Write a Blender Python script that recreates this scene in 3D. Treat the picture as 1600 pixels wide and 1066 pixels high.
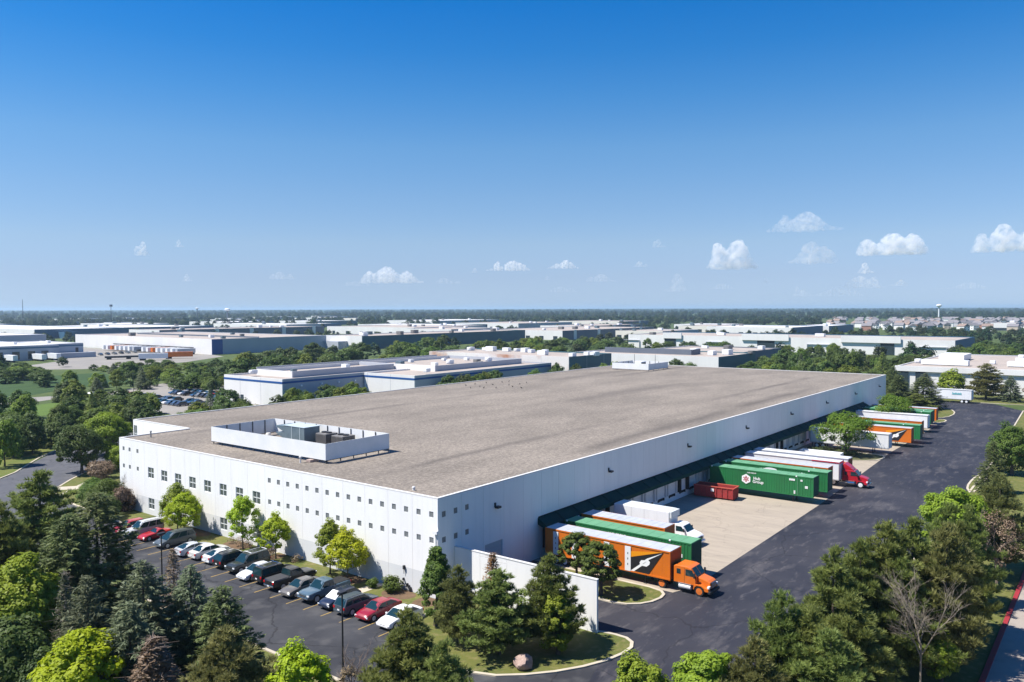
import bpy, math, random
import numpy as np
from mathutils import Matrix, Vector

# ------------------------------------------------------------------ camera, sky, sun, exposure
SC = bpy.context.scene
COL = SC.collection
for o in list(bpy.data.objects):
    bpy.data.objects.remove(o)

CAM_LOC = Vector((-60.17, -55.92, 30.0))          # a drone 30 m above the truck court's near corner
YAW, PITCH, ROLL = math.radians(37.555), math.radians(2.294), math.radians(0.165)
fw = Vector((math.cos(YAW) * math.cos(PITCH), math.sin(YAW) * math.cos(PITCH), -math.sin(PITCH)))
rt0 = Vector((math.sin(YAW), -math.cos(YAW), 0))
up0 = rt0.cross(fw)
rt = rt0 * math.cos(ROLL) - up0 * math.sin(ROLL)
up = up0 * math.cos(ROLL) + rt0 * math.sin(ROLL)
cam = bpy.data.objects.new('camera', bpy.data.cameras.new('camera'))
COL.objects.link(cam)
cam.data.sensor_width = 36
cam.data.lens = 28.305
cam.data.clip_start = 1
cam.data.clip_end = 60000
cam.matrix_world = Matrix(((rt.x, up.x, -fw.x, CAM_LOC.x), (rt.y, up.y, -fw.y, CAM_LOC.y), (rt.z, up.z, -fw.z, CAM_LOC.z), (0, 0, 0, 1)))
SC.camera = cam

SUN_DIR = Vector((0.47, -0.46, -1.0)).normalized()   # the way the light travels
SUN_ELEV = math.asin(-SUN_DIR.z)
SUN_ROT = math.atan2(-SUN_DIR.x, -SUN_DIR.y)
W = bpy.data.worlds.new('World')
SC.world = W
W.use_nodes = True
wn = W.node_tree
wn.nodes.clear()
sky = wn.nodes.new('ShaderNodeTexSky')
sky.sky_type = 'NISHITA'
sky.sun_disc = False
sky.sun_elevation = SUN_ELEV
sky.sun_rotation = SUN_ROT
sky.altitude = 200
sky.air_density = 1.0
sky.dust_density = 0.0
sky.ozone_density = 1.5
bg = wn.nodes.new('ShaderNodeBackground')
bg.inputs['Strength'].default_value = 0.089
# the clear, deep blue of this day: the scattering model's colour graded by height above the horizon, all round alike
tc = wn.nodes.new('ShaderNodeTexCoord')
sz = wn.nodes.new('ShaderNodeSeparateXYZ')
cr = wn.nodes.new('ShaderNodeValToRGB')
els = cr.color_ramp.elements
GRADE = [(0.0, (.325, .478, .92)), (0.04, (.42, .505, .80)), (0.08, (.515, .59, .78)), (0.136, (.49, .632, .815)), (0.193, (.42, .665, .868)), (0.25, (.25, .62, .92)), (0.30, (.125, .565, .955)), (0.36, (.045, .52, 1.0)), (0.6, (.08, .50, 1.0))]
els[0].position, els[0].color = GRADE[0][0], (*GRADE[0][1], 1)
els[1].position, els[1].color = GRADE[-1][0], (*GRADE[-1][1], 1)
for p_, c_ in GRADE[1:-1]:
    e_ = els.new(p_)
    e_.color = (*c_, 1)
mx = wn.nodes.new('ShaderNodeMix')
mx.data_type = 'RGBA'
mx.blend_type = 'MULTIPLY'
mx.inputs['Factor'].default_value = 1
wo = wn.nodes.new('ShaderNodeOutputWorld')
wn.links.new(tc.outputs['Generated'], sz.inputs[0])
wn.links.new(sz.outputs['Z'], cr.inputs['Fac'])
wn.links.new(sky.outputs[0], mx.inputs['A'])
wn.links.new(cr.outputs['Color'], mx.inputs['B'])
wn.links.new(mx.outputs['Result'], bg.inputs['Color'])
wn.links.new(bg.outputs[0], wo.inputs['Surface'])

sun = bpy.data.objects.new('sun', bpy.data.lights.new('sun', 'SUN'))
COL.objects.link(sun)
sun.data.energy = 5.0
sun.data.angle = math.radians(0.53)
sun.data.color = (1.0, 0.955, 0.88)
sun.rotation_euler = SUN_DIR.to_track_quat('-Z', 'Y').to_euler()
sun.location = (0, 0, 80)

SC.view_settings.view_transform = 'Standard'
SC.view_settings.look = 'None'
SC.view_settings.exposure = 0.76
SC.view_settings.gamma = 1
SC.view_settings.use_curve_mapping = False
SC.cycles.use_denoising = True
try:
    SC.cycles.denoiser = 'OPENIMAGEDENOISE'
except Exception:
    pass
SC.cycles.max_bounces = 8
SC.cycles.transparent_max_bounces = 8
SC.cycles.volume_bounces = 4
SC.cycles.caustics_reflective = False
SC.cycles.caustics_refractive = False

R = math.radians
rnd = random.Random(7)


# ------------------------------------------------------------------ helpers
class MB:
    """collects faces and links them as ONE mesh object"""
    def __init__(self):
        self.v, self.f, self.m = [], [], []

    def poly(self, pts, m=0):
        b = len(self.v)
        self.v += [tuple(p) for p in pts]
        self.f.append(tuple(range(b, b + len(pts))))
        self.m.append(m)
        return self

    def box(self, x0, x1, y0, y1, z0, z1, m=0):
        b = len(self.v)
        self.v += [(x0, y0, z0), (x1, y0, z0), (x1, y1, z0), (x0, y1, z0), (x0, y0, z1), (x1, y0, z1), (x1, y1, z1), (x0, y1, z1)]
        self.f += [(b, b + 3, b + 2, b + 1), (b + 4, b + 5, b + 6, b + 7), (b, b + 1, b + 5, b + 4), (b + 1, b + 2, b + 6, b + 5),
                   (b + 2, b + 3, b + 7, b + 6), (b + 3, b, b + 4, b + 7)]
        self.m += [m] * 6
        return self

    def prism(self, prof, axis, t0, t1, m=0):
        """closed profile extruded along x, y or z; prof holds the other two coordinates in order"""
        def at(p, t):
            return (t, p[0], p[1]) if axis == 'x' else (p[0], t, p[1]) if axis == 'y' else (p[0], p[1], t)
        n = len(prof)
        b = len(self.v)
        self.v += [at(p, t0) for p in prof] + [at(p, t1) for p in prof]
        for i in range(n):
            j = (i + 1) % n
            self.f.append((b + i, b + j, b + n + j, b + n + i))
        self.f.append(tuple(b + n + i for i in range(n)))
        self.f.append(tuple(b + n - 1 - i for i in range(n)))
        self.m += [m] * (n + 2)
        return self

    def tube(self, p0, p1, r0, r1=None, n=8, cap=True, m=0):
        r1 = r0 if r1 is None else r1
        p0, p1 = Vector(p0), Vector(p1)
        d = (p1 - p0).normalized()
        a = d.orthogonal().normalized()
        c = d.cross(a)
        b = len(self.v)
        for p, r in ((p0, r0), (p1, r1)):
            for i in range(n):
                t = 2 * math.pi * i / n
                self.v.append(tuple(p + a * (r * math.cos(t)) + c * (r * math.sin(t))))
        for i in range(n):
            j = (i + 1) % n
            self.f.append((b + i, b + j, b + n + j, b + n + i))
            self.m.append(m)
        if cap:
            self.f.append(tuple(b + n - 1 - i for i in range(n)))
            self.f.append(tuple(b + n + i for i in range(n)))
            self.m += [m, m]
        return self

    def mesh(self, name, mats, smooth=False):
        me = bpy.data.meshes.new(name)
        me.from_pydata(self.v, [], self.f)
        for mt in (mats if isinstance(mats, (list, tuple)) else [mats]):
            me.materials.append(mt)
        if any(self.m):
            me.polygons.foreach_set('material_index', self.m)
        me.validate()
        me.update()
        # consistent outward normals
        import bmesh
        if len(self.f) < 4000 and len(self.f) > 5:
            bm = bmesh.new()
            bm.from_mesh(me)
            bmesh.ops.recalc_face_normals(bm, faces=bm.faces)
            bm.to_mesh(me)
            bm.free()
        if smooth:
            me.polygons.foreach_set('use_smooth', [True] * len(me.polygons))
            me.set_sharp_from_angle(angle=R(38))
        return me

    def build(self, name, mats, parent=None, smooth=False, bevel=0, label=None):
        return link(name, self.mesh(name, mats, smooth), parent, bevel, label)


def link(name, me, parent=None, bevel=0, label=None):
    o = bpy.data.objects.new(name, me)
    COL.objects.link(o)
    if parent is not None:
        o.parent = parent
    if bevel:
        b = o.modifiers.new('bevel', 'BEVEL')
        b.width = bevel
        b.segments = 2
        b.limit_method = 'ANGLE'
        b.angle_limit = R(35)
    if label:
        o['label'] = label
    return o


def tag(o, label, cat, group=None):
    o['label'] = label
    o['category'] = cat
    if group:
        o['group'] = group
    return o


def thing(name, label, cat, loc=(0, 0, 0), rz=0, group=None):
    o = bpy.data.objects.new(name, None)
    o.empty_display_size = 0.5
    COL.objects.link(o)
    o.location = loc
    o.rotation_euler = (0, 0, rz)
    return tag(o, label, cat, group)


def struct(o, kind='structure'):
    o['kind'] = kind
    return o


def copy_tree(o, parent=None):
    c = o.copy()
    COL.objects.link(c)
    if parent is not None:
        c.parent = parent
    for ch in [k for k in o.children]:
        copy_tree(ch, c)
    return c


# ------------------------------------------------------------------ materials
_mats = {}


def M(name, c1, c2=None, scale=0.5, rough=0.8, metal=0.0, spec=0.3, detail=5, bump=0.0, bscale=None, c3=None, scale3=8.0, f3=0.5, lo=0.35, hi=0.65, coat=0.0, stretch=None):
    """Principled with one broad and one fine noise in world position"""
    if name in _mats:
        return _mats[name]
    m = bpy.data.materials.new(name)
    m.use_nodes = True
    nt = m.node_tree
    N, Lk = nt.nodes, nt.links
    b = N['Principled BSDF']
    b.inputs['Roughness'].default_value = rough
    b.inputs['Metallic'].default_value = metal
    b.inputs['Specular IOR Level'].default_value = spec
    if coat:
        b.inputs['Coat Weight'].default_value = coat
        b.inputs['Coat Roughness'].default_value = 0.05
    b.inputs['Base Color'].default_value = (*c1, 1)
    vec = None
    if c2 is not None or c3 is not None or bump:
        g = N.new('ShaderNodeNewGeometry')
        vec = g.outputs['Position']
        if stretch:
            mp = N.new('ShaderNodeMapping')
            mp.inputs['Scale'].default_value = stretch
            Lk.new(vec, mp.inputs['Vector'])
            vec = mp.outputs[0]
    col = None
    if c2 is not None:
        t = N.new('ShaderNodeTexNoise')
        t.inputs['Scale'].default_value = scale
        t.inputs['Detail'].default_value = detail
        t.inputs['Roughness'].default_value = 0.6
        Lk.new(vec, t.inputs['Vector'])
        r = N.new('ShaderNodeMapRange')
        r.inputs['From Min'].default_value = lo
        r.inputs['From Max'].default_value = hi
        Lk.new(t.outputs['Fac'], r.inputs['Value'])
        x = N.new('ShaderNodeMix')
        x.data_type = 'RGBA'
        x.inputs['A'].default_value = (*c1, 1)
        x.inputs['B'].default_value = (*c2, 1)
        Lk.new(r.outputs[0], x.inputs['Factor'])
        col = x.outputs['Result']
    if c3 is not None:
        t = N.new('ShaderNodeTexNoise')
        t.inputs['Scale'].default_value = scale3
        t.inputs['Detail'].default_value = 3
        Lk.new(vec, t.inputs['Vector'])
        r = N.new('ShaderNodeMapRange')
        r.inputs['From Min'].default_value = 0.5
        r.inputs['From Max'].default_value = 0.75
        r.inputs['To Max'].default_value = f3
        Lk.new(t.outputs['Fac'], r.inputs['Value'])
        x = N.new('ShaderNodeMix')
        x.data_type = 'RGBA'
        x.inputs['A'].default_value = (*c1, 1)
        if col is not None:
            Lk.new(col, x.inputs['A'])
        x.inputs['B'].default_value = (*c3, 1)
        Lk.new(r.outputs[0], x.inputs['Factor'])
        col = x.outputs['Result']
    if col is not None:
        Lk.new(col, b.inputs['Base Color'])
    if bump:
        t = N.new('ShaderNodeTexNoise')
        t.inputs['Scale'].default_value = bscale or scale3
        t.inputs['Detail'].default_value = 6
        Lk.new(vec, t.inputs['Vector'])
        bp = N.new('ShaderNodeBump')
        bp.inputs['Strength'].default_value = bump
        bp.inputs['Distance'].default_value = 0.1
        Lk.new(t.outputs['Fac'], bp.inputs['Height'])
        Lk.new(bp.outputs[0], b.inputs['Normal'])
    _mats[name] = m
    return m


def leafmat(name, c1, c2, trans=0.3, var=0.35):
    """foliage: colour from the per-leaf 'tint' value and a per-plant random value, lit from both sides"""
    if name in _mats:
        return _mats[name]
    m = bpy.data.materials.new(name)
    m.use_nodes = True
    N, Lk = m.node_tree.nodes, m.node_tree.links
    N.clear()
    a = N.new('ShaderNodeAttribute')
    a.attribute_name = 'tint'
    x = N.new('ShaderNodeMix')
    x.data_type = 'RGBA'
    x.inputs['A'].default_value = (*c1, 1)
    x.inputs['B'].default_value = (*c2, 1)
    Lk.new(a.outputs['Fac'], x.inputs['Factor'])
    oi = N.new('ShaderNodeObjectInfo')
    mr = N.new('ShaderNodeMapRange')
    mr.inputs['To Min'].default_value = 1 - var
    mr.inputs['To Max'].default_value = 1 + var
    Lk.new(oi.outputs['Random'], mr.inputs['Value'])
    mr2 = N.new('ShaderNodeMapRange')
    mr2.inputs['To Min'].default_value = 0.485
    mr2.inputs['To Max'].default_value = 0.515
    Lk.new(oi.outputs['Random'], mr2.inputs['Value'])
    h = N.new('ShaderNodeHueSaturation')
    Lk.new(x.outputs['Result'], h.inputs['Color'])
    Lk.new(mr.outputs[0], h.inputs['Value'])
    Lk.new(mr2.outputs[0], h.inputs['Hue'])
    d = N.new('ShaderNodeBsdfPrincipled')
    d.inputs['Roughness'].default_value = 0.55
    d.inputs['Specular IOR Level'].default_value = 0.25
    t = N.new('ShaderNodeBsdfTranslucent')
    Lk.new(h.outputs[0], d.inputs['Base Color'])
    Lk.new(h.outputs[0], t.inputs['Color'])
    s = N.new('ShaderNodeMixShader')
    s.inputs[0].default_value = trans
    Lk.new(d.outputs[0], s.inputs[1])
    Lk.new(t.outputs[0], s.inputs[2])
    o = N.new('ShaderNodeOutputMaterial')
    Lk.new(s.outputs[0], o.inputs['Surface'])
    _mats[name] = m
    return m


def paint(name, c, rough=0.35, coat=0.6, metal=0.0):
    return M('paint_' + name, c, rough=rough, coat=coat, metal=metal, spec=0.4)


white_wall = M('white_wall_paint', (0.85, 0.84, 0.82), (0.81, 0.80, 0.785), scale=0.25, rough=0.75, c3=(0.70, 0.70, 0.69), scale3=1.2, f3=0.25, stretch=(1, 1, 0.25))


def weather(m, amt=.035):
    """slightly different paint from panel to panel, and faint rain streaks"""
    N, Lk = m.node_tree.nodes, m.node_tree.links
    b = N['Principled BSDF']
    old = b.inputs['Base Color'].links[0].from_socket
    oi = N.new('ShaderNodeObjectInfo')
    r = N.new('ShaderNodeMapRange')
    r.inputs['To Min'].default_value = 1 - amt
    Lk.new(oi.outputs['Random'], r.inputs['Value'])
    g = N.new('ShaderNodeNewGeometry')
    mp = N.new('ShaderNodeMapping')
    mp.inputs['Scale'].default_value = (2.2, 2.2, .07)
    Lk.new(g.outputs['Position'], mp.inputs['Vector'])
    t = N.new('ShaderNodeTexNoise')
    t.inputs['Scale'].default_value = 1
    t.inputs['Detail'].default_value = 5
    Lk.new(mp.outputs[0], t.inputs['Vector'])
    r2 = N.new('ShaderNodeMapRange')
    r2.inputs['From Min'].default_value = .52
    r2.inputs['From Max'].default_value = .75
    r2.inputs['To Min'].default_value = 1
    r2.inputs['To Max'].default_value = .955
    Lk.new(t.outputs['Fac'], r2.inputs['Value'])
    mu = N.new('ShaderNodeMath')
    mu.operation = 'MULTIPLY'
    Lk.new(r.outputs[0], mu.inputs[0])
    Lk.new(r2.outputs[0], mu.inputs[1])
    x = N.new('ShaderNodeMix')
    x.data_type = 'RGBA'
    x.blend_type = 'MULTIPLY'
    x.inputs['Factor'].default_value = 1
    Lk.new(old, x.inputs['A'])
    Lk.new(mu.outputs[0], x.inputs['B'])
    Lk.new(x.outputs['Result'], b.inputs['Base Color'])


weather(white_wall)
band_wall = M('pale_grey_wall_band', (0.68, 0.685, 0.69), (0.64, 0.645, 0.65), scale=0.3, rough=0.8)
joint_dark = M('joint_grey', (0.42, 0.44, 0.46), rough=0.9)
steel = M('galvanised_steel', (0.5, 0.51, 0.52), rough=0.4, metal=0.7)
black = M('black_rubber', (0.018, 0.018, 0.02), (0.03, 0.03, 0.03), scale=6, rough=0.8)
dark = M('dark_metal', (0.03, 0.03, 0.033), rough=0.5)
glass = M('dark_glass', (0.02, 0.03, 0.035), rough=0.06, spec=0.5)
car_glass = M('car_glass', (0.010, 0.032, 0.040), rough=0.05, spec=0.5)
window_glass = M('office_window_glass', (0.10, 0.12, 0.115), (0.07, 0.085, 0.085), scale=0.8, rough=0.08, spec=0.6)
chrome = M('chrome', (0.7, 0.7, 0.7), rough=0.12, metal=1.0)
rim_silver = M('silver_rim', (0.50, 0.50, 0.51), rough=0.4, metal=0.25)
red_light = M('red_lamp_glass', (0.45, 0.01, 0.012), rough=0.15)
lamp_glass = M('clear_lamp_glass', (0.75, 0.77, 0.8), rough=0.08, spec=0.8)
white_paint = paint('white', (0.80, 0.80, 0.80))
white_metal = M('white_sheet_metal', (0.78, 0.79, 0.80), (0.72, 0.73, 0.74), scale=0.6, rough=0.5, c3=(0.6, 0.59, 0.57), scale3=3, f3=0.3, stretch=(1, 1, 0.3))
grey_roof = M('grey_trailer_roof', (0.52, 0.54, 0.58), (0.44, 0.46, 0.5), scale=0.9, rough=0.55, metal=0.2)
bark = M('bark', (0.075, 0.058, 0.045), (0.12, 0.095, 0.075), scale=4, rough=0.95)
pale_bark = M('pale_dead_wood', (0.29, 0.245, 0.19), (0.20, 0.17, 0.135), scale=3, rough=0.95)
brown_bark = M('brown_dead_wood', (0.19, 0.14, 0.11), (0.27, 0.21, 0.17), scale=3, rough=0.95)
# ------------------------------------------------------------------ the setting: ground, paving, kerbs
lawn_m = M('dry_lawn', (0.125, 0.125, 0.030), (0.075, 0.098, 0.020), scale=0.22, rough=0.95, c3=(0.21, 0.17, 0.075), scale3=1.6, f3=0.7, bump=0.4, bscale=6)
field_m = M('rough_ground', (0.045, 0.075, 0.016), (0.075, 0.105, 0.025), scale=0.05, rough=0.95, c3=(0.095, 0.10, 0.035), scale3=0.6, f3=0.6, bump=0.5, bscale=1.5)
marsh_m = M('marsh_reeds', (0.022, 0.052, 0.011), (0.036, 0.075, 0.016), scale=0.06, rough=0.95, stretch=(1, 3, 1), c3=(0.065, 0.09, 0.026), scale3=0.5, f3=0.6, bump=0.6, bscale=1.2)
mown_m = M('mown_grass', (0.085, 0.14, 0.020), (0.07, 0.12, 0.02), scale=0.2, rough=0.95, c3=(0.12, 0.19, 0.03), scale3=1.5, f3=0.5)
asphalt_m = M('parking_asphalt', (0.030, 0.031, 0.037), (0.055, 0.056, 0.062), scale=0.10, rough=0.85, spec=.2, lo=.38, hi=.66, c3=(0.10, 0.098, 0.098), scale3=0.45, f3=0.7, bump=0.15, bscale=12, detail=8)
concrete_m = M('apron_concrete', (0.36, 0.305, 0.24), (0.31, 0.265, 0.21), scale=0.3, rough=0.85, c3=(0.25, 0.215, 0.18), scale3=0.9, f3=0.6, stretch=(1.6, 0.35, 1))
kerb_m = M('kerb_concrete', (0.50, 0.44, 0.34), (0.42, 0.37, 0.29), scale=0.7, rough=0.9)
road_m = M('road_asphalt', (0.075, 0.078, 0.088), (0.10, 0.10, 0.11), scale=0.3, rough=0.85, c3=(0.05, 0.05, 0.055), scale3=0.8, f3=0.5)
lot_m = M('pale_lot_paving', (0.27, 0.25, 0.22), (0.22, 0.205, 0.185), scale=0.05, rough=0.9)
mulch_m = M('mulch', (0.15, 0.095, 0.055), (0.10, 0.065, 0.04), scale=1.5, rough=1.0)
path_m = M('footpath_concrete', (0.48, 0.42, 0.33), (0.43, 0.38, 0.30), scale=0.5, rough=0.9)


def court_material():
    """sealed black asphalt with paler scuffed streaks across the drive"""
    m = M('court_asphalt', (0.021, 0.022, 0.031), (0.029, 0.030, 0.040), scale=0.1, rough=0.7, spec=0.2, detail=8, bump=0.1, bscale=10)
    N, Lk = m.node_tree.nodes, m.node_tree.links
    b = N['Principled BSDF']
    old = b.inputs['Base Color'].links[0].from_socket
    g = N.new('ShaderNodeNewGeometry')
    fac = None
    for sc, stretch, lo, hi, amt in ((0.22, (0.5, 1.3, 1), 0.53, 0.78, 0.60), (0.8, (0.4, 1.5, 1), 0.56, 0.78, 0.60), (0.035, (1, 1, 1), 0.45, 0.75, 0.22)):
        mp = N.new('ShaderNodeMapping')
        mp.inputs['Scale'].default_value = stretch
        Lk.new(g.outputs['Position'], mp.inputs['Vector'])
        t = N.new('ShaderNodeTexNoise')
        t.inputs['Scale'].default_value = sc
        t.inputs['Detail'].default_value = 7
        t.inputs['Roughness'].default_value = 0.65
        Lk.new(mp.outputs[0], t.inputs['Vector'])
        r = N.new('ShaderNodeMapRange')
        r.inputs['From Min'].default_value = lo
        r.inputs['From Max'].default_value = hi
        r.inputs['To Max'].default_value = amt
        Lk.new(t.outputs['Fac'], r.inputs['Value'])
        if fac is None:
            fac = r.outputs[0]
        else:
            a = N.new('ShaderNodeMath')
            a.operation = 'ADD'
            a.use_clamp = True
            Lk.new(fac, a.inputs[0])
            Lk.new(r.outputs[0], a.inputs[1])
            fac = a.outputs[0]
    x = N.new('ShaderNodeMix')
    x.data_type = 'RGBA'
    Lk.new(fac, x.inputs['Factor'])
    Lk.new(old, x.inputs['A'])
    x.inputs['B'].default_value = (0.17, 0.155, 0.15, 1)
    Lk.new(x.outputs['Result'], b.inputs['Base Color'])
    return m


court_m = court_material()


def crackle(m, scale, width, amount, colour=(.012, .012, .014)):
    """thin sealed cracks over paving"""
    N, Lk = m.node_tree.nodes, m.node_tree.links
    b = N['Principled BSDF']
    old = b.inputs['Base Color'].links[0].from_socket
    g = N.new('ShaderNodeNewGeometry')
    dn = N.new('ShaderNodeTexNoise')
    dn.inputs['Scale'].default_value = .35
    dn.inputs['Detail'].default_value = 4
    Lk.new(g.outputs['Position'], dn.inputs['Vector'])
    ad = N.new('ShaderNodeMix')
    ad.data_type = 'RGBA'
    ad.blend_type = 'ADD'
    ad.inputs['Factor'].default_value = 3.0
    ad.clamp_factor = False
    Lk.new(g.outputs['Position'], ad.inputs['A'])
    Lk.new(dn.outputs['Color'], ad.inputs['B'])
    v = N.new('ShaderNodeTexVoronoi')
    v.feature = 'DISTANCE_TO_EDGE'
    v.inputs['Scale'].default_value = scale
    Lk.new(ad.outputs['Result'], v.inputs['Vector'])
    r = N.new('ShaderNodeMapRange')
    r.inputs['From Min'].default_value = width
    r.inputs['From Max'].default_value = 0
    r.inputs['To Max'].default_value = amount
    Lk.new(v.outputs['Distance'], r.inputs['Value'])
    x = N.new('ShaderNodeMix')
    x.data_type = 'RGBA'
    Lk.new(r.outputs[0], x.inputs['Factor'])
    Lk.new(old, x.inputs['A'])
    x.inputs['B'].default_value = (*colour, 1)
    Lk.new(x.outputs['Result'], b.inputs['Base Color'])


crackle(asphalt_m, .085, .012, .7)
crackle(court_m, .055, .008, .6)
crackle(concrete_m, .16, .012, .35, (.12, .10, .085))
crackle(road_m, .1, .012, .5)


def smooth_loop(pts, it=2):
    for _ in range(it):
        out = []
        n = len(pts)
        for i in range(n):
            a, b = pts[i], pts[(i + 1) % n]
            out += [(a[0] * .75 + b[0] * .25, a[1] * .75 + b[1] * .25), (a[0] * .25 + b[0] * .75, a[1] * .25 + b[1] * .75)]
        pts = out
    return pts


def sheet(name, pts, z, m, parent=None):
    """flat paving of any outline at height z"""
    import bmesh
    bm = bmesh.new()
    f = bm.faces.new([bm.verts.new((x, y, z)) for x, y in pts])
    if f.calc_area() and f.normal.z < 0:
        f.normal_flip()
    bm.normal_update()
    for f in bm.faces:
        if f.normal.z < 0:
            f.normal_flip()
    bmesh.ops.triangulate(bm, faces=bm.faces[:])
    me = bpy.data.meshes.new(name)
    bm.to_mesh(me)
    bm.free()
    me.materials.append(m)
    o = link(name, me, parent)
    return struct(o) if parent is None else o


def kerb(pts, w=0.32, h=0.13, closed=True, name='kerb', m=None, z=0.0):
    """a raised strip of kerb along a line"""
    mb = MB()
    n = len(pts)
    P2 = [Vector((p[0], p[1])) for p in pts]
    L, Rr = [], []
    for i in range(n):
        a = P2[(i - 1) % n] if closed or i > 0 else P2[i]
        b = P2[(i + 1) % n] if closed or i < n - 1 else P2[i]
        d = (b - a).normalized()
        nn = Vector((-d.y, d.x))
        L.append(P2[i] + nn * w / 2)
        Rr.append(P2[i] - nn * w / 2)
    for i in range(n if closed else n - 1):
        j = (i + 1) % n
        a, b, c, d = L[i], L[j], Rr[j], Rr[i]
        mb.poly([(a.x, a.y, z + h), (d.x, d.y, z + h), (c.x, c.y, z + h), (b.x, b.y, z + h)])
        mb.poly([(a.x, a.y, z), (a.x, a.y, z + h), (b.x, b.y, z + h), (b.x, b.y, z)])
        mb.poly([(d.x, d.y, z), (c.x, c.y, z), (c.x, c.y, z + h), (d.x, d.y, z + h)])
    return struct(mb.build(name, m or kerb_m))


def island(pts, lm=None, it=2, h=0.09):
    p = smooth_loop(pts, it)
    sheet('planting_island', p, h, lm or lawn_m)
    kerb(p)
    return p


g = MB()
S = 26000
g.poly([(-S, -S, 0), (S, -S, 0), (S, S, 0), (-S, S, 0)])
struct(g.build('ground', field_m))

# front parking, truck court and the drive between them
LOT = [(-18.1, 66), (-18.1, -6), (-19.5, -12), (-23, -18), (-27, -26), (-21, -40), (-12, -30), (-6, -32.5), (4, -35), (20, -35.8), (60, -36), (120, -35), (214, -31.6),
       (228, -23), (236, -18), (236, 10), (215, 12), (200, 6), (198, -4), (190.3, -4), (190.3, 0), (0, 0), (-4.6, 0), (-4.6, 66)]
sheet('truck_court', [(-12, -24), (-27, -26), (-21, -40), (-12, -30), (-6, -32.5), (4, -35), (20, -35.8), (60, -36), (120, -35), (214, -31.6), (228, -23), (230, -18), (229, 12), (205, 12),
                      (203, -2), (190.4, -2), (190.4, -0.1), (2.6, -0.1), (2.6, -17), (0, -20)], 0.012, court_m)
sheet('parking_lot', [(-18.1, 66), (-18.1, -6), (-19.5, -12), (-22.5, -18), (-27, -26), (-12, -24), (0, -20), (2.6, -17), (2.6, -0.1), (-4.6, -0.1), (-4.6, 62), (-4.6, 66)], 0.016, asphalt_m)
sheet('side_road', smooth_loop([(-18.1, 64), (-15, 85), (-8, 98), (1, 106.5), (10, 118.5), (20, 129.5), (40, 139), (120, 150), (120, 132), (45, 122), (30, 114), (18, 105), (10, 98), (4, 92), (-0.9, 86.5), (-3.5, 80), (-4.6, 64)], 1), 0.020, road_m)
sheet('concrete_apron', [(16.6, -0.1), (16.6, -18.2), (20, -19.3), (64, -18.9), (106, -17.5), (120, -17.0), (140, -17.2), (180, -17.2), (180, -0.1)], 0.024, concrete_m)
# grass beside the building and along the street
lawn_front = [(-4.6, 66), (-4.6, -1.5), (-0.02, -1.5), (-0.02, 66)]
sheet('front_lawn', lawn_front, 0.10, lawn_m)
kerb([(-4.6, 66), (-4.6, -1.6)], closed=False)
sheet('street_verge', [(-18.1, 90), (-18.1, -6), (-19.5, -12), (-22.5, -18), (-27, -26), (-60, -30), (-80, 60), (-40, 100)], 0.03, lawn_m)
kerb([(-18.1, 60), (-18.1, -6), (-19.5, -12), (-22.5, -18), (-27, -26)], closed=False)
sheet('court_verge', [(-21, -40), (-12, -30.3), (-6, -32.8), (4, -35.3), (20, -36.1), (60, -36.3), (120, -35.3), (214, -31.9), (214, -46.5), (-21, -46.8)], 0.03, lawn_m)
kerb([(-12, -30.2), (-6, -32.7), (4, -35.2), (20, -36), (60, -36.2), (120, -35.2), (214, -31.8)], closed=False)
red_kerb = M('red_kerb_paint', (0.33, 0.02, 0.03), (0.24, 0.03, 0.035), scale=2, rough=0.7)
kerb([(-20, -47.1), (80, -47.1)], closed=False, name='red_kerb', m=red_kerb, w=0.4, h=0.15)
sheet('concrete_drive', [(-30, -47.3), (120, -47.3), (120, -75), (-30, -75)], 0.035, M('drive_concrete', (0.33, 0.285, 0.245), (0.28, 0.245, 0.215), scale=0.25, rough=0.9, c3=(.22, .19, .17), scale3=.8))

sheet('side_lawn', [(-0.02, 66.2), (-4.5, 66), (-3.4, 80), (-0.8, 86.3), (4, 91.8), (10, 97.8), (18, 104.8), (30, 104), (30, 85.5), (11.4, 84.2), (11.4, 66.2)], 0.085, lawn_m)
kerb([(-4.5, 62), (-3.4, 80), (-0.8, 86.3), (4, 91.8), (10, 97.8), (18, 104.8), (30, 113.7)], closed=False)
kerb([(-18.3, 60), (-15.2, 85.2), (-8.2, 98.3), (0.8, 106.8), (9.8, 118.9), (19.8, 129.9), (40, 139.3)], closed=False)
sheet('road_verge', [(-18.4, 90), (-15.3, 85.4), (-8.3, 98.5), (0.7, 107), (9.7, 119.2), (19.7, 130.2), (40, 139.6), (30, 146), (-8, 145), (-40, 100)], 0.035, M('verge_grass', (0.13, 0.135, 0.03), (0.09, 0.12, 0.02), scale=0.2, rough=0.95))
sheet('footpath', [(-1.6, 85.3), (0.4, 87.2), (12, 78.2), (12, 75.6)], 0.095, path_m)
sheet('footpath', [(-3.6, 79.0), (-3.3, 80.3), (5.4, 88.6), (6.6, 87.6)], 0.099, path_m)

# marsh, mown patches and the dirt lane to the left
sheet('marsh', [(20, 330), (125, 335), (108, 268), (92, 268), (76, 262), (46, 240), (10, 240), (-30, 290)], 0.03, marsh_m)
sheet('mown_patch', [(40, 216), (56, 220), (66, 206), (54, 190), (34, 188)], 0.035, mown_m)
sheet('dirt_lane', [(38, 232), (58, 243), (84, 236), (82, 228), (58, 230), (42, 222)], 0.04, lot_m)
sheet('scrub_meadow', [(110, 330), (180, 380), (215, 330), (160, 250), (110, 240)], 0.025, M('meadow', (0.050, 0.085, 0.018), (0.085, 0.115, 0.030), scale=0.09, rough=0.95, c3=(0.13, 0.12, 0.055), scale3=0.3, f3=0.5))
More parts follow.
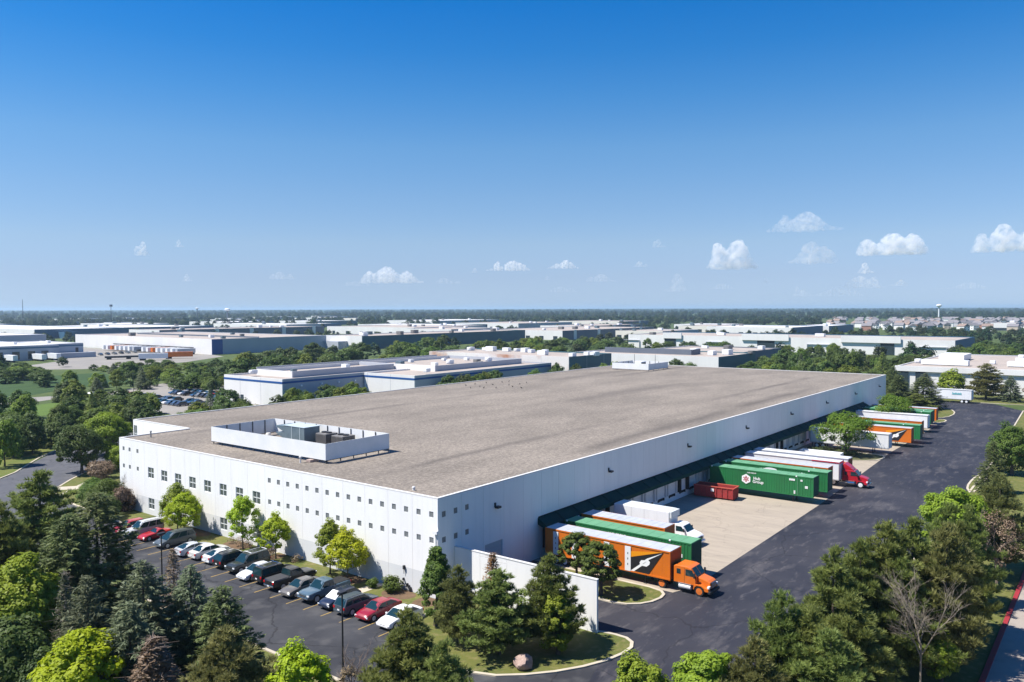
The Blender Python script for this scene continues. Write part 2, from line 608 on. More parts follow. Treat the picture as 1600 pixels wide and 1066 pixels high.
# neighbouring paved lots
sheet('car_park', [(62, 160), (72, 235), (124, 262), (128, 215), (98, 206), (97, 160)], 0.03, lot_m)
sheet('trailer_yard', [(100, 395), (150, 440), (170, 520), (240, 640), (242, 428), (236, 405), (190, 372), (130, 365)], 0.03, lot_m)
sheet('neighbour_lot', [(236, 60), (236, -60), (254, -60), (254, 12)], 0.03, road_m)
sheet('far_grass_strip', [(229.4, -16), (229.4, -60), (254, -60), (254, 14), (229.4, 14)], 0.06, lawn_m)
kerb([(229.2, 12), (229.2, -17), (231, -60)], closed=False)
# islands
island([(-4.5, -1.6), (-8.6, -3.6), (-10.8, -9), (-10.6, -14.5), (-7.4, -18.2), (-3, -20.9), (1.2, -21.8), (3.2, -20.8), (3.3, -18.4), (2.6, -16.5), (2.4, -1.6)], lawn_m, 1)
island([(10.6, -2.5), (10.3, -12), (10.2, -15.5), (12, -17.6), (15, -18.1), (16.5, -16.8), (16.4, -12), (16.3, -2.5)], lawn_m, 1)
island([(104, -2), (104, -12), (107, -16.5), (111, -17.6), (114, -16.8), (114.6, -12), (114.6, -2)], M('green_brown_bed', (0.07, 0.085, 0.03), (0.11, 0.10, 0.05), scale=0.6, rough=1.0), 1)  # duller green and brown mix than the lawn islands
island([(181, -2), (181, -13), (185, -16.8), (196, -17.2), (206, -14.5), (208, -9), (206, -2)], lawn_m, 1)
island([(172, -15.4), (174, -17.6), (178, -17.9), (180.4, -16.4), (178, -15.2)], lawn_m, 1)
island([(88, -36.6), (89, -35.2), (95, -34.6), (104, -34.8), (106, -36.4)], lawn_m, 1)

# yellow stall lines in the front lot, one part each
yl = M('yellow_line_paint', (0.40, 0.255, 0.055), (0.22, 0.16, 0.08), scale=2.2, rough=0.8)
park = bpy.data.objects['parking_lot']
lm = MB()
lm.poly([(-10.1, -0.07, 0.021), (-4.8, -0.07, 0.021), (-4.8, 0.07, 0.021), (-10.1, 0.07, 0.021)])
lm = lm.mesh('parking_line', yl)
STALL = 2.72
for k in range(-1, 20):
    o = link('parking_line', lm, park)
    o.location = (0, 0.85 + STALL * k, 0)
mh = MB()
mh.tube((-14.1, -3.3, 0.016), (-14.1, -3.3, 0.026), 0.42, n=16)
tag(mh.build('manhole_cover', dark), 'dark round manhole cover in the front lot asphalt', 'manhole')
bed = smooth_loop([(-2.6, 30), (-0.1, 33), (-0.1, 36), (-3.2, 34)], 1)
for by, ln in ((33.5, 5), (25.5, 2), (12, 4), (4.5, 4.5), (43, 6), (0.5, 3)):
    sheet('mulch_bed', smooth_loop([(-0.05, by - ln / 2), (-2.6, by - ln / 2.6), (-2.9, by + ln / 2.8), (-0.05, by + ln / 2)], 2), 0.106, mulch_m)
sheet('entry_path', [(-4.5, 7.7), (-4.5, 9.0), (-0.05, 9.0), (-0.05, 7.7)], 0.112, path_m)
sheet('entry_path', [(-4.5, 26.6), (-4.5, 28.0), (-0.05, 28.0), (-0.05, 26.6)], 0.112, path_m)
# ------------------------------------------------------------------ the white warehouse
HB = 10.6
PW = 3.66
LX, WY, NOTCH_Y, NOTCH_X = 190.32, 84.0, 65.9, 11.5


def gravel_roof_material(name, streaks, base=((0.268, 0.230, 0.190), (0.192, 0.165, 0.137))):
    m = M(name, base[0], base[1], scale=0.12, rough=0.95, detail=6, stretch=(.45, 1, 1), c3=(0.16, 0.135, 0.115), scale3=4.5, f3=0.4, bump=0.3, bscale=7)
    N, Lk = m.node_tree.nodes, m.node_tree.links
    b = N['Principled BSDF']
    src = b.inputs['Base Color'].links[0].from_socket
    g = N.new('ShaderNodeNewGeometry')
    sp = N.new('ShaderNodeSeparateXYZ')
    Lk.new(g.outputs['Position'], sp.inputs[0])
    # fine chips
    t = N.new('ShaderNodeTexNoise')
    t.inputs['Scale'].default_value = 2.8
    t.inputs['Detail'].default_value = 8
    t.inputs['Roughness'].default_value = 0.75
    Lk.new(g.outputs['Position'], t.inputs['Vector'])
    r = N.new('ShaderNodeMapRange')
    r.inputs['From Min'].default_value = 0.42
    r.inputs['From Max'].default_value = 0.66
    r.inputs['To Min'].default_value = 0.66
    r.inputs['To Max'].default_value = 1.32
    Lk.new(t.outputs['Fac'], r.inputs['Value'])
    mul = N.new('ShaderNodeMix')
    mul.data_type = 'RGBA'
    mul.blend_type = 'MULTIPLY'
    mul.inputs['Factor'].default_value = 1
    Lk.new(src, mul.inputs['A'])
    Lk.new(r.outputs[0], mul.inputs['B'])
    src = mul.outputs['Result']
    # ponding stains that follow the drainage valleys
    wob = N.new('ShaderNodeTexNoise')
    wob.inputs['Scale'].default_value = 0.045
    wob.inputs['Detail'].default_value = 5
    Lk.new(g.outputs['Position'], wob.inputs['Vector'])
    for yc, wdt, sc in streaks:
        a = N.new('ShaderNodeMath')
        a.operation = 'MULTIPLY_ADD'
        a.inputs[1].default_value = 3.6
        a.inputs[2].default_value = -1.8 - yc
        Lk.new(wob.outputs['Fac'], a.inputs[0])
        ad = N.new('ShaderNodeMath')
        Lk.new(a.outputs[0], ad.inputs[0])
        Lk.new(sp.outputs['Y'], ad.inputs[1])
        ab = N.new('ShaderNodeMath')
        ab.operation = 'ABSOLUTE'
        Lk.new(ad.outputs[0], ab.inputs[0])
        mr = N.new('ShaderNodeMapRange')
        mr.inputs['From Min'].default_value = wdt
        mr.inputs['From Max'].default_value = 0.0
        Lk.new(ab.outputs[0], mr.inputs['Value'])
        pn = N.new('ShaderNodeTexNoise')
        pn.inputs['Scale'].default_value = sc
        pn.inputs['Detail'].default_value = 6
        mp = N.new('ShaderNodeMapping')
        mp.inputs['Scale'].default_value = (0.35, 1.2, 1)
        mp.inputs['Location'].default_value = (yc * 3.1, yc, 0)
        Lk.new(g.outputs['Position'], mp.inputs['Vector'])
        Lk.new(mp.outputs[0], pn.inputs['Vector'])
        pr = N.new('ShaderNodeMapRange')
        pr.inputs['From Min'].default_value = 0.46
        pr.inputs['From Max'].default_value = 0.62
        pr.inputs['To Max'].default_value = 0.78
        Lk.new(pn.outputs['Fac'], pr.inputs['Value'])
        mu = N.new('ShaderNodeMath')
        mu.operation = 'MULTIPLY'
        Lk.new(mr.outputs[0], mu.inputs[0])
        Lk.new(pr.outputs[0], mu.inputs[1])
        x = N.new('ShaderNodeMix')
        x.data_type = 'RGBA'
        Lk.new(mu.outputs[0], x.inputs['Factor'])
        Lk.new(src, x.inputs['A'])
        x.inputs['B'].default_value = (0.085, 0.073, 0.064, 1)
        src = x.outputs['Result']
    Lk.new(src, b.inputs['Base Color'])
    return m


roof_m = gravel_roof_material('gravel_roof', [(14.5, 1.6, 0.07), (62, 1.9, 0.06), (38, 5.0, 0.04), (70, 4, 0.05), (5, 3, 0.06)])
wh = thing('warehouse', 'long white warehouse with a flat gravel roof and a green dock canopy', 'warehouse')

# solid core just behind the wall panels
core = MB()
core.prism([(0.22, 0.22), (LX - 0.22, 0.22), (LX - 0.22, WY - 0.22), (NOTCH_X + 0.22, WY - 0.22), (NOTCH_X + 0.22, NOTCH_Y - 0.22), (0.22, NOTCH_Y - 0.22)], 'z', 0, HB - 0.35)
core.build('wall_core', joint_dark, wh)
rf = MB()
rf.prism([(0.25, 0.25), (LX - 0.25, 0.25), (LX - 0.25, WY - 0.25), (NOTCH_X + 0.25, WY - 0.25), (NOTCH_X + 0.25, NOTCH_Y - 0.25), (0.25, NOTCH_Y - 0.25)], 'z', HB - 0.34, HB - 0.12)
roof = rf.build('roof', roof_m, wh)
cap = MB()
cw = 0.34
edge = [(0, 0), (LX, 0), (LX, WY), (NOTCH_X, WY), (NOTCH_X, NOTCH_Y), (0, NOTCH_Y)]
coping_m = M('white_coping', (0.66, 0.65, 0.64), (0.56, 0.55, 0.53), scale=0.7, rough=0.6)
for (a, b) in zip(edge, edge[1:] + edge[:1]):
    x0, x1, y0, y1 = min(a[0], b[0]), max(a[0], b[0]), min(a[1], b[1]), max(a[1], b[1])
    ins = {'S': (0, cw), 'N': (-cw, 0)}
    if y0 == y1:
        inside = 1 if (a == edge[0]) else -1
        lo, hi = (y0 - 0.006, y0 + cw) if inside > 0 else (y0 - cw, y0 + 0.006)
        cap.box(x0 - 0.006, x1 + 0.006, lo, hi, HB - 0.10, HB + 0.02)
    else:
        inside = 1 if x0 in (0, NOTCH_X) else -1
        lo, hi = (x0 - 0.006, x0 + cw) if inside > 0 else (x0 - cw, x0 + 0.006)
        cap.box(lo, hi, y0 + 0.36, y1 - 0.36, HB - 0.101, HB + 0.021)
cap.build('roof_coping', coping_m, wh)


def panel_mesh(w, holes, zsplit=None, h=HB - 0.11, depth=0.2, gap=0.014):
    """one tilt-up panel in local u (0..w), z, outward = -v; openings get real reveals"""
    us = sorted({gap, w - gap} | {q for hh in holes for q in hh[:2]})
    zs = sorted({0.0, h} | {q for hh in holes for q in hh[2:]} | ({zsplit} if zsplit else set()))
    mb = MB()
    for i in range(len(us) - 1):
        for j in range(len(zs) - 1):
            uc, zc = (us[i] + us[i + 1]) / 2, (zs[j] + zs[j + 1]) / 2
            if any(a < uc < b and c < zc < d for a, b, c, d in holes):
                continue
            mb.poly([(us[i], 0, zs[j]), (us[i + 1], 0, zs[j]), (us[i + 1], 0, zs[j + 1]), (us[i], 0, zs[j + 1])], 1 if zsplit and zc < zsplit else 0)
    for a, b, c, d in holes + [(gap, w - gap, 0, h)]:
        inner = (a, b, c, d) != (gap, w - gap, 0, h)
        k = 1 if zsplit and d <= zsplit + 0.1 else 0
        for p, q in (((a, c), (b, c)), ((b, c), (b, d)), ((b, d), (a, d)), ((a, d), (a, c))):
            mb.poly([(p[0], 0, p[1]), (q[0], 0, q[1]), (q[0], depth, q[1]), (p[0], depth, p[1])], k)
    return mb


FRONT = Matrix(((0, 1, 0, 0), (-1, 0, 0, 0), (0, 0, 1, 0), (0, 0, 0, 1)))   # panel seen from -x: u runs to -y
_pc = {}


def put_panel(key, w, holes, zsplit, loc, rz, mats):
    k = (key, round(w, 3))
    if k not in _pc:
        _pc[k] = panel_mesh(w, holes, zsplit).mesh('wall_panel', mats)
    o = link('wall_panel', _pc[k], wh)
    o.location = loc
    o.rotation_euler = (0, 0, rz)
    return o


def vent_part(loc, rz):
    o = link('square_wall_window', _vent, wh)
    o.location = loc
    o.rotation_euler = (0, 0, rz)


vb = MB()
vb.box(-0.31, 0.31, 0.05, 0.09, -0.31, 0.31, 0)
_vent = vb.mesh('square_wall_window', [M('grey_accent_tile', (0.20, 0.215, 0.215), (0.17, 0.18, 0.185), scale=3, rough=0.35)])
wf = MB()                     # a 1.6 m four-light window
for a, b, c, d in ((-0.8, 0.8, -0.8, -0.72), (-0.8, 0.8, 0.72, 0.8), (-0.8, -0.72, -0.72, 0.72), (0.72, 0.8, -0.72, 0.72), (-0.045, 0.045, -0.72, 0.72), (-0.72, -0.046, -0.045, 0.045), (0.046, 0.72, -0.045, 0.045)):
    wf.box(a, b, 0.06, 0.12, c, d)
_wf = wf.mesh('window', [M('white_window_frame', (0.72, 0.74, 0.74), rough=0.5)])
_pane = MB().box(-0.335, 0.335, 0.095, 0.108, -0.335, 0.335).mesh('pane', window_glass)


def window_part(loc, rz):
    o = link('window', _wf, wh)
    o.location = loc
    o.rotation_euler = (0, 0, rz)
    for u in (-0.385, 0.385):
        for z in (-0.385, 0.385):
            p = link('pane', _pane, o)
            p.location = (u, 0, z)


FR = -math.pi / 2             # rotation that turns a panel to face -x
npan = 18
VH = [(0.915 - 0.3, 0.915 + 0.3), (2.745 - 0.3, 2.745 + 0.3)]
for k in range(npan):
    ytop = min(NOTCH_Y, PW * (k + 1))
    w = ytop - PW * k
    holes = []
    kind = 'plain'
    if 8 <= k <= 15:
        lower = k in (8, 9, 10, 12, 13, 15)
        kind = 'win2' if lower else 'win1'
        holes.append((w / 2 - 0.8, w / 2 + 0.8, 5.45, 7.05))
        if lower:
            holes.append((w / 2 - 0.8, w / 2 + 0.8, 0.92, 2.52))
    elif k <= 7:
        kind = 'vents'
        holes += [(a, b, z - 0.3, z + 0.3) for a, b in VH for z in (6.12, 8.8)]
    elif k == 16:
        kind = 'v1'
        holes += [(w - 2.745 + 0.55, w - 2.745 + 1.15, z - 0.3, z + 0.3) for z in (6.42, 9.05)]
    else:
        kind = 'v2'
        holes += [(u - 0.3, u + 0.3, z - 0.3, z + 0.3) for u in (1.3, 3.1) for z in (6.42, 9.05)]
    holes = [(max(a, .03), min(b, w - .03), c, d) for a, b, c, d in holes]
    put_panel(('f', kind), w, holes, 2.58 if kind != 'win2' else 2.58, (0, ytop, 0), FR, [white_wall, band_wall])
    for a, b, c, d in holes:
        uc, zc = (a + b) / 2, (c + d) / 2
        if b - a > 1:
            window_part((0, ytop - uc, zc), FR)
        else:
            vent_part((0, ytop - uc, zc), FR)
# the recessed wall beyond the notch
for k in range(5):
    y0 = NOTCH_Y + k * PW
    w = min(PW, WY - y0)
    if w < 1:
        continue
    last = y0 + w > WY - 1
    holes = [] if k < 4 else [(0.25, 1.35, 1.0, 9.6)]
    put_panel(('n', k), w, holes, None, (NOTCH_X, y0 + w, 0), FR, [white_wall, band_wall])
    if holes:
        gb = MB()
        gb.box(-0.55, 0.55, 0.1, 0.13, 1.0, 9.6)
        gw = gb.build('stair_window', window_glass, wh)
        gw.location, gw.rotation_euler = (NOTCH_X, y0 + w - 0.8, 0), (0, 0, FR)
        gm = MB()
        for z in np.arange(1.0, 9.7, 1.43):
            gm.box(-0.55, 0.55, 0.06, 0.1, z - 0.04, z + 0.04)
        gm.box(-0.04, 0.04, 0.055, 0.1, 1.0, 9.6)
        gm.build('mullion', _mats['white_window_frame'], gw)
b = MB()
b.box(NOTCH_X - 11.3, NOTCH_X + 0.2, NOTCH_Y - 0.18, NOTCH_Y, 0, HB - 0.12)
b.box(NOTCH_X + 0.2, LX, WY - 0.2, WY, 0, HB - 0.12)
b.box(LX - 0.2, LX, 0.21, WY - 0.21, 0, HB - 0.12)
b.build('far_wall', white_wall, wh)

# the dock side: 52 panels facing -y
court_wall = M('dock_wall_paint', (0.66, 0.67, 0.68), (0.61, 0.62, 0.63), scale=0.4, rough=0.8, c3=(0.5, 0.49, 0.47), scale3=1.5, f3=0.3, stretch=(1, 1, 0.3))
door_m = M('dock_door_white', (0.74, 0.75, 0.77), (0.68, 0.69, 0.71), scale=1.2, rough=0.6)
slab = MB()
for i in range(6):
    slab.box(-1.28, 1.28, 0.06 + 0.008 * (i % 2), 0.11, 1.2 + i * 0.48, 1.2 + (i + 1) * 0.48 - 0.015)
_door = slab.mesh('dock_door', door_m)
bump_ = MB()
for u in (-1.0, 0.8):
    bump_.box(u, u + 0.2, -0.14, 0.0, 0.75, 1.15)
bump_.box(-0.78, 0.78, -0.05, 0.0, 0.78, 1.16)
_bump = bump_.mesh('dock_bumper', black)
_seal = MB().box(-.13, .13, -0.22, -0.002, 1.15, 4.2).mesh('dock_seal', M('dock_seal_grey', (0.60, 0.61, 0.63), rough=0.8))
_sealdark = MB().box(-.19, .19, -0.5, -0.002, 1.1, 4.2).mesh('dock_seal', black)
DARK_SEALS = {5, 7, 9, 15, 19, 27, 41}
for k in range(52):
    u0 = PW * k
    w = PW
    holes = []
    if k == 0:
        kind = 'v'
        holes = [(a, b, z - 0.3, z + 0.3) for a, b in VH for z in (6.12, 8.8)]
    elif k == 1:
        kind = 'v1'
        holes = [(VH[0][0], VH[0][1], z - 0.3, z + 0.3) for z in (6.12, 8.8)]
    elif k == 2:
        kind = 'drive'
        holes = [(0.25, w - 0.25, 0.02, 3.95)]
    elif 5 <= k <= 44:
        kind = 'dock'
        holes = [(w / 2 - 1.28, w / 2 + 1.28, 1.2, 4.08)]
    else:
        kind = 'plain'
    put_panel(('d', kind), w, holes, None, (u0, 0, 0), 0, [white_wall, band_wall])
    if kind in ('v', 'v1'):
        for a, b, c, d in holes:
            vent_part((u0 + (a + b) / 2, 0, (c + d) / 2), 0)
    if kind == 'drive':
        dd = MB()
        for i in range(7):
            dd.box(0.25, w - 0.25, 0.12 + 0.01 * (i % 2), 0.17, 0.02 + i * 0.56, 0.02 + (i + 1) * 0.56 - 0.02)
        dd.build('drive_in_door', M('grey_blue_door', (0.36, 0.44, 0.48), rough=0.6), wh).location = (u0, 0, 0)
    if kind == 'dock':
        for me, nm, dx in ((_door, 'dock_door', 0), (_bump, 'dock_bumper', 0), (_sealdark if k in DARK_SEALS else _seal, 'dock_seal', -1.42), (_sealdark if k in DARK_SEALS else _seal, 'dock_seal', 1.42)):
            o = link(nm, me, wh)
            o.location = (u0 + w / 2 + dx, 0, 0)
cp = MB()
green_canopy = M('dark_green_canopy', (0.002, 0.038, 0.034), (0.003, 0.046, 0.041), scale=0.6, rough=0.7, spec=.08)
cp.prism([(-0.002, 5.05), (-0.002, 4.92), (-1.42, 4.12), (-1.42, 3.62), (-1.36, 3.62), (-1.36, 4.0), (-0.1, 4.55), (-0.1, 4.2), (-0.002, 4.2)], 'x', 17.6, 166.0)
cp.prism([(-0.003, 4.9), (-1.40, 4.12), (-1.40, 3.64), (-0.003, 4.1)], 'x', 17.52, 17.6)
cp.prism([(-0.003, 4.9), (-1.40, 4.12), (-1.40, 3.64), (-0.003, 4.1)], 'x', 166.0, 166.08)
cp.build('dock_canopy', green_canopy, wh)
sm = MB()
for xs in np.arange(17.6 + PW, 166, PW):
    sm.prism([(-0.002, 5.08), (-0.002, 4.95), (-1.44, 4.14), (-1.44, 4.2)], 'x', xs - 0.04, xs + 0.04)
sm.build('canopy_seam', green_canopy, wh)
wl = MB()
wl.box(-0.3, 0.3, -0.5, -0.02, -0.12, 0.1)
wl.box(-0.38, -0.16, -0.12, -0.001, 0.0, 0.5)
_wl = wl.mesh('wall_light', dark)
for k in range(8):
    o = link('wall_light', _wl, wh)
    o.location = (9.6 + 24.66 * k, 0, 7.85)
# meters and stubs low on the front wall near the corner
for y, z, s in ((4.85, 2.35, 0.2), (4.95, 1.15, 0.12), (4.4, 0.55, 0.18), (3.95, 0.15, 0.22), (4.1, 0.6, 0.08)):
    mb = MB()
    mb.box(-0.22, -0.002, y - s / 2, y + s / 2, z, z + s * 2)
    mb.tube((-0.12, y, z), (-0.12, y, max(0, z - 0.5)), 0.03)
    mb.build('utility_box', dark, wh)
dn = MB()
dn.tube((-0.09, 0.25, 0.1), (-0.09, 0.25, 6.9), 0.05)
dn.box(-0.3, -0.002, -0.1, 0.5, 6.9, 7.25)
dn.build('downpipe', white_paint, wh)

# wing wall that screens the court from the front lot
ww = thing('wing_wall', 'tall white concrete wing wall ending beside the court drive', 'wall', (2.5, 0, 0))
for k in range(5):
    y1 = -0.02 - k * 3.5
    y0 = max(-17.5, y1 - 3.48)
    mb = MB()
    mb.box(0, 0.28, y0, y1, 0, 5.0)
    mb.build('wall_panel', [white_wall], ww, bevel=0.01)
mb = MB()
mb.box(-0.03, 0.31, -17.53, -0.02, 5.003, 5.09)
mb.build('wall_coping', coping_m, ww)

# ------------------------------------------------------------------ what stands on the roof
RZ = HB - 0.12
frame_dark = M('dark_screen_frame', (0.05, 0.055, 0.06), rough=0.5)
screen_in = M('screen_sheet', (0.74, 0.74, 0.74), (0.66, 0.68, 0.68), scale=0.5, rough=0.6)


def roof_screen(x0, x1, y0, y1, zt, zb, nx, ny, label):
    t = thing('equipment_screen', label, 'roof screen', (x0, y0, RZ))
    post = MB().box(-0.05, 0.05, -0.05, 0.05, 0, zt - RZ - 0.03).mesh('post', frame_dark)
    for side in 'WSEN':
        n = ny if side in 'WE' else nx
        Ls = (y1 - y0) if side in 'WE' else (x1 - x0)
        st = Ls / n
        me = MB()
        if side == 'W':
            me.box(0, 0.05, 0, st, zb - RZ, zt - RZ)
        elif side == 'E':
            me.box(-0.05, 0, 0, st, zb - RZ, zt - RZ)
        elif side == 'S':
            me.box(0, st, 0, 0.05, zb - RZ, zt - RZ)
        else:
            me.box(0, st, -0.05, 0, zb - RZ, zt - RZ)
        me = me.mesh('screen_panel', screen_in)
        for i in range(n):
            o = link('screen_panel', me, t)
            if side in 'SN':
                o.scale = ((st - (.051 if i in (0, n - 1) else 0)) / st, 1, 1)
            o.location = (0, i * st, 0) if side == 'W' else (x1 - x0, i * st, 0) if side == 'E' else (i * st + (.051 if i == 0 else 0), 0, 0) if side == 'S' else (i * st + (.051 if i == 0 else 0), y1 - y0, 0)
            p = link('post', post, t)
            p.location = {'W': (0.115, i * st + 0.06, 0), 'E': (x1 - x0 - 0.115, i * st + 0.06, 0), 'S': (i * st + 0.3, 0.115, 0), 'N': (i * st + 0.3, y1 - y0 - 0.115, 0)}[side]
    rl = MB()
    rl.box(0, x1 - x0, 0.06, 0.14, zb - RZ - 0.1, zb - RZ - 0.02)
    rl.box(0, x1 - x0, y1 - y0 - 0.14, y1 - y0 - 0.06, zb - RZ - 0.1, zb - RZ - 0.02)
    rl.box(0.06, 0.14, 0.14, y1 - y0 - 0.14, zb - RZ - 0.1, zb - RZ - 0.02)
    rl.box(x1 - x0 - 0.14, x1 - x0 - 0.06, 0.14, y1 - y0 - 0.14, zb - RZ - 0.1, zb - RZ - 0.02)
    rl.build('bottom_rail', frame_dark, t)


roof_screen(5.5, 16.5, 24.3, 49.8, 13.0, 10.92, 5, 10, 'large white open-topped equipment screen on the near part of the gravel roof')
roof_screen(163.5, 176.8, 62.6, 75.6, 12.7, 10.85, 4, 4, 'small white equipment screen at the far end of the gravel roof')
unit_m = M('air_handler_blue_grey', (0.16, 0.21, 0.235), (0.12, 0.165, 0.19), scale=0.7, rough=0.5, metal=0.2)
ac = thing('air_handler', 'big blue grey air handler with two slanted intake hoods inside the near roof screen', 'air handler', (14.3, 40.6, RZ))
mb = MB()
mb.box(-1.4, 1.4, -2.6, 2.2, 0.35, 2.45)
mb.build('cabinet', unit_m, ac, bevel=0.03)
for z in (0.5, 1.5):
    mb = MB()
    mb.prism([(2.2, z), (2.2, z + 0.85), (4.1, z + 0.80), (4.1, z + 0.68)], 'x', -1.38, 1.38)
    mb.build('intake_hood', unit_m, ac)
mb = MB()
for y in (-1.6, 0.3):
    mb.box(-1.44, -1.402, y - 0.05, y + 0.05, 0.4, 2.4)
mb.box(-1.46, 1.46, -2.68, 2.26, 2.452, 2.52)
mb.build('cabinet_trim', M('pale_trim', (0.45, 0.52, 0.54), rough=0.5), ac)
mb = MB()
mb.box(-1.2, 1.2, -3.0, 2.0, 0, 0.35)
mb.build('base', frame_dark, ac)
cond_m = M('condenser_grey', (0.20, 0.19, 0.185), (0.15, 0.145, 0.14), scale=2, rough=0.6)


def condenser(loc, label, s=1.0):
    t = thing('condenser', label, 'condenser', loc)
    mb = MB()
    mb.box(-1.1 * s, 1.1 * s, -1.1 * s, 1.1 * s, 0.4, 1.75)
    mb.build('casing', cond_m, t, bevel=0.03)
    mb = MB()
    for i in range(9):
        y = -0.95 * s + i * 0.235 * s
        mb.box(-1.13 * s, -1.102 * s, y - 0.04, y + 0.04, 0.5, 1.6)
        mb.box(y - 0.04, y + 0.04, -1.13 * s, -1.102 * s, 0.5, 1.6)
    mb.build('grille', dark, t)
    for q in (-0.5, 0.5):
        mb = MB()
        mb.tube((0, q * s, 1.75), (0, q * s, 1.92), 0.42 * s, 0.42 * s, n=14)
        mb.build('fan_guard', dark, t)
    mb = MB()
    mb.box(-1.0 * s, 1.0 * s, -1.0 * s, -0.8 * s, 0, 0.4)
    mb.box(-1.0 * s, 1.0 * s, 0.8 * s, 1.0 * s, 0, 0.4)
    mb.build('skid', frame_dark, t)


condenser((15.0, 35.6, RZ), 'grey condenser next to the big air handler inside the near roof screen')
condenser((15.0, 32.0, RZ), 'grey condenser nearest the open end of the near roof screen', 1.05)
mb = MB()
mb.tube((0, 0, 0), (0, 0, 0.5), 0.3, n=12)
mb.tube((0, 0, 0.5), (0, 0, 0.75), 0.45, 0.3, n=12)
o = mb.build('roof_fan', M('cream_metal', (0.62, 0.60, 0.55), rough=0.5))
o.location = (13.9, 47.9, RZ)
tag(o, 'small cream mushroom fan beside the intake hoods on the near roof', 'roof fan')
for (x, y, hgt, lab) in ((4.0, 27.4, 0.75, 'short pipe vent on the roof outside the near screen corner'), (3.3, 62.7, 0.9, 'thin dark vent pipe near the left front roof edge'), (1.6, 5.0, 0.3, 'tiny white vent cap near the roof corner')):
    mb = MB()
    mb.tube((0, 0, 0), (0, 0, hgt), 0.11 if hgt > 0.4 else 0.16, n=10)
    mb.tube((0, 0, hgt), (0, 0, hgt + 0.12), 0.2, 0.14, n=10)
    o = mb.build('vent_pipe', M('pipe_grey', (0.3, 0.29, 0.28), rough=0.6) if hgt > 0.8 else coping_m)
    o.location = (x, y, RZ)
    tag(o, lab, 'vent pipe')
mb = MB()
mb.box(-0.5, 0.9, -0.4, 0.4, 0, 0.32)
mb.tube((-0.9, 0, 0.08), (1.6, 0.2, 0.08), 0.05)
o = mb.build('pipe_support', M('pinkish_block', (0.36, 0.28, 0.25), rough=0.9), bevel=0.03)
o.location = (5.4, 27.0, RZ)
tag(o, 'low pinkish pipe block lying on the roof by the near screen corner', 'roof block')
u2 = thing('rooftop_unit', 'white rooftop unit standing inside the far roof screen', 'rooftop unit', (170, 69, RZ))
mb = MB()
mb.box(-1.6, 1.6, -1.2, 1.2, 0.2, 2.5)
mb.build('cabinet', white_metal, u2, bevel=0.04)
mb = MB()
mb.box(-1.4, 1.4, -1.24, -1.202, 0.5, 2.2)
mb.build('grille', cond_m, u2)
for i, (x, y) in enumerate(((172.5, 72.5), (174.5, 66.0))):
    mb = MB()
    mb.tube((0, 0, 0), (0, 0, 4.6), 0.09, 0.06)
    o = mb.build('antenna_pole', dark)
    o.location = (x, y, RZ)
    tag(o, ['thin dark pole rising from the left of the far roof screen', 'thin dark pole rising from the right of the far roof screen'][i], 'pole')
# birds on the gravel
bm_ = MB()
bm_.tube((-0.22, 0, 0.22), (0.0, 0, 0.26), 0.04, 0.15, n=8)
bm_.tube((0, 0, 0.26), (0.2, 0, 0.3), 0.15, 0.08, n=8)
bm_.tube((0.18, 0, 0.3), (0.26, 0, 0.5), 0.06, 0.05, n=6)
bm_.tube((0.24, 0, 0.5), (0.38, 0, 0.5), 0.06, 0.015, n=6)
bm_.tube((0, 0.05, 0), (0, 0.05, 0.2), 0.015, n=4)
bm_.tube((0, -0.05, 0), (0, -0.05, 0.2), 0.015, n=4)
bird = bm_.mesh('bird', M('dark_feathers', (0.05, 0.045, 0.04), rough=0.8))
for i, (x, y) in enumerate(((93.8, 77.2), (89.5, 72), (97.8, 77.6), (93.3, 72.2), (102.3, 77.5), (99.2, 72.8), (93.1, 66.9), (106.2, 75.3), (108.7, 75), (98.1, 65.6), (104.6, 68.3), (108.5, 69), (96.8, 61.9), (91.5, 69.5), (101, 69))):
    o = link('bird', bird)
    o.location = (x, y, RZ)
    o.rotation_euler = (0, 0, rnd.uniform(0, 6.28))
    o.scale = (.9, .9, .9)
    tag(o, 'small dark bird standing in the loose flock on the gravel roof', 'bird', 'birds standing on the warehouse roof')
# ------------------------------------------------------------------ cars
_wheels = {}


def wheel_meshes(r, w, rim_mat, nrim=0.68):
    k = (round(r, 3), round(w, 3), rim_mat.name)
    if k not in _wheels:
        t = MB()
        n = 20
        prof = [(r * 0.60, -w / 2 * 0.8), (r * 0.93, -w / 2), (r, -w * 0.3), (r, w * 0.3), (r * 0.93, w / 2), (r * 0.60, w / 2 * 0.8)]
        for i in range(n):
            a, b = 2 * math.pi * i / n, 2 * math.pi * (i + 1) / n
            for p, q in zip(prof, prof[1:]):
                t.poly([(p[0] * math.cos(a), p[1], p[0] * math.sin(a)), (q[0] * math.cos(a), q[1], q[0] * math.sin(a)), (q[0] * math.cos(b), q[1], q[0] * math.sin(b)), (p[0] * math.cos(b), p[1], p[0] * math.sin(b))])
        t = t.mesh('tyre', black, True)
        m = MB()
        for s in (-1, 1):
            y = s * w * 0.475
            c = (0, s * w * 0.515, 0)
            for i in range(10):
                a, b = 2 * math.pi * i / 10, 2 * math.pi * (i + 1) / 10
                e = nrim * r
                m.poly([c, (e * math.cos(a), y, e * math.sin(a)), (e * math.cos(b), y, e * math.sin(b))] if s < 0 else [c, (e * math.cos(b), y, e * math.sin(b)), (e * math.cos(a), y, e * math.sin(a))])
        m.tube((0, -w * 0.53, 0), (0, w * 0.53, 0), r * 0.14, n=8)
        m = m.mesh('rim', rim_mat)
        _wheels[k] = (t, m)
    return _wheels[k]


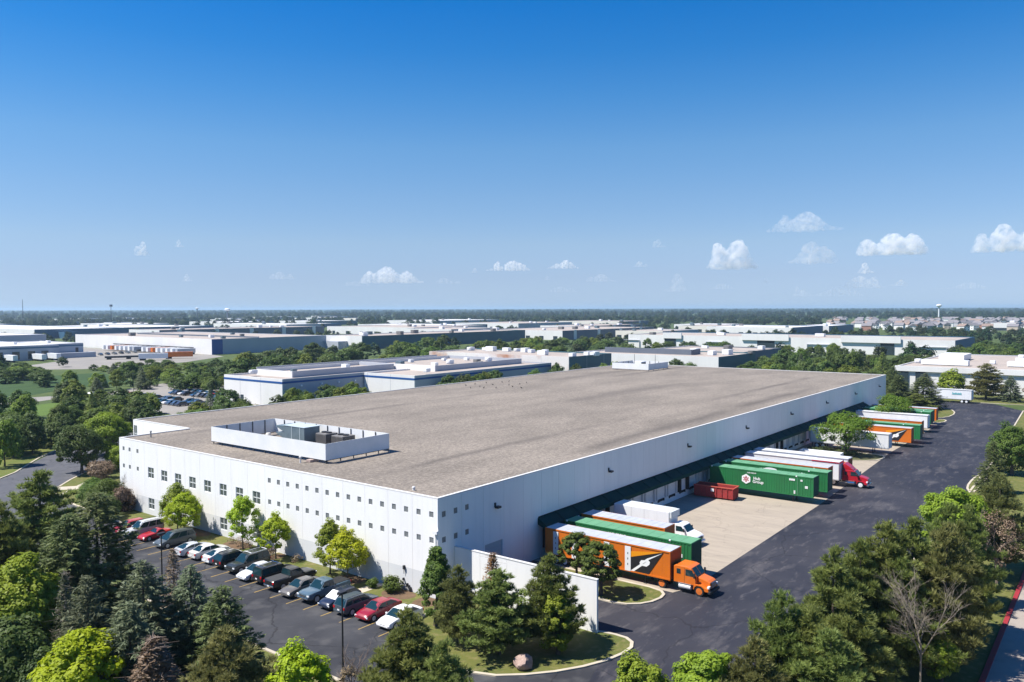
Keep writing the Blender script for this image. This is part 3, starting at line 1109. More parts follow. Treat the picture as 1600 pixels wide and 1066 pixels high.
def add_wheel(parent, x, y, r, w, rim_mat):
    t, m = wheel_meshes(r, w, rim_mat)
    o = link('wheel', t, parent)
    o.location = (x, y, r)
    link('rim', m, o)
    return o


STYLES = {
    # L, W, belt profile (x, z), cabin (rear base, roof rear, roof front, front base), roof z, wheel r, ground clearance
    'sedan': dict(L=4.75, W=1.84, top=[(-1, .62), (-.985, .93), (-.90, 1.00), (-.62, 1.01), (.36, .96), (.72, .86), (.93, .72), (1, .52)], cab=(-.78, -.40, .13, .50), H=1.46, r=.33, sill=.24),
    'coupe': dict(L=4.6, W=1.82, top=[(-1, .62), (-.985, .95), (-.88, 1.02), (-.62, 1.0), (.36, .94), (.74, .83), (.93, .70), (1, .50)], cab=(-.88, -.36, .06, .46), H=1.38, r=.33, sill=.22),
    'sports': dict(L=4.2, W=1.74, top=[(-1, .55), (-.97, .82), (-.80, .88), (-.5, .88), (.26, .86), (.66, .78), (.92, .62), (1, .46)], cab=(-.46, -.30, -.10, .22), H=1.22, r=.31, sill=.2),
    'hatch': dict(L=4.35, W=1.78, top=[(-1, .62), (-.985, .98), (-.90, 1.04), (-.6, 1.05), (.42, .98), (.74, .88), (.93, .72), (1, .52)], cab=(-.97, -.66, .16, .58), H=1.54, r=.32, sill=.24),
    'wagon': dict(L=4.75, W=1.85, top=[(-1, .66), (-.985, 1.02), (-.90, 1.10), (-.6, 1.10), (.38, 1.05), (.74, .98), (.94, .84), (1, .60)], cab=(-.98, -.80, .12, .50), H=1.70, r=.36, sill=.30),
    'suv': dict(L=5.0, W=1.95, top=[(-1, .70), (-.99, 1.08), (-.92, 1.16), (-.6, 1.16), (.40, 1.12), (.78, 1.08), (.96, .94), (1, .66)], cab=(-.985, -.90, .14, .47), H=1.88, r=.40, sill=.36),
    'minivan': dict(L=4.95, W=1.93, top=[(-1, .64), (-.99, 1.02), (-.92, 1.08), (-.6, 1.08), (.50, 1.04), (.76, .94), (.94, .78), (1, .56)], cab=(-.985, -.84, .18, .66), H=1.74, r=.35, sill=.26),
    'pickup': dict(L=5.75, W=2.0, top=[(-1, .72), (-.995, 1.10), (-.95, 1.20), (-.6, 1.20), (.36, 1.18), (.78, 1.13), (.965, 1.02), (1, .68)], cab=(-.22, -.18, .22, .44), H=1.88, r=.41, sill=.42),
}


def car(style, label, col, loc, rz, group, rails=False, shade=False, tonneau=None, cat='car', name=None, racks=None):
    s = STYLES[style]
    L, Wd, H, r, sill = s['L'], s['W'], s['H'], s['r'], s['sill']
    hl, hw = L / 2, Wd / 2
    t = thing(name or {'pickup': 'pickup_truck', 'suv': 'parked_suv', 'minivan': 'parked_minivan'}.get(style, 'parked_car'), label, cat, loc, rz, group)
    top = [(x * hl, z) for x, z in s['top']]

    def zt(x):
        return float(np.interp(x, [p[0] for p in top], [p[1] for p in top]))

    def wd(x):
        u = abs(x) / hl
        return hw * (1 - 0.16 * max(0, (u - .72) / .28) ** 2)
    wb = 0.60 * hl
    xs = sorted({p[0] for p in top} | {-.8 * hl, -.4 * hl, -.2 * hl, 0.0, .2 * hl, .6 * hl, .86 * hl})
    mb = MB()
    rings = []
    for x in xs:
        z, w = zt(x), wd(x)
        zs = sill + (0.12 if abs(x) > .93 * hl else 0)
        rings.append([(x, w * .94, zs), (x, w, zs + .16), (x, w, (z + zs) / 2 + .08), (x, w * .95, z - .05), (x, w * .86, z), (x, w * .4, z + .025),
                      (x, -w * .4, z + .025), (x, -w * .86, z), (x, -w * .95, z - .05), (x, -w, (z + zs) / 2 + .08), (x, -w, zs + .16), (x, -w * .94, zs)])
    b = len(mb.v)
    n = len(rings[0])
    for rg in rings:
        mb.v += rg
    for i in range(len(rings) - 1):
        for j in range(n):
            k = (j + 1) % n
            mb.f.append((b + i * n + j, b + i * n + k, b + (i + 1) * n + k, b + (i + 1) * n + j))
            mb.m.append(0)
    mb.f += [tuple(b + j for j in range(n)), tuple(b + (len(rings) - 1) * n + n - 1 - j for j in range(n))]
    mb.m += [0, 0]
    # the cabin
    c0, c1, c2, c3 = [q * hl for q in s['cab']]
    wb0, wt0 = hw * .91, hw * .76
    zr = H
    cab = {}
    for sy in (1, -1):
        cab[sy] = [(c0, sy * wb0, zt(c0) - .02), (c1, sy * wt0, zr - .05), (c2, sy * wt0, zr - .03), (c3, sy * wb0, zt(c3) - .02)]
    # roof (crowned)
    rx = [c1 + (c2 - c1) * q for q in (0, .25, .5, .75, 1)]
    rows = []
    for i, x in enumerate(rx):
        zc = zr - .04 + .03 * math.sin(math.pi * i / 4)
        rows.append([(x, wt0, zc - .03), (x, wt0 * .6, zc + .03), (x, -wt0 * .6, zc + .03), (x, -wt0, zc - .03)])
    for i in range(4):
        for j in range(3):
            mb.poly([rows[i][j], rows[i + 1][j], rows[i + 1][j + 1], rows[i][j + 1]])
    R4 = rows
    mb.poly([cab[1][0], R4[0][0], R4[0][1], R4[0][2], R4[0][3], cab[-1][0]])
    mb.poly([cab[-1][3], R4[4][3], R4[4][2], R4[4][1], R4[4][0], cab[1][3]])
    for sy in (1, -1):
        q = 0 if sy > 0 else 3
        mb.poly([cab[sy][0], R4[0][q], R4[1][q], R4[2][q], R4[3][q], R4[4][q], cab[sy][3]])
    pm = col if not isinstance(col, tuple) else paint('%.2f_%.2f_%.2f' % col, col)
    mb.build('body', pm, t, smooth=True, bevel=0.025)

    def pane(name, pts, off, mat_=car_glass, ins=.075):
        pts = [Vector(p) for p in pts]
        ctr = sum(pts, Vector()) / len(pts)
        nr = sum(((p - ctr).cross(q - ctr) for p, q in zip(pts, pts[1:] + pts[:1])), Vector()).normalized()
        if nr.dot(off) < 0:
            nr = -nr
        p2 = [ctr + (p - ctr) * (1 - ins) + nr * .022 for p in pts]
        p3 = [p - nr * .03 for p in p2]
        m2 = MB()
        m2.poly(p2)
        k = len(p2)
        for i in range(k):
            j = (i + 1) % k
            m2.poly([p2[i], p3[i], p3[j], p2[j]])
        return m2.build(name, mat_, t)
    pane('windscreen', [cab[1][3], R4[4][0], R4[4][1], R4[4][2], R4[4][3], cab[-1][3]], Vector((1, 0, .5)), white_metal if shade else car_glass)
    pane('rear_window', [cab[-1][0], R4[0][3], R4[0][2], R4[0][1], R4[0][0], cab[1][0]], Vector((-1, 0, .5)), ins=.14)
    for sy in (1, -1):
        q = 0 if sy > 0 else 3
        A, B, C, D = Vector(cab[sy][0]), Vector(R4[0][q]), Vector(R4[4][q]), Vector(cab[sy][3])
        cuts = [0, .5, 1] if style not in ('suv', 'minivan', 'wagon') else [0, .3, .64, 1]
        if style in ('sports', 'pickup'):
            cuts = [0, 1] if style == 'sports' else [0, .45, 1]
        lo0, lo1 = A.lerp(D, .03), A.lerp(D, .97)
        for a, e in zip(cuts, cuts[1:]):
            p = [lo0.lerp(lo1, a), B.lerp(C, a), B.lerp(C, e), lo0.lerp(lo1, e)]
            p[0], p[3] = p[0] + Vector((0, 0, .03)), p[3] + Vector((0, 0, .03))
            pane('side_window', p, Vector((0, sy, .2)), ins=.12)
    # wheels, arches, lamps, plates
    for x in (-wb, wb * 1.04):
        for sy in (1, -1):
            ar = MB()
            ar.tube((x, sy * (wd(x) - .08), r), (x, sy * (wd(x) + .006), r), r * 1.12, n=18)
            ar.build('wheel_arch', black, t)
            add_wheel(t, x, sy * (wd(x) - .085), r, .22, rim_silver)
    for sy in (1, -1):
        mb = MB()
        mb.box(hl * .945, hl * .985, sy * hw * .78 - .17, sy * hw * .78 + .17, zt(hl * .95) - .24, zt(hl * .95) - .07)
        mb.build('headlight', lamp_glass, t, bevel=.02)
        mb = MB()
        mb.box(-hl * 1.003, -hl * .975, sy * hw * .76 - .12, sy * hw * .76 + .12, zt(-hl * .97) - .30, zt(-hl * .97) - .06)
        mb.build('tail_light', red_light, t, bevel=.015)
        mb = MB()
        mb.box(c3 - .32, c3 - .18, sy * (hw * .9) if sy > 0 else -hw * 1.09, sy * hw * 1.09 if sy > 0 else -hw * .9, zt(c3) + .02, zt(c3) + .17)
        mb.build('mirror', pm, t, bevel=.02)
    mb = MB()
    zf = zt(hl * .96)
    mb.box(hl * .95, hl * 1.001, -hw * .45, hw * .45, zf - .26, zf - .08)
    mb.build('grille', chrome if style == 'pickup' else dark, t)
    mb = MB()
    mb.box(hl * .93, hl * 1.012, -hw * .82, hw * .82, sill + .10, sill + .26)
    mb.build('front_bumper', chrome if style == 'pickup' else pm, t, bevel=.03)
    mb = MB()
    mb.box(-hl * 1.012, -hl * .93, -hw * .82, hw * .82, sill + .10, sill + .28)
    mb.build('rear_bumper', chrome if style == 'pickup' else pm, t, bevel=.03)
    mb = MB()
    mb.box(-hl * 1.02, -hl * 1.013, -.16, .16, sill + .3, sill + .44) if style != 'pickup' else mb.box(-hl * 1.02, -hl * 1.013, -.16, .16, sill + .13, sill + .26)
    mb.build('licence_plate', white_paint, t)
    if style == 'pickup':
        mb = MB()
        x0, x1 = -hl * .95, c0 - .08
        mb.box(x0, x1, -hw * .84, hw * .84, 1.2, 1.245)
        mb.build('bed_cover' if tonneau else 'bed', tonneau or black, t, bevel=.02)
    if rails:
        mb = MB()
        for sy in (1, -1):
            mb.tube((c1 + .1, sy * wt0 * .86, zr + .06), (c2 - .15, sy * wt0 * .86, zr + .06), .025, n=6)
        mb.build('roof_rail', racks or dark, t)
    if racks:
        mb = MB()
        mb.tube((c1 + .15, -wt0 * .85, zr + .1), (c1 + .15, wt0 * .85, zr + .1), .035, n=6)
        mb.tube((c2 - .4, -wt0 * .85, zr + .1), (c2 - .4, wt0 * .85, zr + .1), .035, n=6)
        mb.build('roof_bar', racks, t)
    return t


GC = 'cars parked nose to the building in the front lot'
OUT, IN = math.pi, 0.0
CARS = [
    # style, label, colour, y, nose x, facing, options
    ('sedan', 'white sedan facing out in the stall nearest the pine island', (.78, .78, .78), -1.1, -8.9, OUT, {}),
    ('sedan', 'dark red sedan parked between the white sedan and the grey wagon', (.26, .008, .022), 2.0, -8.8, OUT, {}),
    ('wagon', 'blue grey crossover parked tail out beside the dark red sedan', (.055, .075, .095), 4.8, -9.1, IN, dict(rails=True)),
    ('hatch', 'dark navy hatchback with a white sunshade behind its windscreen', (.010, .018, .045), 7.3, -9.0, OUT, dict(shade=True)),
    ('pickup', 'steel blue pickup truck with a chrome grille facing out', (.075, .125, .17), 10.4, -9.1, OUT, dict(cat='pickup truck')),
    ('sedan', 'bronze grey sedan between the steel blue pickup and the black pickup', (.12, .11, .10), 13.2, -9.3, OUT, {}),
    ('pickup', 'black pickup truck with a covered bed parked tail out', (.010, .010, .011), 16.2, -9.0, IN, dict(cat='pickup truck', tonneau=M('vinyl_cover', (.05, .05, .052), rough=.7))),
    ('suv', 'black sport utility with chrome roof bars parked tail out', (.008, .009, .011), 18.9, -8.6, IN, dict(rails=True, racks=chrome, cat='suv')),
    ('sedan', 'silver white sedan facing out beside the black utility with roof bars', (.62, .64, .66), 21.3, -9.0, OUT, {}),
    ('suv', 'dark green grey sport utility facing out with a pale roof rack', (.022, .028, .028), 24.4, -8.4, OUT, dict(rails=True, racks=white_metal, cat='suv')),
    ('wagon', 'black utility wagon parked tail out beside the silver saloon row', (.010, .011, .013), 27.2, -8.2, IN, dict(rails=True, cat='suv')),
    ('coupe', 'short white silver coupe parked tail out beside the black utility wagon', (.66, .67, .68), 29.8, -8.0, IN, {}),
    ('sedan', 'warm silver sedan parked tail out, middle of the three pale cars', (.56, .55, .52), 32.6, -8.1, IN, {}),
    ('coupe', 'silver grey coupe at the left end of the three pale cars', (.50, .52, .55), 35.1, -8.5, IN, {}),
    ('minivan', 'dark grey minivan standing alone between empty stalls', (.085, .10, .105), 40.4, -8.2, OUT, dict(rails=True, cat='minivan')),
    ('sports', 'bright red open sports car with a low windscreen', (.36, .012, .016), 45.2, -7.8, OUT, {}),
    ('suv', 'silver sport utility beside the red sports car', (.46, .47, .48), 48.0, -8.4, OUT, dict(rails=True, cat='suv')),
    ('hatch', 'red hatchback half hidden by the spruces at the far end of the row', (.30, .012, .016), 51.0, -8.2, OUT, {}),
]
for st, lab, colr, y, nose, face, opt in CARS:
    car(st, lab, colr, (nose + STYLES[st]['L'] / 2, y, 0.016), face, GC, **opt)

# ------------------------------------------------------------------ trailers, tractors and other trucks at the docks
orange = M('orange_trailer_paint', (0.62, 0.155, 0.012), (0.56, 0.14, 0.014), scale=0.5, rough=0.45, coat=0.2)
orange_dk = M('orange_front_panel', (0.40, 0.095, 0.02), (0.34, 0.085, 0.02), scale=0.8, rough=0.6)
amber = M('amber_stripe', (0.75, 0.28, 0.01), rough=0.45)
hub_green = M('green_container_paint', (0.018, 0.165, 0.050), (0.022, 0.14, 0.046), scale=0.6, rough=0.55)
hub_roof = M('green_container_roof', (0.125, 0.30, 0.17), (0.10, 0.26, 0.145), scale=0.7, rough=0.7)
hub_dark = M('dark_green_doors', (0.010, 0.07, 0.045), rough=0.6)
trailer_white = M('trailer_white', (0.76, 0.77, 0.78), (0.70, 0.71, 0.72), scale=0.5, rough=0.5, c3=(0.6, 0.58, 0.55), scale3=2.2, f3=0.25, stretch=(1, 1, .3))
text_white = M('white_lettering', (0.80, 0.81, 0.80), rough=0.6)
decal_black = M('black_decal', (0.02, 0.02, 0.022), rough=0.5)
truck_orange = paint('truck_orange', (0.66, 0.15, 0.010), rough=0.4)
truck_red = paint('truck_red', (0.42, 0.010, 0.022), rough=0.35)


def letters(txt, size, mat_, parent, loc, flip=False, ext=0.004, name='lettering'):
    """raised lettering on the side that faces local -y"""
    c = bpy.data.curves.new(name, 'FONT')
    c.body = txt
    c.size = size
    c.extrude = ext
    c.offset = size * 0.018
    c.align_x, c.align_y = 'CENTER', 'CENTER'
    c.resolution_u = 3
    c.materials.append(mat_)
    tmp = bpy.data.objects.new('tmp', c)
    COL.objects.link(tmp)
    me = bpy.data.meshes.new_from_object(tmp)
    bpy.data.objects.remove(tmp)
    o = link(name, me, parent)
    o.location = loc
    o.rotation_euler = (math.pi / 2, 0, 0)
    return o


def flat(mb, pts, y, m=0, th=0.006):
    """a thin printed shape on the -y side: pts are (x, z)"""
    mb.poly([(x, y, z) for x, z in pts], m)
    n = len(pts)
    for i in range(n):
        (x0, z0), (x1, z1) = pts[i], pts[(i + 1) % n]
        mb.poly([(x0, y, z0), (x0, y + th, z0), (x1, y + th, z1), (x1, y, z1)], m)


def bolt_decal(t, L, Wd, H, Z0):
    """orange trailers: a black wedge with a white bolt near the front of the side"""
    y = -Wd / 2 - 0.012
    f = L / 2
    h = H - Z0
    zz = lambda q: Z0 + h * q
    mb = MB()
    flat(mb, [(f - .75, zz(.93)), (f - 5.0, zz(.50)), (f - 5.0, zz(.02)), (f - 2.55, zz(.02))], y)
    mb.build('black_wedge', decal_black, t)
    mb = MB()
    flat(mb, [(f - .75, zz(.945)), (f - 5.0, zz(.74)), (f - 5.0, zz(.51))], y - .002)
    mb.build('amber_stripe', amber, t)
    mb = MB()
    flat(mb, [(f - .85, zz(.90)), (f - 2.55, zz(.555)), (f - 2.35, zz(.49)), (f - 2.4, zz(.40)), (f - 2.75, zz(.30)), (f - 3.3, zz(.30)), (f - 4.35, zz(.02)), (f - 4.75, zz(.02)),
              (f - 3.55, zz(.34)), (f - 3.6, zz(.41)), (f - 3.4, zz(.50)), (f - 3.0, zz(.52)), (f - 2.7, zz(.60))], y - .006)
    bo = mb.build('white_bolt', text_white, t)
    mb = MB()
    flat(mb, [(f - 2.75, zz(.48)), (f - 3.25, zz(.36)), (f - 3.05, zz(.42))], y - .016)
    mb.build('bolt_slit', decal_black, bo)


def trailer(label, style, x, yr, L=16.2, group='trailers backed to the docks', yaw=0.0, landing=True, decal=True, box_l=None, rz=None, loc=None, mark=None):
    """a semi-trailer with its doors to the dock; local +x is its front"""
    Wd, Z0, H = 2.6, 1.12, 4.1
    t = thing('container_trailer' if style == 'green' else 'semi_trailer', label, 'trailer', loc or (x, yr - L / 2, 0.024), (-math.pi / 2 + yaw) if rz is None else rz, group)
    hl, hw = L / 2, Wd / 2
    side = {'orange': orange, 'green': hub_green, 'white': trailer_white}[style]
    front = {'orange': orange_dk, 'green': hub_dark, 'white': trailer_white}[style]
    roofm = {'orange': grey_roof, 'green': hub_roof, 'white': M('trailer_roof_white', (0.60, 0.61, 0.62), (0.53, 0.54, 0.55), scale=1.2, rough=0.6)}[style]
    mb = MB()
    mb.box(-hl, hl, -hw + .03, hw - .03, Z0, H - .02)
    mb.build('cargo_box', side, t)
    mb = MB()
    mb.box(hl + .001, hl + .05, -hw + .04, hw - .04, Z0 + .02, H - .05)
    mb.build('front_panel', front, t, bevel=.015)
    mb = MB()
    mb.box(-hl + .02, hl - .02, -hw + .05, hw - .05, H - .018, H + .035)
    for k in range(1, 12):
        xx = -hl + L * k / 12
        mb.box(xx - .025, xx + .025, -hw + .06, hw - .06, H + .036, H + .05)
    mb.build('roof', roofm, t)
    mb = MB()
    for sy in (-1, 1):
        y0, y1 = (sy * hw - .03, sy * hw + .02) if sy < 0 else (hw - .02, hw + .03)
        mb.box(-hl, hl, y0, y1, H - .12, H + .02)
        mb.box(-hl, hl, y0, y1, Z0 - .06, Z0 + .10)
    mb.build('side_rail', hub_green if style == 'green' else (M('aluminium_rail', (0.6, 0.61, 0.63), rough=.35, metal=.6) if style == 'white' else orange), t)
    mb = MB()
    for sx in (-1, 1):
        for sy in (-1, 1):
            mb.box(sx * hl - .06, sx * hl + .06, sy * (hw - .02) - .06, sy * (hw - .02) + .06, Z0 - .06, H + .03)
    mb.build('corner_post', {'green': hub_green, 'orange': orange, 'white': steel}[style], t)
    mb = MB()
    for sy in (-.55, .55):
        mb.box(-hl + .25, -hl + .32, sy * hw * 1.6 - .02, sy * hw * 1.6 + .02, Z0 + .1, H - .1)
    n = 40 if style == 'green' else 13
    ribs = MB()
    for k in range(n):
        xx = -hl + .3 + (L - .6) * (k + .5) / n
        w2 = .10 if style == 'green' else .02
        for sy in (-1, 1):
            yy = sy * (hw - .03)
            y0, y1 = (yy - (.035 if style == 'green' else .008), yy - .0005) if sy < 0 else (yy + .0005, yy + (.035 if style == 'green' else .008))
            ribs.box(xx - w2, xx + w2, y0, y1, Z0 + .12, H - .14)
    rb = ribs.build('side_ribs', side, t)
    rb['kind'] = 'stuff'
    # rear doors
    for sy in (-1, 1):
        mb = MB()
        mb.box(-hl - .05, -hl - .002, *(sorted((sy * .02, sy * (hw - .06)))), Z0 + .05, H - .08)
        mb.build('rear_door', side, t)
    # running gear at the rear, landing legs near the front
    mb = MB()
    mb.box(-hl + .3, hl - 1.2, -.45, -.33, .92, Z0 - .002)
    mb.box(-hl + .3, hl - 1.2, .33, .45, .92, Z0 - .002)
    for k in range(7):
        xx = -hl + 1 + (L - 2.4) * k / 6
        mb.box(xx - .05, xx + .05, -hw + .1, hw - .1, Z0 - .18, Z0 - .004)
    mb.build('chassis', dark, t)
    for xx in (-hl + 1.4, -hl + 2.65):
        mb = MB()
        mb.tube((xx, -hw + .1, .5), (xx, hw - .1, .5), .07, n=8)
        mb.build('axle', dark, t)
        for sy in (-1, 1):
            add_wheel(t, xx, sy * (hw - .18), .50, .26, white_metal)
            add_wheel(t, xx, sy * (hw - .48), .50, .26, white_metal)
    for sy in (-1, 1):
        mb = MB()
        mb.box(hl - 3.2, hl - 3.06, sy * .8 - .07, sy * .8 + .07, .12 if landing else .35, Z0 - .006)
        mb.box(hl - 3.3, hl - 2.96, sy * .8 - .16, sy * .8 + .16, .0 if landing else .3, .12 if landing else .35)
        mb.build('landing_leg', dark, t)
    for sy in (-1, 1):
        mb = MB()
        mb.box(-hl + .32, -hl + .36, *sorted((sy * .75, sy * 1.25)), .25, .95)
        mb.build('mud_flap', black, t)
    if style == 'orange' and decal:
        bolt_decal(t, L, Wd, H, Z0)
    return t


docked = {}
LX_ = [
    ('orange trailer with a black wedge and white bolt, coupled to the orange tractor', 'orange', 18.3, -1.55, 16.1, {}),
    ('green ribbed container trailer beside the orange tractor and trailer', 'green', 22.4, -1.55, 16.6, {}),
    ('short orange trailer with a grey roof between the green container and box truck', 'orange', 26.3, -1.55, 11.4, dict(decal=False)),
    ('green container trailer with a white hexagon emblem beside the red dumpster', 'green', 65.3, -1.55, 16.6, {}),
    ('green container trailer with a white oval behind the hexagon marked one', 'green', 70.4, -1.55, 17.2, {}),
    ('orange trailer with a pale roof between the green container and white trailer', 'orange', 74.4, -1.55, 16.1, dict(decal=False)),
    ('white trailer with a red roof edge coupled to the red tractor', 'white', 80.4, -1.55, 16.2, {}),
    ('white trailer with an orange front patch behind the red tractor', 'white', 84.6, -1.55, 16.5, {}),
    ('white trailer behind the shade tree at the middle of the docks', 'white', 117.5, -1.55, 15.7, {}),
    ('orange trailer with a black wedge and white bolt behind the shade tree', 'orange', 128.8, -1.55, 17.6, {}),
    ('green container trailer with a pale roof edge beyond the far bolt trailer', 'green', 134.8, -1.55, 18.2, {}),
    ('orange trailer with a white roof band in the far dock group', 'orange', 141.6, -1.55, 17.2, dict(decal=False)),
    ('white trailer partly behind the second shade tree far along the docks', 'white', 153.6, -1.55, 16.3, {}),
    ('green container trailer next to the far white trailer', 'green', 161.0, -1.55, 15.6, {}),
    ('green container trailer in front of the last orange trailer', 'green', 164.6, -1.55, 15.4, {}),
    ('last orange trailer in the far dock group next to the grass island', 'orange', 169.4, -1.55, 15.4, dict(decal=False)),
]
for i, (lab, st, x, yr, Lt, op) in enumerate(LX_):
    docked[i] = trailer(lab, st, x, yr, Lt, **op)

# near orange trailer: white upright strips along its side
t = docked[0]
for xx in (-6.6, -4.0, 0.3, 3.0):
    mb = MB()
    mb.box(xx - .36, xx + .36, -1.3 - .05, -1.3 - .012, 1.15, 3.85)
    st_ = mb.build('white_side_strip', trailer_white, t)
    mb = MB()
    for q in (1.9, 2.5, 3.1):
        mb.box(xx - .04, xx + .04, -1.3 - .07, -1.3 - .052, q - .1, q + .1)
    mb.build('latch', dark, st_)
# a single dual axle under the nose (dolly wheels of the coupled tractor)
# lettering and emblem on the green containers
t = docked[3]
mb = MB()
flat(mb, [(-2.2 + .80 * math.sin(k * math.pi / 3), 2.68 + .80 * math.cos(k * math.pi / 3)) for k in range(6)], -1.36)
hx = mb.build('hexagon_emblem', text_white, t)
hr = M('emblem_red', (0.42, 0.05, 0.06), rough=.6)
mb = MB()
for k in range(6):
    a = k * math.pi / 3 + math.pi / 6
    for q0, q1 in ((.10, .28), (.33, .48)):
        c, s_ = math.cos(a), math.sin(a)
        flat(mb, [(-2.2 + c * q0 - s_ * .09, 2.68 + s_ * q0 + c * .07), (-2.2 + c * q0 + s_ * .09, 2.68 + s_ * q0 - c * .07), (-2.2 + c * q1 + s_ * .16, 2.68 + s_ * q1 - c * .13), (-2.2 + c * q1 - s_ * .16, 2.68 + s_ * q1 + c * .13)], -1.372)
mb.build('emblem_mark', hr, hx)
letters('Hub', .66, text_white, t, (-.45, -1.345, 2.92))
letters('Group', .66, text_white, t, (-.25, -1.345, 2.40))
letters('HUB GROUP', .26, text_white, t, (-1.3, -1.345, 3.72))
for xx, z, w_, h_ in ((5.1, 3.5, .85, .15), (6.55, 3.5, .3, .14), (7.3, 2.55, .42, .2), (5.5, 1.6, .22, .26)):
    mb = MB()
    for q in range(3):
        flat(mb, [(xx + (q - 1) * w_ * .36 - w_ * .14, z - h_), (xx + (q - 1) * w_ * .36 + w_ * .14, z - h_), (xx + (q - 1) * w_ * .36 + w_ * .14, z + h_), (xx + (q - 1) * w_ * .36 - w_ * .14, z + h_)], -1.35)
    mb.build('white_marking', text_white, t)
mb = MB()
mb.box(5.93, 5.99, -1.342, -1.32, 1.2, 4.0)
mb.build('post_joint', hub_roof, t)
for j in (1, 4):
    t = docked[j]
    letters('HUB GROUP', .42, text_white, t, (-1.0, -1.345, 3.55))
    for xx, z, w_, h_ in ((4.7, 3.5, .9, .15), (6.3, 3.5, .3, .13), (7.1, 2.6, .42, .2)):
        mb = MB()
        for q in range(3):
            flat(mb, [(xx + (q - 1) * w_ * .36 - w_ * .14, z - h_), (xx + (q - 1) * w_ * .36 + w_ * .14, z - h_), (xx + (q - 1) * w_ * .36 + w_ * .14, z + h_), (xx + (q - 1) * w_ * .36 - w_ * .14, z + h_)], -1.35)
        mb.build('white_marking', text_white, t)
mb = MB()
flat(mb, [(-.4 + 1.1 * math.cos(k * math.pi / 8), 3.6 + .32 * math.sin(k * math.pi / 8)) for k in range(16)], -1.352)
mb.build('white_oval', text_white, docked[4])
for j in (1, 3, 4, 10, 13, 14):
    for sx in (-1, .72):
        mb = MB()
        for sy in (-1, 1):
            mb.box(sx * 8.0 - .1, sx * 8.0 + .1, sy * 1.3 - .06, sy * 1.3 + .06, 4.0, 4.17)
        mb.build('corner_casting', text_white, docked[j])
# white trailers: red roof edge on one, an orange patch on the other
hl = 16.2 / 2
mb = MB()
mb.box(hl + .052, hl + .08, -1.28, 1.28, 3.85, 4.14)
mb.box(hl - 4.5, hl, 1.335, 1.35, 3.85, 4.14)
mb.box(hl - 4.5, hl, -1.35, -1.335, 3.95, 4.14)
mb.build('red_roof_edge', truck_red, docked[6])
mb = MB()
mb.box(hl - .75, hl - .12, -1.345, -1.325, 2.6, 3.6)
mb.build('orange_patch', orange, docked[7])
mb = MB()
mb.box(16.5 / 2 + .052, 16.5 / 2 + .06, -1.2, 1.2, 1.2, 4.0)
mb.build('orange_front_patch', orange_dk, docked[7])

# the white trailer parked across the far end of the court
tf = trailer('lone white trailer with faded teal lettering parked along the far kerb', 'white', 0, 0, 15.4, group='trailers backed to the docks', rz=R(86.5), loc=(227, -9.4, 0.02), landing=True)
teal = M('teal_lettering', (0.05, 0.36, 0.40), rough=.6)
mb = MB()
for q in range(7):
    x0 = -4.9 + q * .38
    mb.poly([(x0, 1.345, 2.72), (x0 + .26, 1.345, 2.72), (x0 + .30, 1.345, 3.2 - .1 * (q % 3)), (x0 + .04, 1.345, 3.2 - .1 * (q % 2))])
mb.box(-5.0, -2.2, 1.33, 1.345, 2.58, 2.66)
mb.build('teal_lettering', teal, tf)


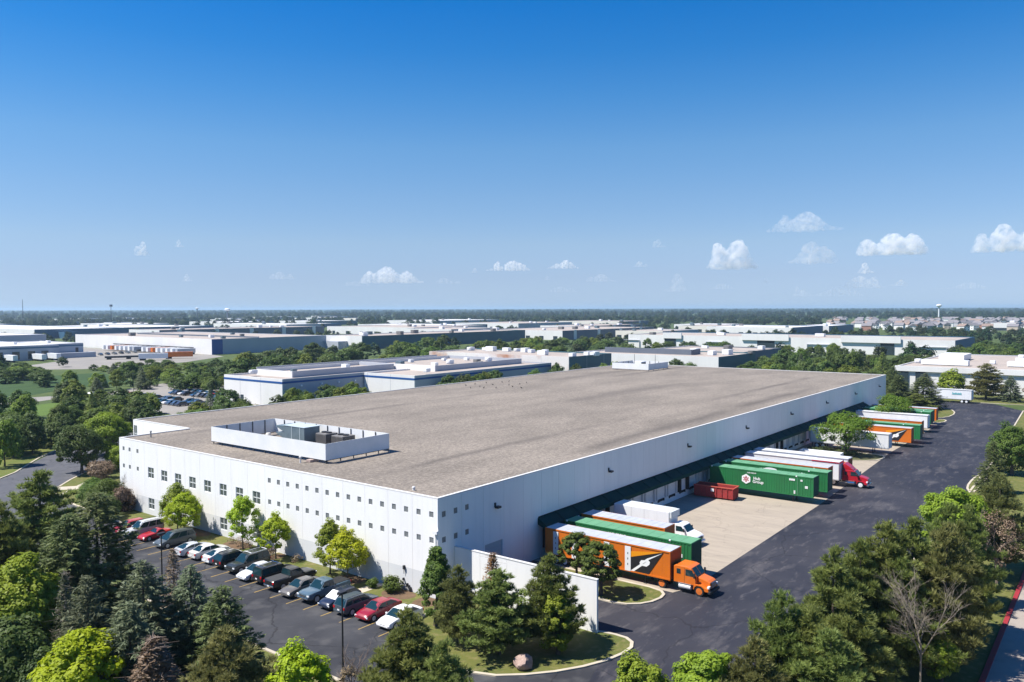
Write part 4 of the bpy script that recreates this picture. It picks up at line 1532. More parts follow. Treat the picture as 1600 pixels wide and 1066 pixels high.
def tractor(label, body_m, loc, rz, fairing=False, rim=None, day=True, sleeper=1.0):
    """a conventional road tractor; local +x is its front, origin under the front axle"""
    t = thing('road_tractor', label, 'truck', loc, rz)
    rim = rim or white_metal
    w = 1.15
    cb = MB()          # cab: profile in x-z
    cb.prism([(-2.9, 1.0), (-2.9, 2.72), (-2.7, 2.84), (-1.35, 2.84), (-.95, 2.72), (-.35, 1.95), (-.35, 1.0)], 'y', -w, w)
    cb.build('cab', body_m, t, bevel=.07)
    hd = MB()
    hd.prism([(-.40, .95), (-.40, 1.93), (.75, 1.66), (1.05, 1.50), (1.12, .85), (.62, .78), (.45, 1.0), (-.1, 1.12)], 'y', -.78, .78)
    hd.build('bonnet', body_m, t, bevel=.08)
    for sy in (-1, 1):
        fd = MB()
        fd.prism([(-.66, .62), (-.62, 1.02), (-.40, 1.22), (.25, 1.22), (.62, 1.02), (1.0, .95), (1.08, .62), (.62, .60), (.5, .88), (.2, 1.06), (-.25, 1.06), (-.5, .86), (-.56, .62)], 'y', *sorted((sy * .72, sy * 1.2)))
        fd.build('mudguard', body_m, t, bevel=.03)
        hb = MB()
        hb.box(.86, 1.11, *sorted((sy * .76, sy * 1.12)), .96, 1.18)
        hb.build('headlight', lamp_glass, t, bevel=.02)
        mr = MB()
        mr.box(-.55, -.40, *sorted((sy * 1.22, sy * 1.42)), 1.85, 2.35)
        mr.box(-.5, -.45, *sorted((sy * 1.12, sy * 1.25)), 2.0, 2.05)
        mr.build('mirror', dark, t)
        for x0, x1 in ((-2.55, -2.1), (-1.55, -.85)):
            g2 = MB()
            if x1 > -1:
                g2.prism([(x0, 1.92), (x0, 2.58), (x1 + .03, 2.58), (x1 + .38, 1.96), (x1 + .38, 1.92)], 'y', *sorted((sy * (w + .004), sy * (w + .02))))
            else:
                g2.box(x0, x1, *sorted((sy * (w + .004), sy * (w + .02))), 1.98, 2.5)
            g2.build('side_window', car_glass, t)
        dr = MB()
        for x0, x1, z0, z1 in ((-1.68, -1.65, 1.05, 2.7), (-.42, -.39, 1.05, 1.95), (-1.68, -.39, 1.03, 1.06)):
            dr.box(x0, x1, *sorted((sy * (w + .001), sy * (w + .008))), z0, z1)
        dr.build('door_joint', dark, t)
        ft = MB()
        ft.tube((-2.3, sy * .95, .72), (-.95, sy * .95, .72), .31, n=14)
        ft.build('fuel_tank', chrome if fairing else M('white_tank', (0.7, 0.7, 0.7), rough=.4), t)
        st = MB()
        st.box(-2.35, -.9, *sorted((sy * .9, sy * 1.24)), 1.02, 1.06)
        st.build('step', steel, t)
        for xx, dual in ((0, False), (-4.3, True)) if day else ((0, False), (-4.2, True), (-5.5, True)):
            add_wheel(t, xx, sy * 1.02, .52, .30, rim)
            if dual:
                add_wheel(t, xx, sy * .70, .52, .28, rim)
    ws = MB()
    n0, n1 = Vector((-.95, 0, 2.70)), Vector((-.36, 0, 1.97))
    off = Vector((.05, 0, .04))
    for y0, y1 in ((-1.02, -.02), (.02, 1.02)):
        ws.poly([(n0.x + off.x, y0 * .93, n0.z + off.z), (n0.x + off.x, y1 * .93, n0.z + off.z), (n1.x + off.x, y1, n1.z + off.z), (n1.x + off.x, y0, n1.z + off.z)])
    ws.build('windscreen', car_glass, t)
    gr = MB()
    for q in range(6):
        gr.box(1.06 - .0 * q, 1.13, -.5, .5, .92 + q * .095, .98 + q * .095)
    gr.build('grille', chrome, t)
    bp = MB()
    bp.box(.95, 1.28, -1.2, 1.2, .42, .72)
    bp.build('front_bumper', chrome if fairing else dark, t, bevel=.05)
    fr = MB()
    fr.box(-6.2 if not day else -5.0, .9, -.43, -.33, .70, .95)
    fr.box(-6.2 if not day else -5.0, .9, .33, .43, .70, .95)
    fr.box(-5.0, -3.6, -.6, .6, .96, 1.08)
    fr.build('chassis', dark, t)
    if fairing:
        fb = MB()
        fb.prism([(-2.85, 2.86), (-2.85, 3.75), (-2.55, 3.85), (-1.7, 3.35), (-1.15, 2.86)], 'y', -1.02, 1.02)
        fb.build('roof_fairing', body_m, t, bevel=.09)
        for sy in (-1, 1):
            ex = MB()
            ex.tube((-3.05, sy * .95, .9), (-3.05, sy * .95, 3.3), .07, n=10)
            ex.build('exhaust', chrome, t)
    return t


or_rim = M('orange_rim', (0.62, 0.16, 0.03), rough=.45)
tractor('orange day cab tractor with orange wheels at the end of the near bolt trailer', truck_orange, (18.35, -20.9, 0.014), -math.pi / 2, rim=or_rim)
tractor('red tractor with a tall roof fairing coupled to a white trailer', truck_red, (81.5, -20.8, 0.014), -math.pi / 2 + .05, fairing=True)

# white box truck
bt = thing('box_truck', 'white box truck backed to the dock beside the open concrete apron', 'truck', (33.9, -11.1, 0.024), -math.pi / 2)
mb = MB()
mb.box(-9.4, -1.35, -1.28, 1.28, 1.15, 4.0)
mb.build('cargo_box', trailer_white, bt, bevel=.06)
mb = MB()
mb.box(-1.34, -1.05, -1.2, 1.2, 3.2, 4.0)
mb.box(-9.3, -1.5, -1.2, 1.2, 4.002, 4.04)
mb.build('roof', M('box_truck_roof', (.56, .60, .60), rough=.5), bt, bevel=.06)
mb = MB()
for x in (-6.8, -4.9):
    for sy in (-1, 1):
        mb.box(x - .02, x + .02, *sorted((sy * 1.281, sy * 1.287)), 1.2, 3.95)
mb.build('panel_joint', M('joint_line', (.5, .5, .5), rough=.7), bt)
mb = MB()
mb.prism([(-1.1, .9), (-1.1, 2.45), (-.9, 2.58), (.15, 2.56), (.45, 2.45), (1.0, 1.72), (2.0, 1.45), (2.35, 1.25), (2.42, .75), (-1.1, .75)], 'y', -1.05, 1.05)
mb.build('cab', white_paint, bt, bevel=.09)
mb = MB()
mb.poly([(.50, -.9, 2.42), (.50, .9, 2.42), (1.03, 1.0, 1.76), (1.03, -1.0, 1.76)])
mb.build('windscreen', car_glass, bt)
for sy in (-1, 1):
    mb = MB()
    mb.prism([(-.5, 1.72), (-.5, 2.36), (.25, 2.36), (.72, 1.78), (.72, 1.72)], 'y', *sorted((sy * 1.052, sy * 1.066)))
    mb.build('side_window', car_glass, bt)
    mb = MB()
    mb.box(2.2, 2.41, *sorted((sy * .62, sy * 1.0)), 1.0, 1.2)
    mb.build('headlight', lamp_glass, bt)
    mb = MB()
    mb.box(.62, .72, *sorted((sy * 1.12, sy * 1.34)), 1.75, 2.15)
    mb.build('mirror', dark, bt)
    mb = MB()
    mb.tube((1.3, sy * .8, .5), (1.3, sy * 1.06, .5), .62, n=18)
    mb.build('wheel_arch', black, bt)
    for x, dual in ((1.3, False), (-6.6, True)):
        add_wheel(bt, x, sy * .95, .49, .28, white_metal)
        if dual:
            add_wheel(bt, x, sy * .64, .49, .28, white_metal)
mb = MB()
mb.box(2.38, 2.45, -.55, .55, .85, 1.2)
mb.build('grille', dark, bt)
mb = MB()
mb.box(2.3, 2.6, -1.1, 1.1, .45, .72)
mb.build('front_bumper', white_paint, bt, bevel=.05)
mb = MB()
mb.box(-9.2, 1.8, -.45, -.33, .72, 1.1)
mb.box(-9.2, 1.8, .33, .45, .72, 1.1)
mb.box(-5.5, -1.4, -1.15, 1.15, .55, 1.12)
mb.build('chassis', dark, bt)

# red roll-off dumpster
dp = thing('dumpster', 'red open-topped steel dumpster standing by the dock wall', 'dumpster', (60.0, -4.3, 0.024), -math.pi / 2 + .06)
dred = M('dumpster_red', (0.34, 0.035, 0.035), (0.27, 0.03, 0.03), scale=1.2, rough=.65, c3=(.18, .06, .04), scale3=4, f3=.5)
rust = M('rusty_inside', (0.30, 0.13, 0.05), (0.22, 0.09, 0.035), scale=1.5, rough=.95)
hl_, hw_ = 3.2, 1.2
mb = MB()
for sy in (-1, 1):
    mb.box(-hl_, hl_, *sorted((sy * hw_, sy * (hw_ - .06))), .25, 1.9)
mb.box(-hl_, -hl_ + .06, -hw_ + .062, hw_ - .062, .25, 1.9)
mb.box(hl_ - .06, hl_, -hw_ + .062, hw_ - .062, .25, 1.9)
mb.build('side_walls', dred, dp)
mb = MB()
mb.box(-hl_ + .062, hl_ - .062, -hw_ + .062, hw_ - .062, .25, .75)
mb.build('rusty_floor', rust, dp)
mb = MB()
for k in range(8):
    x = -hl_ + .1 + k * (2 * hl_ - .2) / 7
    for sy in (-1, 1):
        mb.box(x - .06, x + .06, *sorted((sy * (hw_ + .001), sy * (hw_ + .1))), .3, 1.82)
for sy in (-1, 1):
    mb.box(hl_ + .001, hl_ + .09, sy * .5 - .06, sy * .5 + .06, .3, 1.82)
mb.build('rib', dred, dp)
mb = MB()
for sy in (-1, 1):
    mb.box(-hl_ - .05, hl_ + .1, *sorted((sy * (hw_ - .07), sy * (hw_ + .11))), 1.84, 1.97)
    mb.box(-hl_, hl_, *sorted((sy * .45, sy * .6)), .02, .25)
mb.box(hl_ - .05, hl_ + .11, -hw_ + .08, hw_ - .08, 1.84, 1.97)
mb.build('top_rail', M('faded_red_rail', (.45, .09, .06), rough=.7), dp)
mb = MB()
mb.box(-.4, .1, -hw_ - .12, -hw_ - .105, 1.15, 1.6)
mb.build('white_plate', text_white, dp)

# long low white item and odds and ends on the middle of the apron
lw = thing('white_skip', 'long low white open trailer bed lying near the middle docks', 'trailer bed', (104.9, -7.2, 0.024), -math.pi / 2)
mb = MB()
for sy in (-1, 1):
    mb.box(-4, 4, *sorted((sy * 1.1, sy * 1.02)), .45, 1.25)
mb.box(-4, -3.92, -1.018, 1.018, .45, 1.25)
mb.box(3.92, 4, -1.018, 1.018, .45, 1.25)
mb.box(-3.918, 3.918, -1.018, 1.018, .45, .8)
mb.build('bed', trailer_white, lw)
mb = MB()
for x in (-3, -1, 1, 3):
    mb.box(x - .12, x + .12, -1.0, 1.0, .0, .45)
mb.build('skid', dark, lw)
bd = thing('timber_pile', 'loose pale boards leaning in a heap near the middle docks', 'timber', (102.6, -1.9, 0.024), .4)
for k in range(5):
    mb = MB()
    mb.box(-1.6, 1.6, -.12, .12, 0, .08)
    o = mb.build('board', M('raw_timber', (.48, .36, .17), rough=.9), bd)
    o.location, o.rotation_euler = (k * .2 - .4, k * .33 - .6, .05 + .12 * k), (0, .12 * k - .1, .5 * k)
# ------------------------------------------------------------------ foliage
def cards(name, C, Nn, U, ls, ws, tint, mat_, fold=0.25, tri=False):
    """one small folded leaf or needle spray per row: centre, normal, long axis, half length, half width"""
    n = len(C)
    V = np.cross(Nn, U)
    V /= np.linalg.norm(V, axis=1, keepdims=True) + 1e-9
    ls, ws = ls[:, None], ws[:, None]
    if tri:
        P = np.stack([C - U * ls - V * ws, C - U * ls + V * ws, C + U * ls], 1)
        k = 3
    else:
        P = np.stack([C - U * ls, C + V * ws + Nn * ws * fold - U * ls * .15, C + U * ls, C - V * ws + Nn * ws * fold - U * ls * .15], 1)
        k = 4
    me = bpy.data.meshes.new(name)
    me.vertices.add(n * k)
    me.vertices.foreach_set('co', P.astype(np.float32).ravel())
    me.loops.add(n * k)
    me.loops.foreach_set('vertex_index', np.arange(n * k, dtype=np.int32))
    me.polygons.add(n)
    me.polygons.foreach_set('loop_start', np.arange(0, n * k, k, dtype=np.int32))
    me.polygons.foreach_set('loop_total', np.full(n, k, dtype=np.int32))
    a = me.attributes.new('tint', 'FLOAT', 'FACE')
    a.data.foreach_set('value', np.clip(tint, 0, 1).astype(np.float32))
    me.materials.append(mat_)
    me.update(calc_edges=True)
    return me


def unit(a):
    return a / (np.linalg.norm(a, axis=1, keepdims=True) + 1e-9)


def rdir(g, n):
    return unit(g.normal(size=(n, 3)))


def broad_crown(seed, Rr, z0, z1, nclump, nleaf, leaf, mat_, lobes=7, dens=.55, shape=0.5, clump=.26, open_=0.0):
    """clumps of leaves through the volume of an uneven crown between z0 and z1"""
    g = np.random.default_rng(seed)
    hz = (z1 - z0) / 2
    lob = rdir(g, lobes)
    lobr = g.uniform(.75, 1.2, lobes)
    d = rdir(g, nclump)
    d[:, 2] = np.abs(d[:, 2]) * np.where(g.random(nclump) < .72, 1, -1)
    w = np.exp(6 * (d @ lob.T - 1))
    rad = (w * lobr).sum(1) / w.sum(1) + g.normal(0, .09, nclump)
    rr = g.uniform(dens, 1, nclump) ** .6
    zz = d[:, 2] * rad * rr
    taper = 1 - shape * .5 * (zz + .2)
    Cc = np.stack([d[:, 0] * rad * rr * Rr * taper, d[:, 1] * rad * rr * Rr * taper, (z0 + z1) / 2 + zz * hz], 1)
    keep = g.random(nclump) > open_ * (rr < .75)
    Cc, d, rr = Cc[keep], d[keep], rr[keep]
    m = len(Cc)
    ct = g.uniform(0, 1, m)
    cr = Rr * clump * g.uniform(.6, 1.3, m)
    L = np.repeat(np.arange(m), nleaf)
    q = rdir(g, m * nleaf)
    r3 = g.uniform(.35, 1, m * nleaf) ** .5
    off = q * (cr[L] * r3)[:, None] * np.array([1, 1, .72])
    P = Cc[L] + off
    nrm = unit(q * .9 + d[L] * .5 + np.array([0, 0, .75]) + g.normal(0, .45, (m * nleaf, 3)))
    U = unit(np.cross(nrm, rdir(g, m * nleaf)))
    sz = leaf * g.uniform(.65, 1.35, m * nleaf)
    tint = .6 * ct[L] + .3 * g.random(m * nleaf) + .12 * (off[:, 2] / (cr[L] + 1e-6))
    return cards('crown', P, nrm, U, sz, sz * .62, tint, mat_), Cc


def limbs(seed, h, r, targets, m=None, base=None, n=8):
    """a tapered trunk with limbs reaching to some clumps"""
    g = random.Random(seed)
    mb = MB()
    pts = [Vector((0, 0, -.15))]
    k = 6
    for i in range(1, k + 1):
        pts.append(Vector((g.gauss(0, .035 * h / 6) * i ** .5, g.gauss(0, .035 * h / 6) * i ** .5, h * i / k)))
    for i in range(k):
        mb.tube(pts[i], pts[i + 1], r * (1.35 if i == 0 else 1) * (1 - i / (k + 1.2)), r * (1 - (i + 1) / (k + 1.2)), n=n, cap=False)
    for tg in targets:
        tg = Vector(tg)
        zb = max(h * .22, min(h * .9, tg.z - (tg.xy.length) * .75))
        i = min(k - 1, int(zb / h * k))
        s = pts[i].lerp(pts[i + 1], zb / h * k - i)
        mid = s.lerp(tg, .5) + Vector((g.gauss(0, .15), g.gauss(0, .15), -.05 * (tg - s).length))
        rr = max(.02, r * .42 * (1 - zb / h * .6))
        mb.tube(s, mid, rr, rr * .65, n=5, cap=False)
        mb.tube(mid, tg, rr * .65, rr * .2, n=5, cap=False)
    return mb


def spruce_crown(seed, h, Rr, mat_, z0=.06, whorls=None, spray=.30, dens=1.0, droop=.24, shape=.9, ragged=.16, taper_pow=.85):
    """whorls of boughs, each clothed with flat needle sprays"""
    g = np.random.default_rng(seed)
    C, Nn, U, ls, ws, ti = [], [], [], [], [], []
    z = h * z0
    tips = []
    while z < h * .985:
        f = (z - h * z0) / (h * (1 - z0))
        rad = Rr * ((1 - f) ** taper_pow) * (1 - .25 * math.exp(-f * 14)) + .10
        nb = int(max(5, 7 + 6 * (1 - f)))
        a0 = g.uniform(0, 6.28)
        for b in range(nb):
            a = a0 + 2 * math.pi * b / nb + g.normal(0, .12)
            L = rad * max(.35, 1 + g.normal(0, ragged))
            dirv = np.array([math.cos(a), math.sin(a), 0])
            side = np.array([-math.sin(a), math.cos(a), 0])
            bt = g.uniform(0, 1)
            ns = int(max(5, L / .115 * dens))
            s = g.uniform(.12 if L < 1 else .25, 1.04, ns) ** .7
            rise = .20 - .35 * (1 - f)
            zc = z + L * (rise * s - droop * s ** 2 * (1 - f) + .10 * s ** 4)
            spread = (.10 + .42 * (1 - s)) * L * .62
            lat = g.normal(0, 1, ns) * spread * .55
            P = dirv * (s * L)[:, None] + side * lat[:, None]
            P[:, 2] = zc - np.abs(lat) * .12 + g.normal(0, .06, ns)
            u = unit(dirv * g.uniform(.3, 1.0, ns)[:, None] + side * (np.sign(lat) * g.uniform(.15, 1.0, ns))[:, None] + np.array([0, 0, 1]) * g.uniform(-.45, .30, ns)[:, None])
            nrm = unit(np.array([0, 0, 1]) + g.normal(0, .55, (ns, 3)))
            C.append(P); U.append(u); Nn.append(nrm)
            sz = spray * g.uniform(.6, 1.25, ns) * (.65 + .35 * (1 - f))
            ls.append(sz); ws.append(sz * g.uniform(.15, .30, ns))
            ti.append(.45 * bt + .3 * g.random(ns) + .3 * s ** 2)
        z += h * .032 * (0.75 + .5 * g.random()) * (1 - .35 * f)
    return cards('crown', np.concatenate(C), np.concatenate(Nn), np.concatenate(U), np.concatenate(ls), np.concatenate(ws), np.concatenate(ti), mat_, fold=.4)


def pine_crown(seed, h, Rr, mat_, z0=.08, blades=13, ln=.46, layers=11, dens=1.0, full=2.0):
    """upswept brushes of needles gathered in rounded tufts on layered boughs"""
    g = np.random.default_rng(seed)
    T, D, B = [], [], []
    for l in range(layers):
        f = (l + .5) / layers
        Lm = Rr * (1 - f ** full) ** .9 * (1 if f > .12 else .82) + .2
        nb = max(4, int(round(8 - 3 * f)))
        a0 = g.uniform(0, 6.28)
        for b in range(nb):
            a = a0 + 2 * math.pi * b / nb + g.normal(0, .22)
            Lr = Lm * max(.5, 1 + g.normal(0, .17))
            zb = h * (z0 + (.97 - z0) * f + g.normal(0, .018))
            bt = g.uniform(0, 1)
            for s in np.arange(max(.25, .5 / max(Lr, .5)), 1.02, max(.12, .52 / Lr)):
                for side in ((0,) if s > .93 else (-1, 1) if Lr * s > .7 else (0,)):
                    aa = a + side * g.uniform(.10, .34) * (1.25 - s * .6)
                    c = np.array([math.cos(aa) * Lr * s, math.sin(aa) * Lr * s, zb + Lr * (.05 + .22 * s ** 2) + g.normal(0, .08)])
                    k = int(g.integers(8, 13) * dens)
                    rr = g.uniform(.22, .36)
                    q = rdir(g, k) * (g.uniform(.3, 1, k) ** .5 * rr)[:, None] * np.array([1, 1, .75])
                    T.append(c + q)
                    D.append(unit(q / rr * .8 + np.array([math.cos(aa) * .30, math.sin(aa) * .30, .85]) + g.normal(0, .15, (k, 3))))
                    B.append(np.full(k, np.clip(.6 * bt + .4 * s + g.normal(0, .12), 0, 1)))
    k = 40
    T.append(np.stack([g.normal(0, .2, k), g.normal(0, .2, k), h * .97 + g.uniform(-.8, .3, k)], 1)); D.append(unit(np.array([[0, 0, 1.]]) + g.normal(0, .3, (k, 3)))); B.append(np.full(k, .7))
    T, D, B = np.concatenate(T), np.concatenate(D), np.concatenate(B)
    n = len(T)
    I = np.repeat(np.arange(n), blades)
    dv = unit(D[I] + rdir(g, n * blades) * .72)
    l = ln * g.uniform(.55, 1.1, n * blades) * .5
    C = T[I] + dv * l[:, None]
    upv = np.array([-.25, .25, 1.0]) + g.normal(0, .45, (n * blades, 3))
    nrm = unit(upv - (upv * dv).sum(1, keepdims=True) * dv)
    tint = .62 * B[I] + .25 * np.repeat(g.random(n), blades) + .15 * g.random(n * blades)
    return cards('crown', C, nrm, dv, l, l * .21, tint, mat_, tri=True)


def bare(seed, h, r, m, spread=.55, depth=4, nb=4, dead=None, up=.55):
    """leafless branching"""
    g = random.Random(seed)
    mb = MB()

    def grow(p, d, L, r, k):
        q = p + d * L
        mb.tube(p, q, r, r * .66, n=5 if k < 3 else 4, cap=False)
        if k >= depth:
            return
        for _ in range(nb if k else nb + 1):
            a = (d + Vector((g.gauss(0, spread), g.gauss(0, spread), g.gauss(0, spread * .5) + up * .4))).normalized()
            s = p.lerp(q, g.uniform(.45, 1))
            grow(s, a, L * g.uniform(.50, .78), r * .55, k + 1)
    grow(Vector((0, 0, -.1)), Vector((g.gauss(0, .04), g.gauss(0, .04), 1)).normalized(), h * .42, r, 0)
    return mb


def dead_conifer(seed, h, Rr):
    g = random.Random(seed)
    mb = MB()
    mb.tube((0, 0, -.1), (.05, .04, h), .16, .03, n=6, cap=False)
    z = h * .25
    while z < h:
        f = z / h
        for b in range(5):
            a = g.uniform(0, 6.28)
            L = Rr * (1.1 - f) * g.uniform(.6, 1.2)
            d = Vector((math.cos(a), math.sin(a), g.uniform(-.15, .3)))
            e = Vector((0, 0, z)) + d * L
            mb.tube((0, 0, z), e, .035, .012, n=4, cap=False)
            for _ in range(4):
                s = Vector((0, 0, z)).lerp(e, g.uniform(.3, 1))
                mb.tube(s, s + Vector((g.gauss(0, .28), g.gauss(0, .28), g.gauss(0, .15))), .014, .006, n=3, cap=False)
        z += h * .035
    return mb


def dead_needles(seed, h, Rr, mat_, n=700):
    g = np.random.default_rng(seed)
    z = h * g.uniform(.2, .98, n)
    f = z / h
    r = Rr * (1.08 - f) * g.uniform(.2, 1, n)
    a = g.uniform(0, 6.28, n)
    C = np.stack([np.cos(a) * r, np.sin(a) * r, z], 1)
    nrm = rdir(g, n)
    U = unit(np.cross(nrm, rdir(g, n)))
    s = g.uniform(.05, .16, n)
    return cards('dead_needles', C, nrm, U, s, s * .5, g.random(n), mat_)


# leaf colours
G_pine = leafmat('pine_needles', (.074, .110, .026), (.310, .350, .095), .42, .12)
G_pine_olive = leafmat('olive_pine_needles', (.095, .110, .030), (.300, .300, .105), .42, .1)
G_spruce = leafmat('spruce_needles', (.060, .092, .036), (.230, .275, .105), .42, .12)
G_blue = leafmat('blue_spruce_needles', (.088, .120, .068), (.265, .305, .175), .42, .1)
G_grey = leafmat('grey_green_needles', (.085, .105, .055), (.20, .215, .125), .42, .1)
G_dark = leafmat('dark_leaves', (.040, .076, .018), (.120, .172, .038), .38, .2)
G_mid = leafmat('green_leaves', (.066, .115, .020), (.170, .240, .042), .42, .18)
G_bright = leafmat('bright_leaves', (.160, .235, .018), (.320, .400, .040), .46, .1)
G_yellow = leafmat('yellow_green_leaves', (.25, .36, .012), (.47, .58, .022), .46, .05)
G_gold = leafmat('golden_leaves', (.34, .39, .012), (.54, .56, .022), .46, .05)
G_brown = leafmat('brown_leaves', (.160, .110, .068), (.280, .210, .135), .2, .1)
G_rust = leafmat('rust_needles', (.20, .085, .030), (.30, .16, .06), .2, .1)
G_far = leafmat('belt_leaves', (.052, .092, .022), (.150, .200, .048), .38, .3)

_crown_cache = {}


def tree(name, label, cat, loc, trunk, crown, rz=None, scale=1.0, group=None, extra=None, crown_name='crown'):
    t = thing(name, label, cat, (loc[0], loc[1], loc[2] if len(loc) > 2 else 0.05), rnd.uniform(0, 6.28) if rz is None else rz, group)
    t.scale = (scale,) * 3 if not isinstance(scale, tuple) else scale
    if trunk is not None:
        link('trunk', trunk, t)
    if crown is not None:
        link(crown_name, crown, t)
    if extra is not None:
        link(*extra, t)
    return t


def broad(seed, Rr, z0, z1, nclump, nleaf, leaf, mat_, tr=None, bk=bark, **kw):
    cm, cc = broad_crown(seed, Rr, z0, z1, nclump, nleaf, leaf, mat_, **kw)
    g = random.Random(seed)
    tg = [cc[g.randrange(len(cc))] for _ in range(10)]
    tr = tr or .035 * z1
    return limbs(seed, z1 * .72, tr, tg).mesh('trunk', bk, True), cm


def conifer_trunk(h, r=.18):
    return MB().tube((0, 0, -.1), (0, 0, h * .96), r, .03, n=7, cap=False).mesh('trunk', bark, True)


# shared meshes for the big trees near the camera (h about 10 m, placed with a scale)
def spruce_set(mat_, seeds, Rr=2.9, **kw):
    return [spruce_crown(s, 10, Rr, mat_, **kw) for s in seeds]


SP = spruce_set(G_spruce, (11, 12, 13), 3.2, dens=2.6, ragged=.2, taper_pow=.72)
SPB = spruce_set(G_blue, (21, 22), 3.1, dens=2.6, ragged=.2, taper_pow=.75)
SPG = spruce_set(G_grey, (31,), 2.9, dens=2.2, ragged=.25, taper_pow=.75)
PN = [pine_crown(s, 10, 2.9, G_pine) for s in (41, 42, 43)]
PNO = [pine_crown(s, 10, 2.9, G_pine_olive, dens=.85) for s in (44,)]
T10 = conifer_trunk(10)

FG = [
    # name, kind, label, x, y, height, crown radius, category
    ('pine_tree', PN[0], 'broad dark pine at the far left front edge of the parking lot', -21.8, 39.9, 12, 4.3),
    ('spruce_tree', SP[0], 'tallest dark spruce hiding the left end of the car row', -26.7, 16.2, 14, 4.5),
    ('spruce_tree', SP[1], 'dark spruce just left of the tallest spruce by the front lot', -29.9, 14.6, 13, 3.9),
    ('pine_tree', PN[1], 'dark pine at the left picture edge below the curving side road', -30.3, 27.5, 12, 3.4),
    ('spruce_tree', SPG[0], 'grey green thin spruce in front of the tallest dark spruce', -33.5, 3.2, 11, 2.8),
    ('blue_spruce', SPB[0], 'blue grey spruce left of the dead brown conifer by the front lot', -29.5, 3.0, 11, 3.4),
    ('blue_spruce', SPB[1], 'blue grey spruce with a ragged tip right of the dead brown conifer', -26.2, 2.0, 10, 3.0),
    ('spruce_tree', SP[2], 'short dark green spruce at the right end of the front spruces', -25.7, -1.4, 9, 2.9),
    ('blue_spruce', SPB[1], 'low blue grey spruce behind the yellow green tree at bottom left', -32.4, -.6, 9.5, 3.2),
    ('pine_tree', PNO[0], 'olive green pine at the bottom edge left of the yellow green shrub', -30.5, -9.2, 9, 3.2),
    ('pine_tree', PN[2], 'big pine in front of the white sedan at the bottom centre', -20.9, -16.4, 9, 2.9),
    ('pine_tree', PN[0], 'lower pine at the bottom edge just right of the big centre pine', -21.6, -20.4, 8, 2.4),
    ('pine_tree', PNO[0], 'narrow olive pine beside the columnar tree at the warehouse corner', -6.6, -8.6, 6.9, 2.1),
    ('spruce_tree', PN[1], 'dark pine in the middle of the island before the wing wall', -6.4, -13.1, 7.4, 2.7),
    ('pine_tree', PN[2], 'pine at the end of the wing wall with a bright tree at its foot', -2.4, -15.7, 8.2, 2.8),
    ('pine_tree', PN[1], 'leftmost pine of the big group beside the court drive', -4.4, -36.9, 10, 2.7),
    ('pine_tree', PN[0], 'pine second from the left in the group beside the court drive', 4.8, -37.8, 11, 3.1),
    ('pine_tree', PN[2], 'pine with a narrow pointed top in the middle of the court group', 8.4, -38.9, 11, 2.9),
    ('pine_tree', PN[1], 'tall pine with the highest top in the group beside the court', 11.7, -40.2, 12, 3.4),
    ('pine_tree', PN[0], 'tall pine behind the bare tree at the right of the court group', 14.4, -41.6, 12, 2.9),
    ('pine_tree', PNO[0], 'olive green pine overhanging the red kerb by the bare tree', 13.6, -44.3, 12, 2.9),
    ('pine_tree', PN[2], 'dark pine right of the bright round tree beside the red kerb', 21.5, -43.2, 12, 3.0),
    ('pine_tree', PN[0], 'low pine in front of the court group near the bottom edge', -3.8, -38.8, 9, 3.1),
    ('pine_tree', PN[1], 'spreading pine left of the bare tree near the bottom edge', -.8, -40.6, 9.5, 3.1),
    ('pine_tree', PN[2], 'pine leaning over the red kerb at the bottom right', 19.5, -44.4, 11, 2.3),
    ('pine_tree', PNO[0], 'olive pine left of the bright shrub on the court verge', -8.6, -36.6, 8, 2.6),
    ('pine_tree', PN[2], 'low dense pine between the leftmost court pines and the bright shrubs', -5.6, -40.6, 8.5, 2.9),
    ('pine_tree', PN[1], 'dense pine filling the gap behind the thin bare tree', 10.6, -41.6, 9.5, 3.1),
    ('pine_tree', PNO[0], 'small olive pine right behind the thin bare tree trunk', 12.0, -43.6, 7.5, 2.5),
    ('spruce_tree', SP[0], 'small pointed conifer on the kerb strip at the right of the court', 89.3, -38.8, 8.5, 2.1),
    ('pine_tree', PNO[0], 'large olive brown tree at the right picture edge over the court verge', 45.1, -44.6, 11, 3.2),
    ('pine_tree', PN[0], 'pine behind the olive brown tree at the right picture edge', 31.0, -43.6, 10, 2.4),
]
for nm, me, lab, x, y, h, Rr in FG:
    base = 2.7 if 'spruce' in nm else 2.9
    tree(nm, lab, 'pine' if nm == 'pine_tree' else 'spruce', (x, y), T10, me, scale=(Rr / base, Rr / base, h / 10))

DEAD = dead_conifer(5, 10, 1.9).mesh('trunk', brown_bark)
DEADN = dead_needles(6, 10, 1.9, G_brown, 900)
DEADR = dead_needles(7, 10, 1.9, G_rust, 1500)
tree('dead_conifer', 'dead bare brown conifer between the two blue grey spruces', 'dead tree', (-24.6, 7.4), DEAD, DEADN, scale=(1.25, 1.25, 1.0), crown_name='dead_needles')
tree('dead_conifer', 'dead brown conifer rising in front of the white wing wall', 'dead tree', (-4.2, -10.6), DEAD, DEADR, scale=(1.25, 1.25, .80), crown_name='dead_needles')
tree('dead_conifer', 'rust brown dying conifer at the bottom edge beside the yellow tree', 'dead tree', (-32.6, -4.2), DEAD, dead_needles(8, 10, 2.2, G_brown, 5200), scale=(1.75, 1.75, .80), crown_name='dead_needles')
tree('dead_conifer', 'grey dead conifer among the dark spruces at the left', 'dead tree', (-33.6, 6.6), dead_conifer(9, 10, 1.9).mesh('trunk', pale_bark), dead_needles(10, 10, 1.9, G_grey, 1800), scale=(1, 1, 1.05), crown_name='dead_needles')

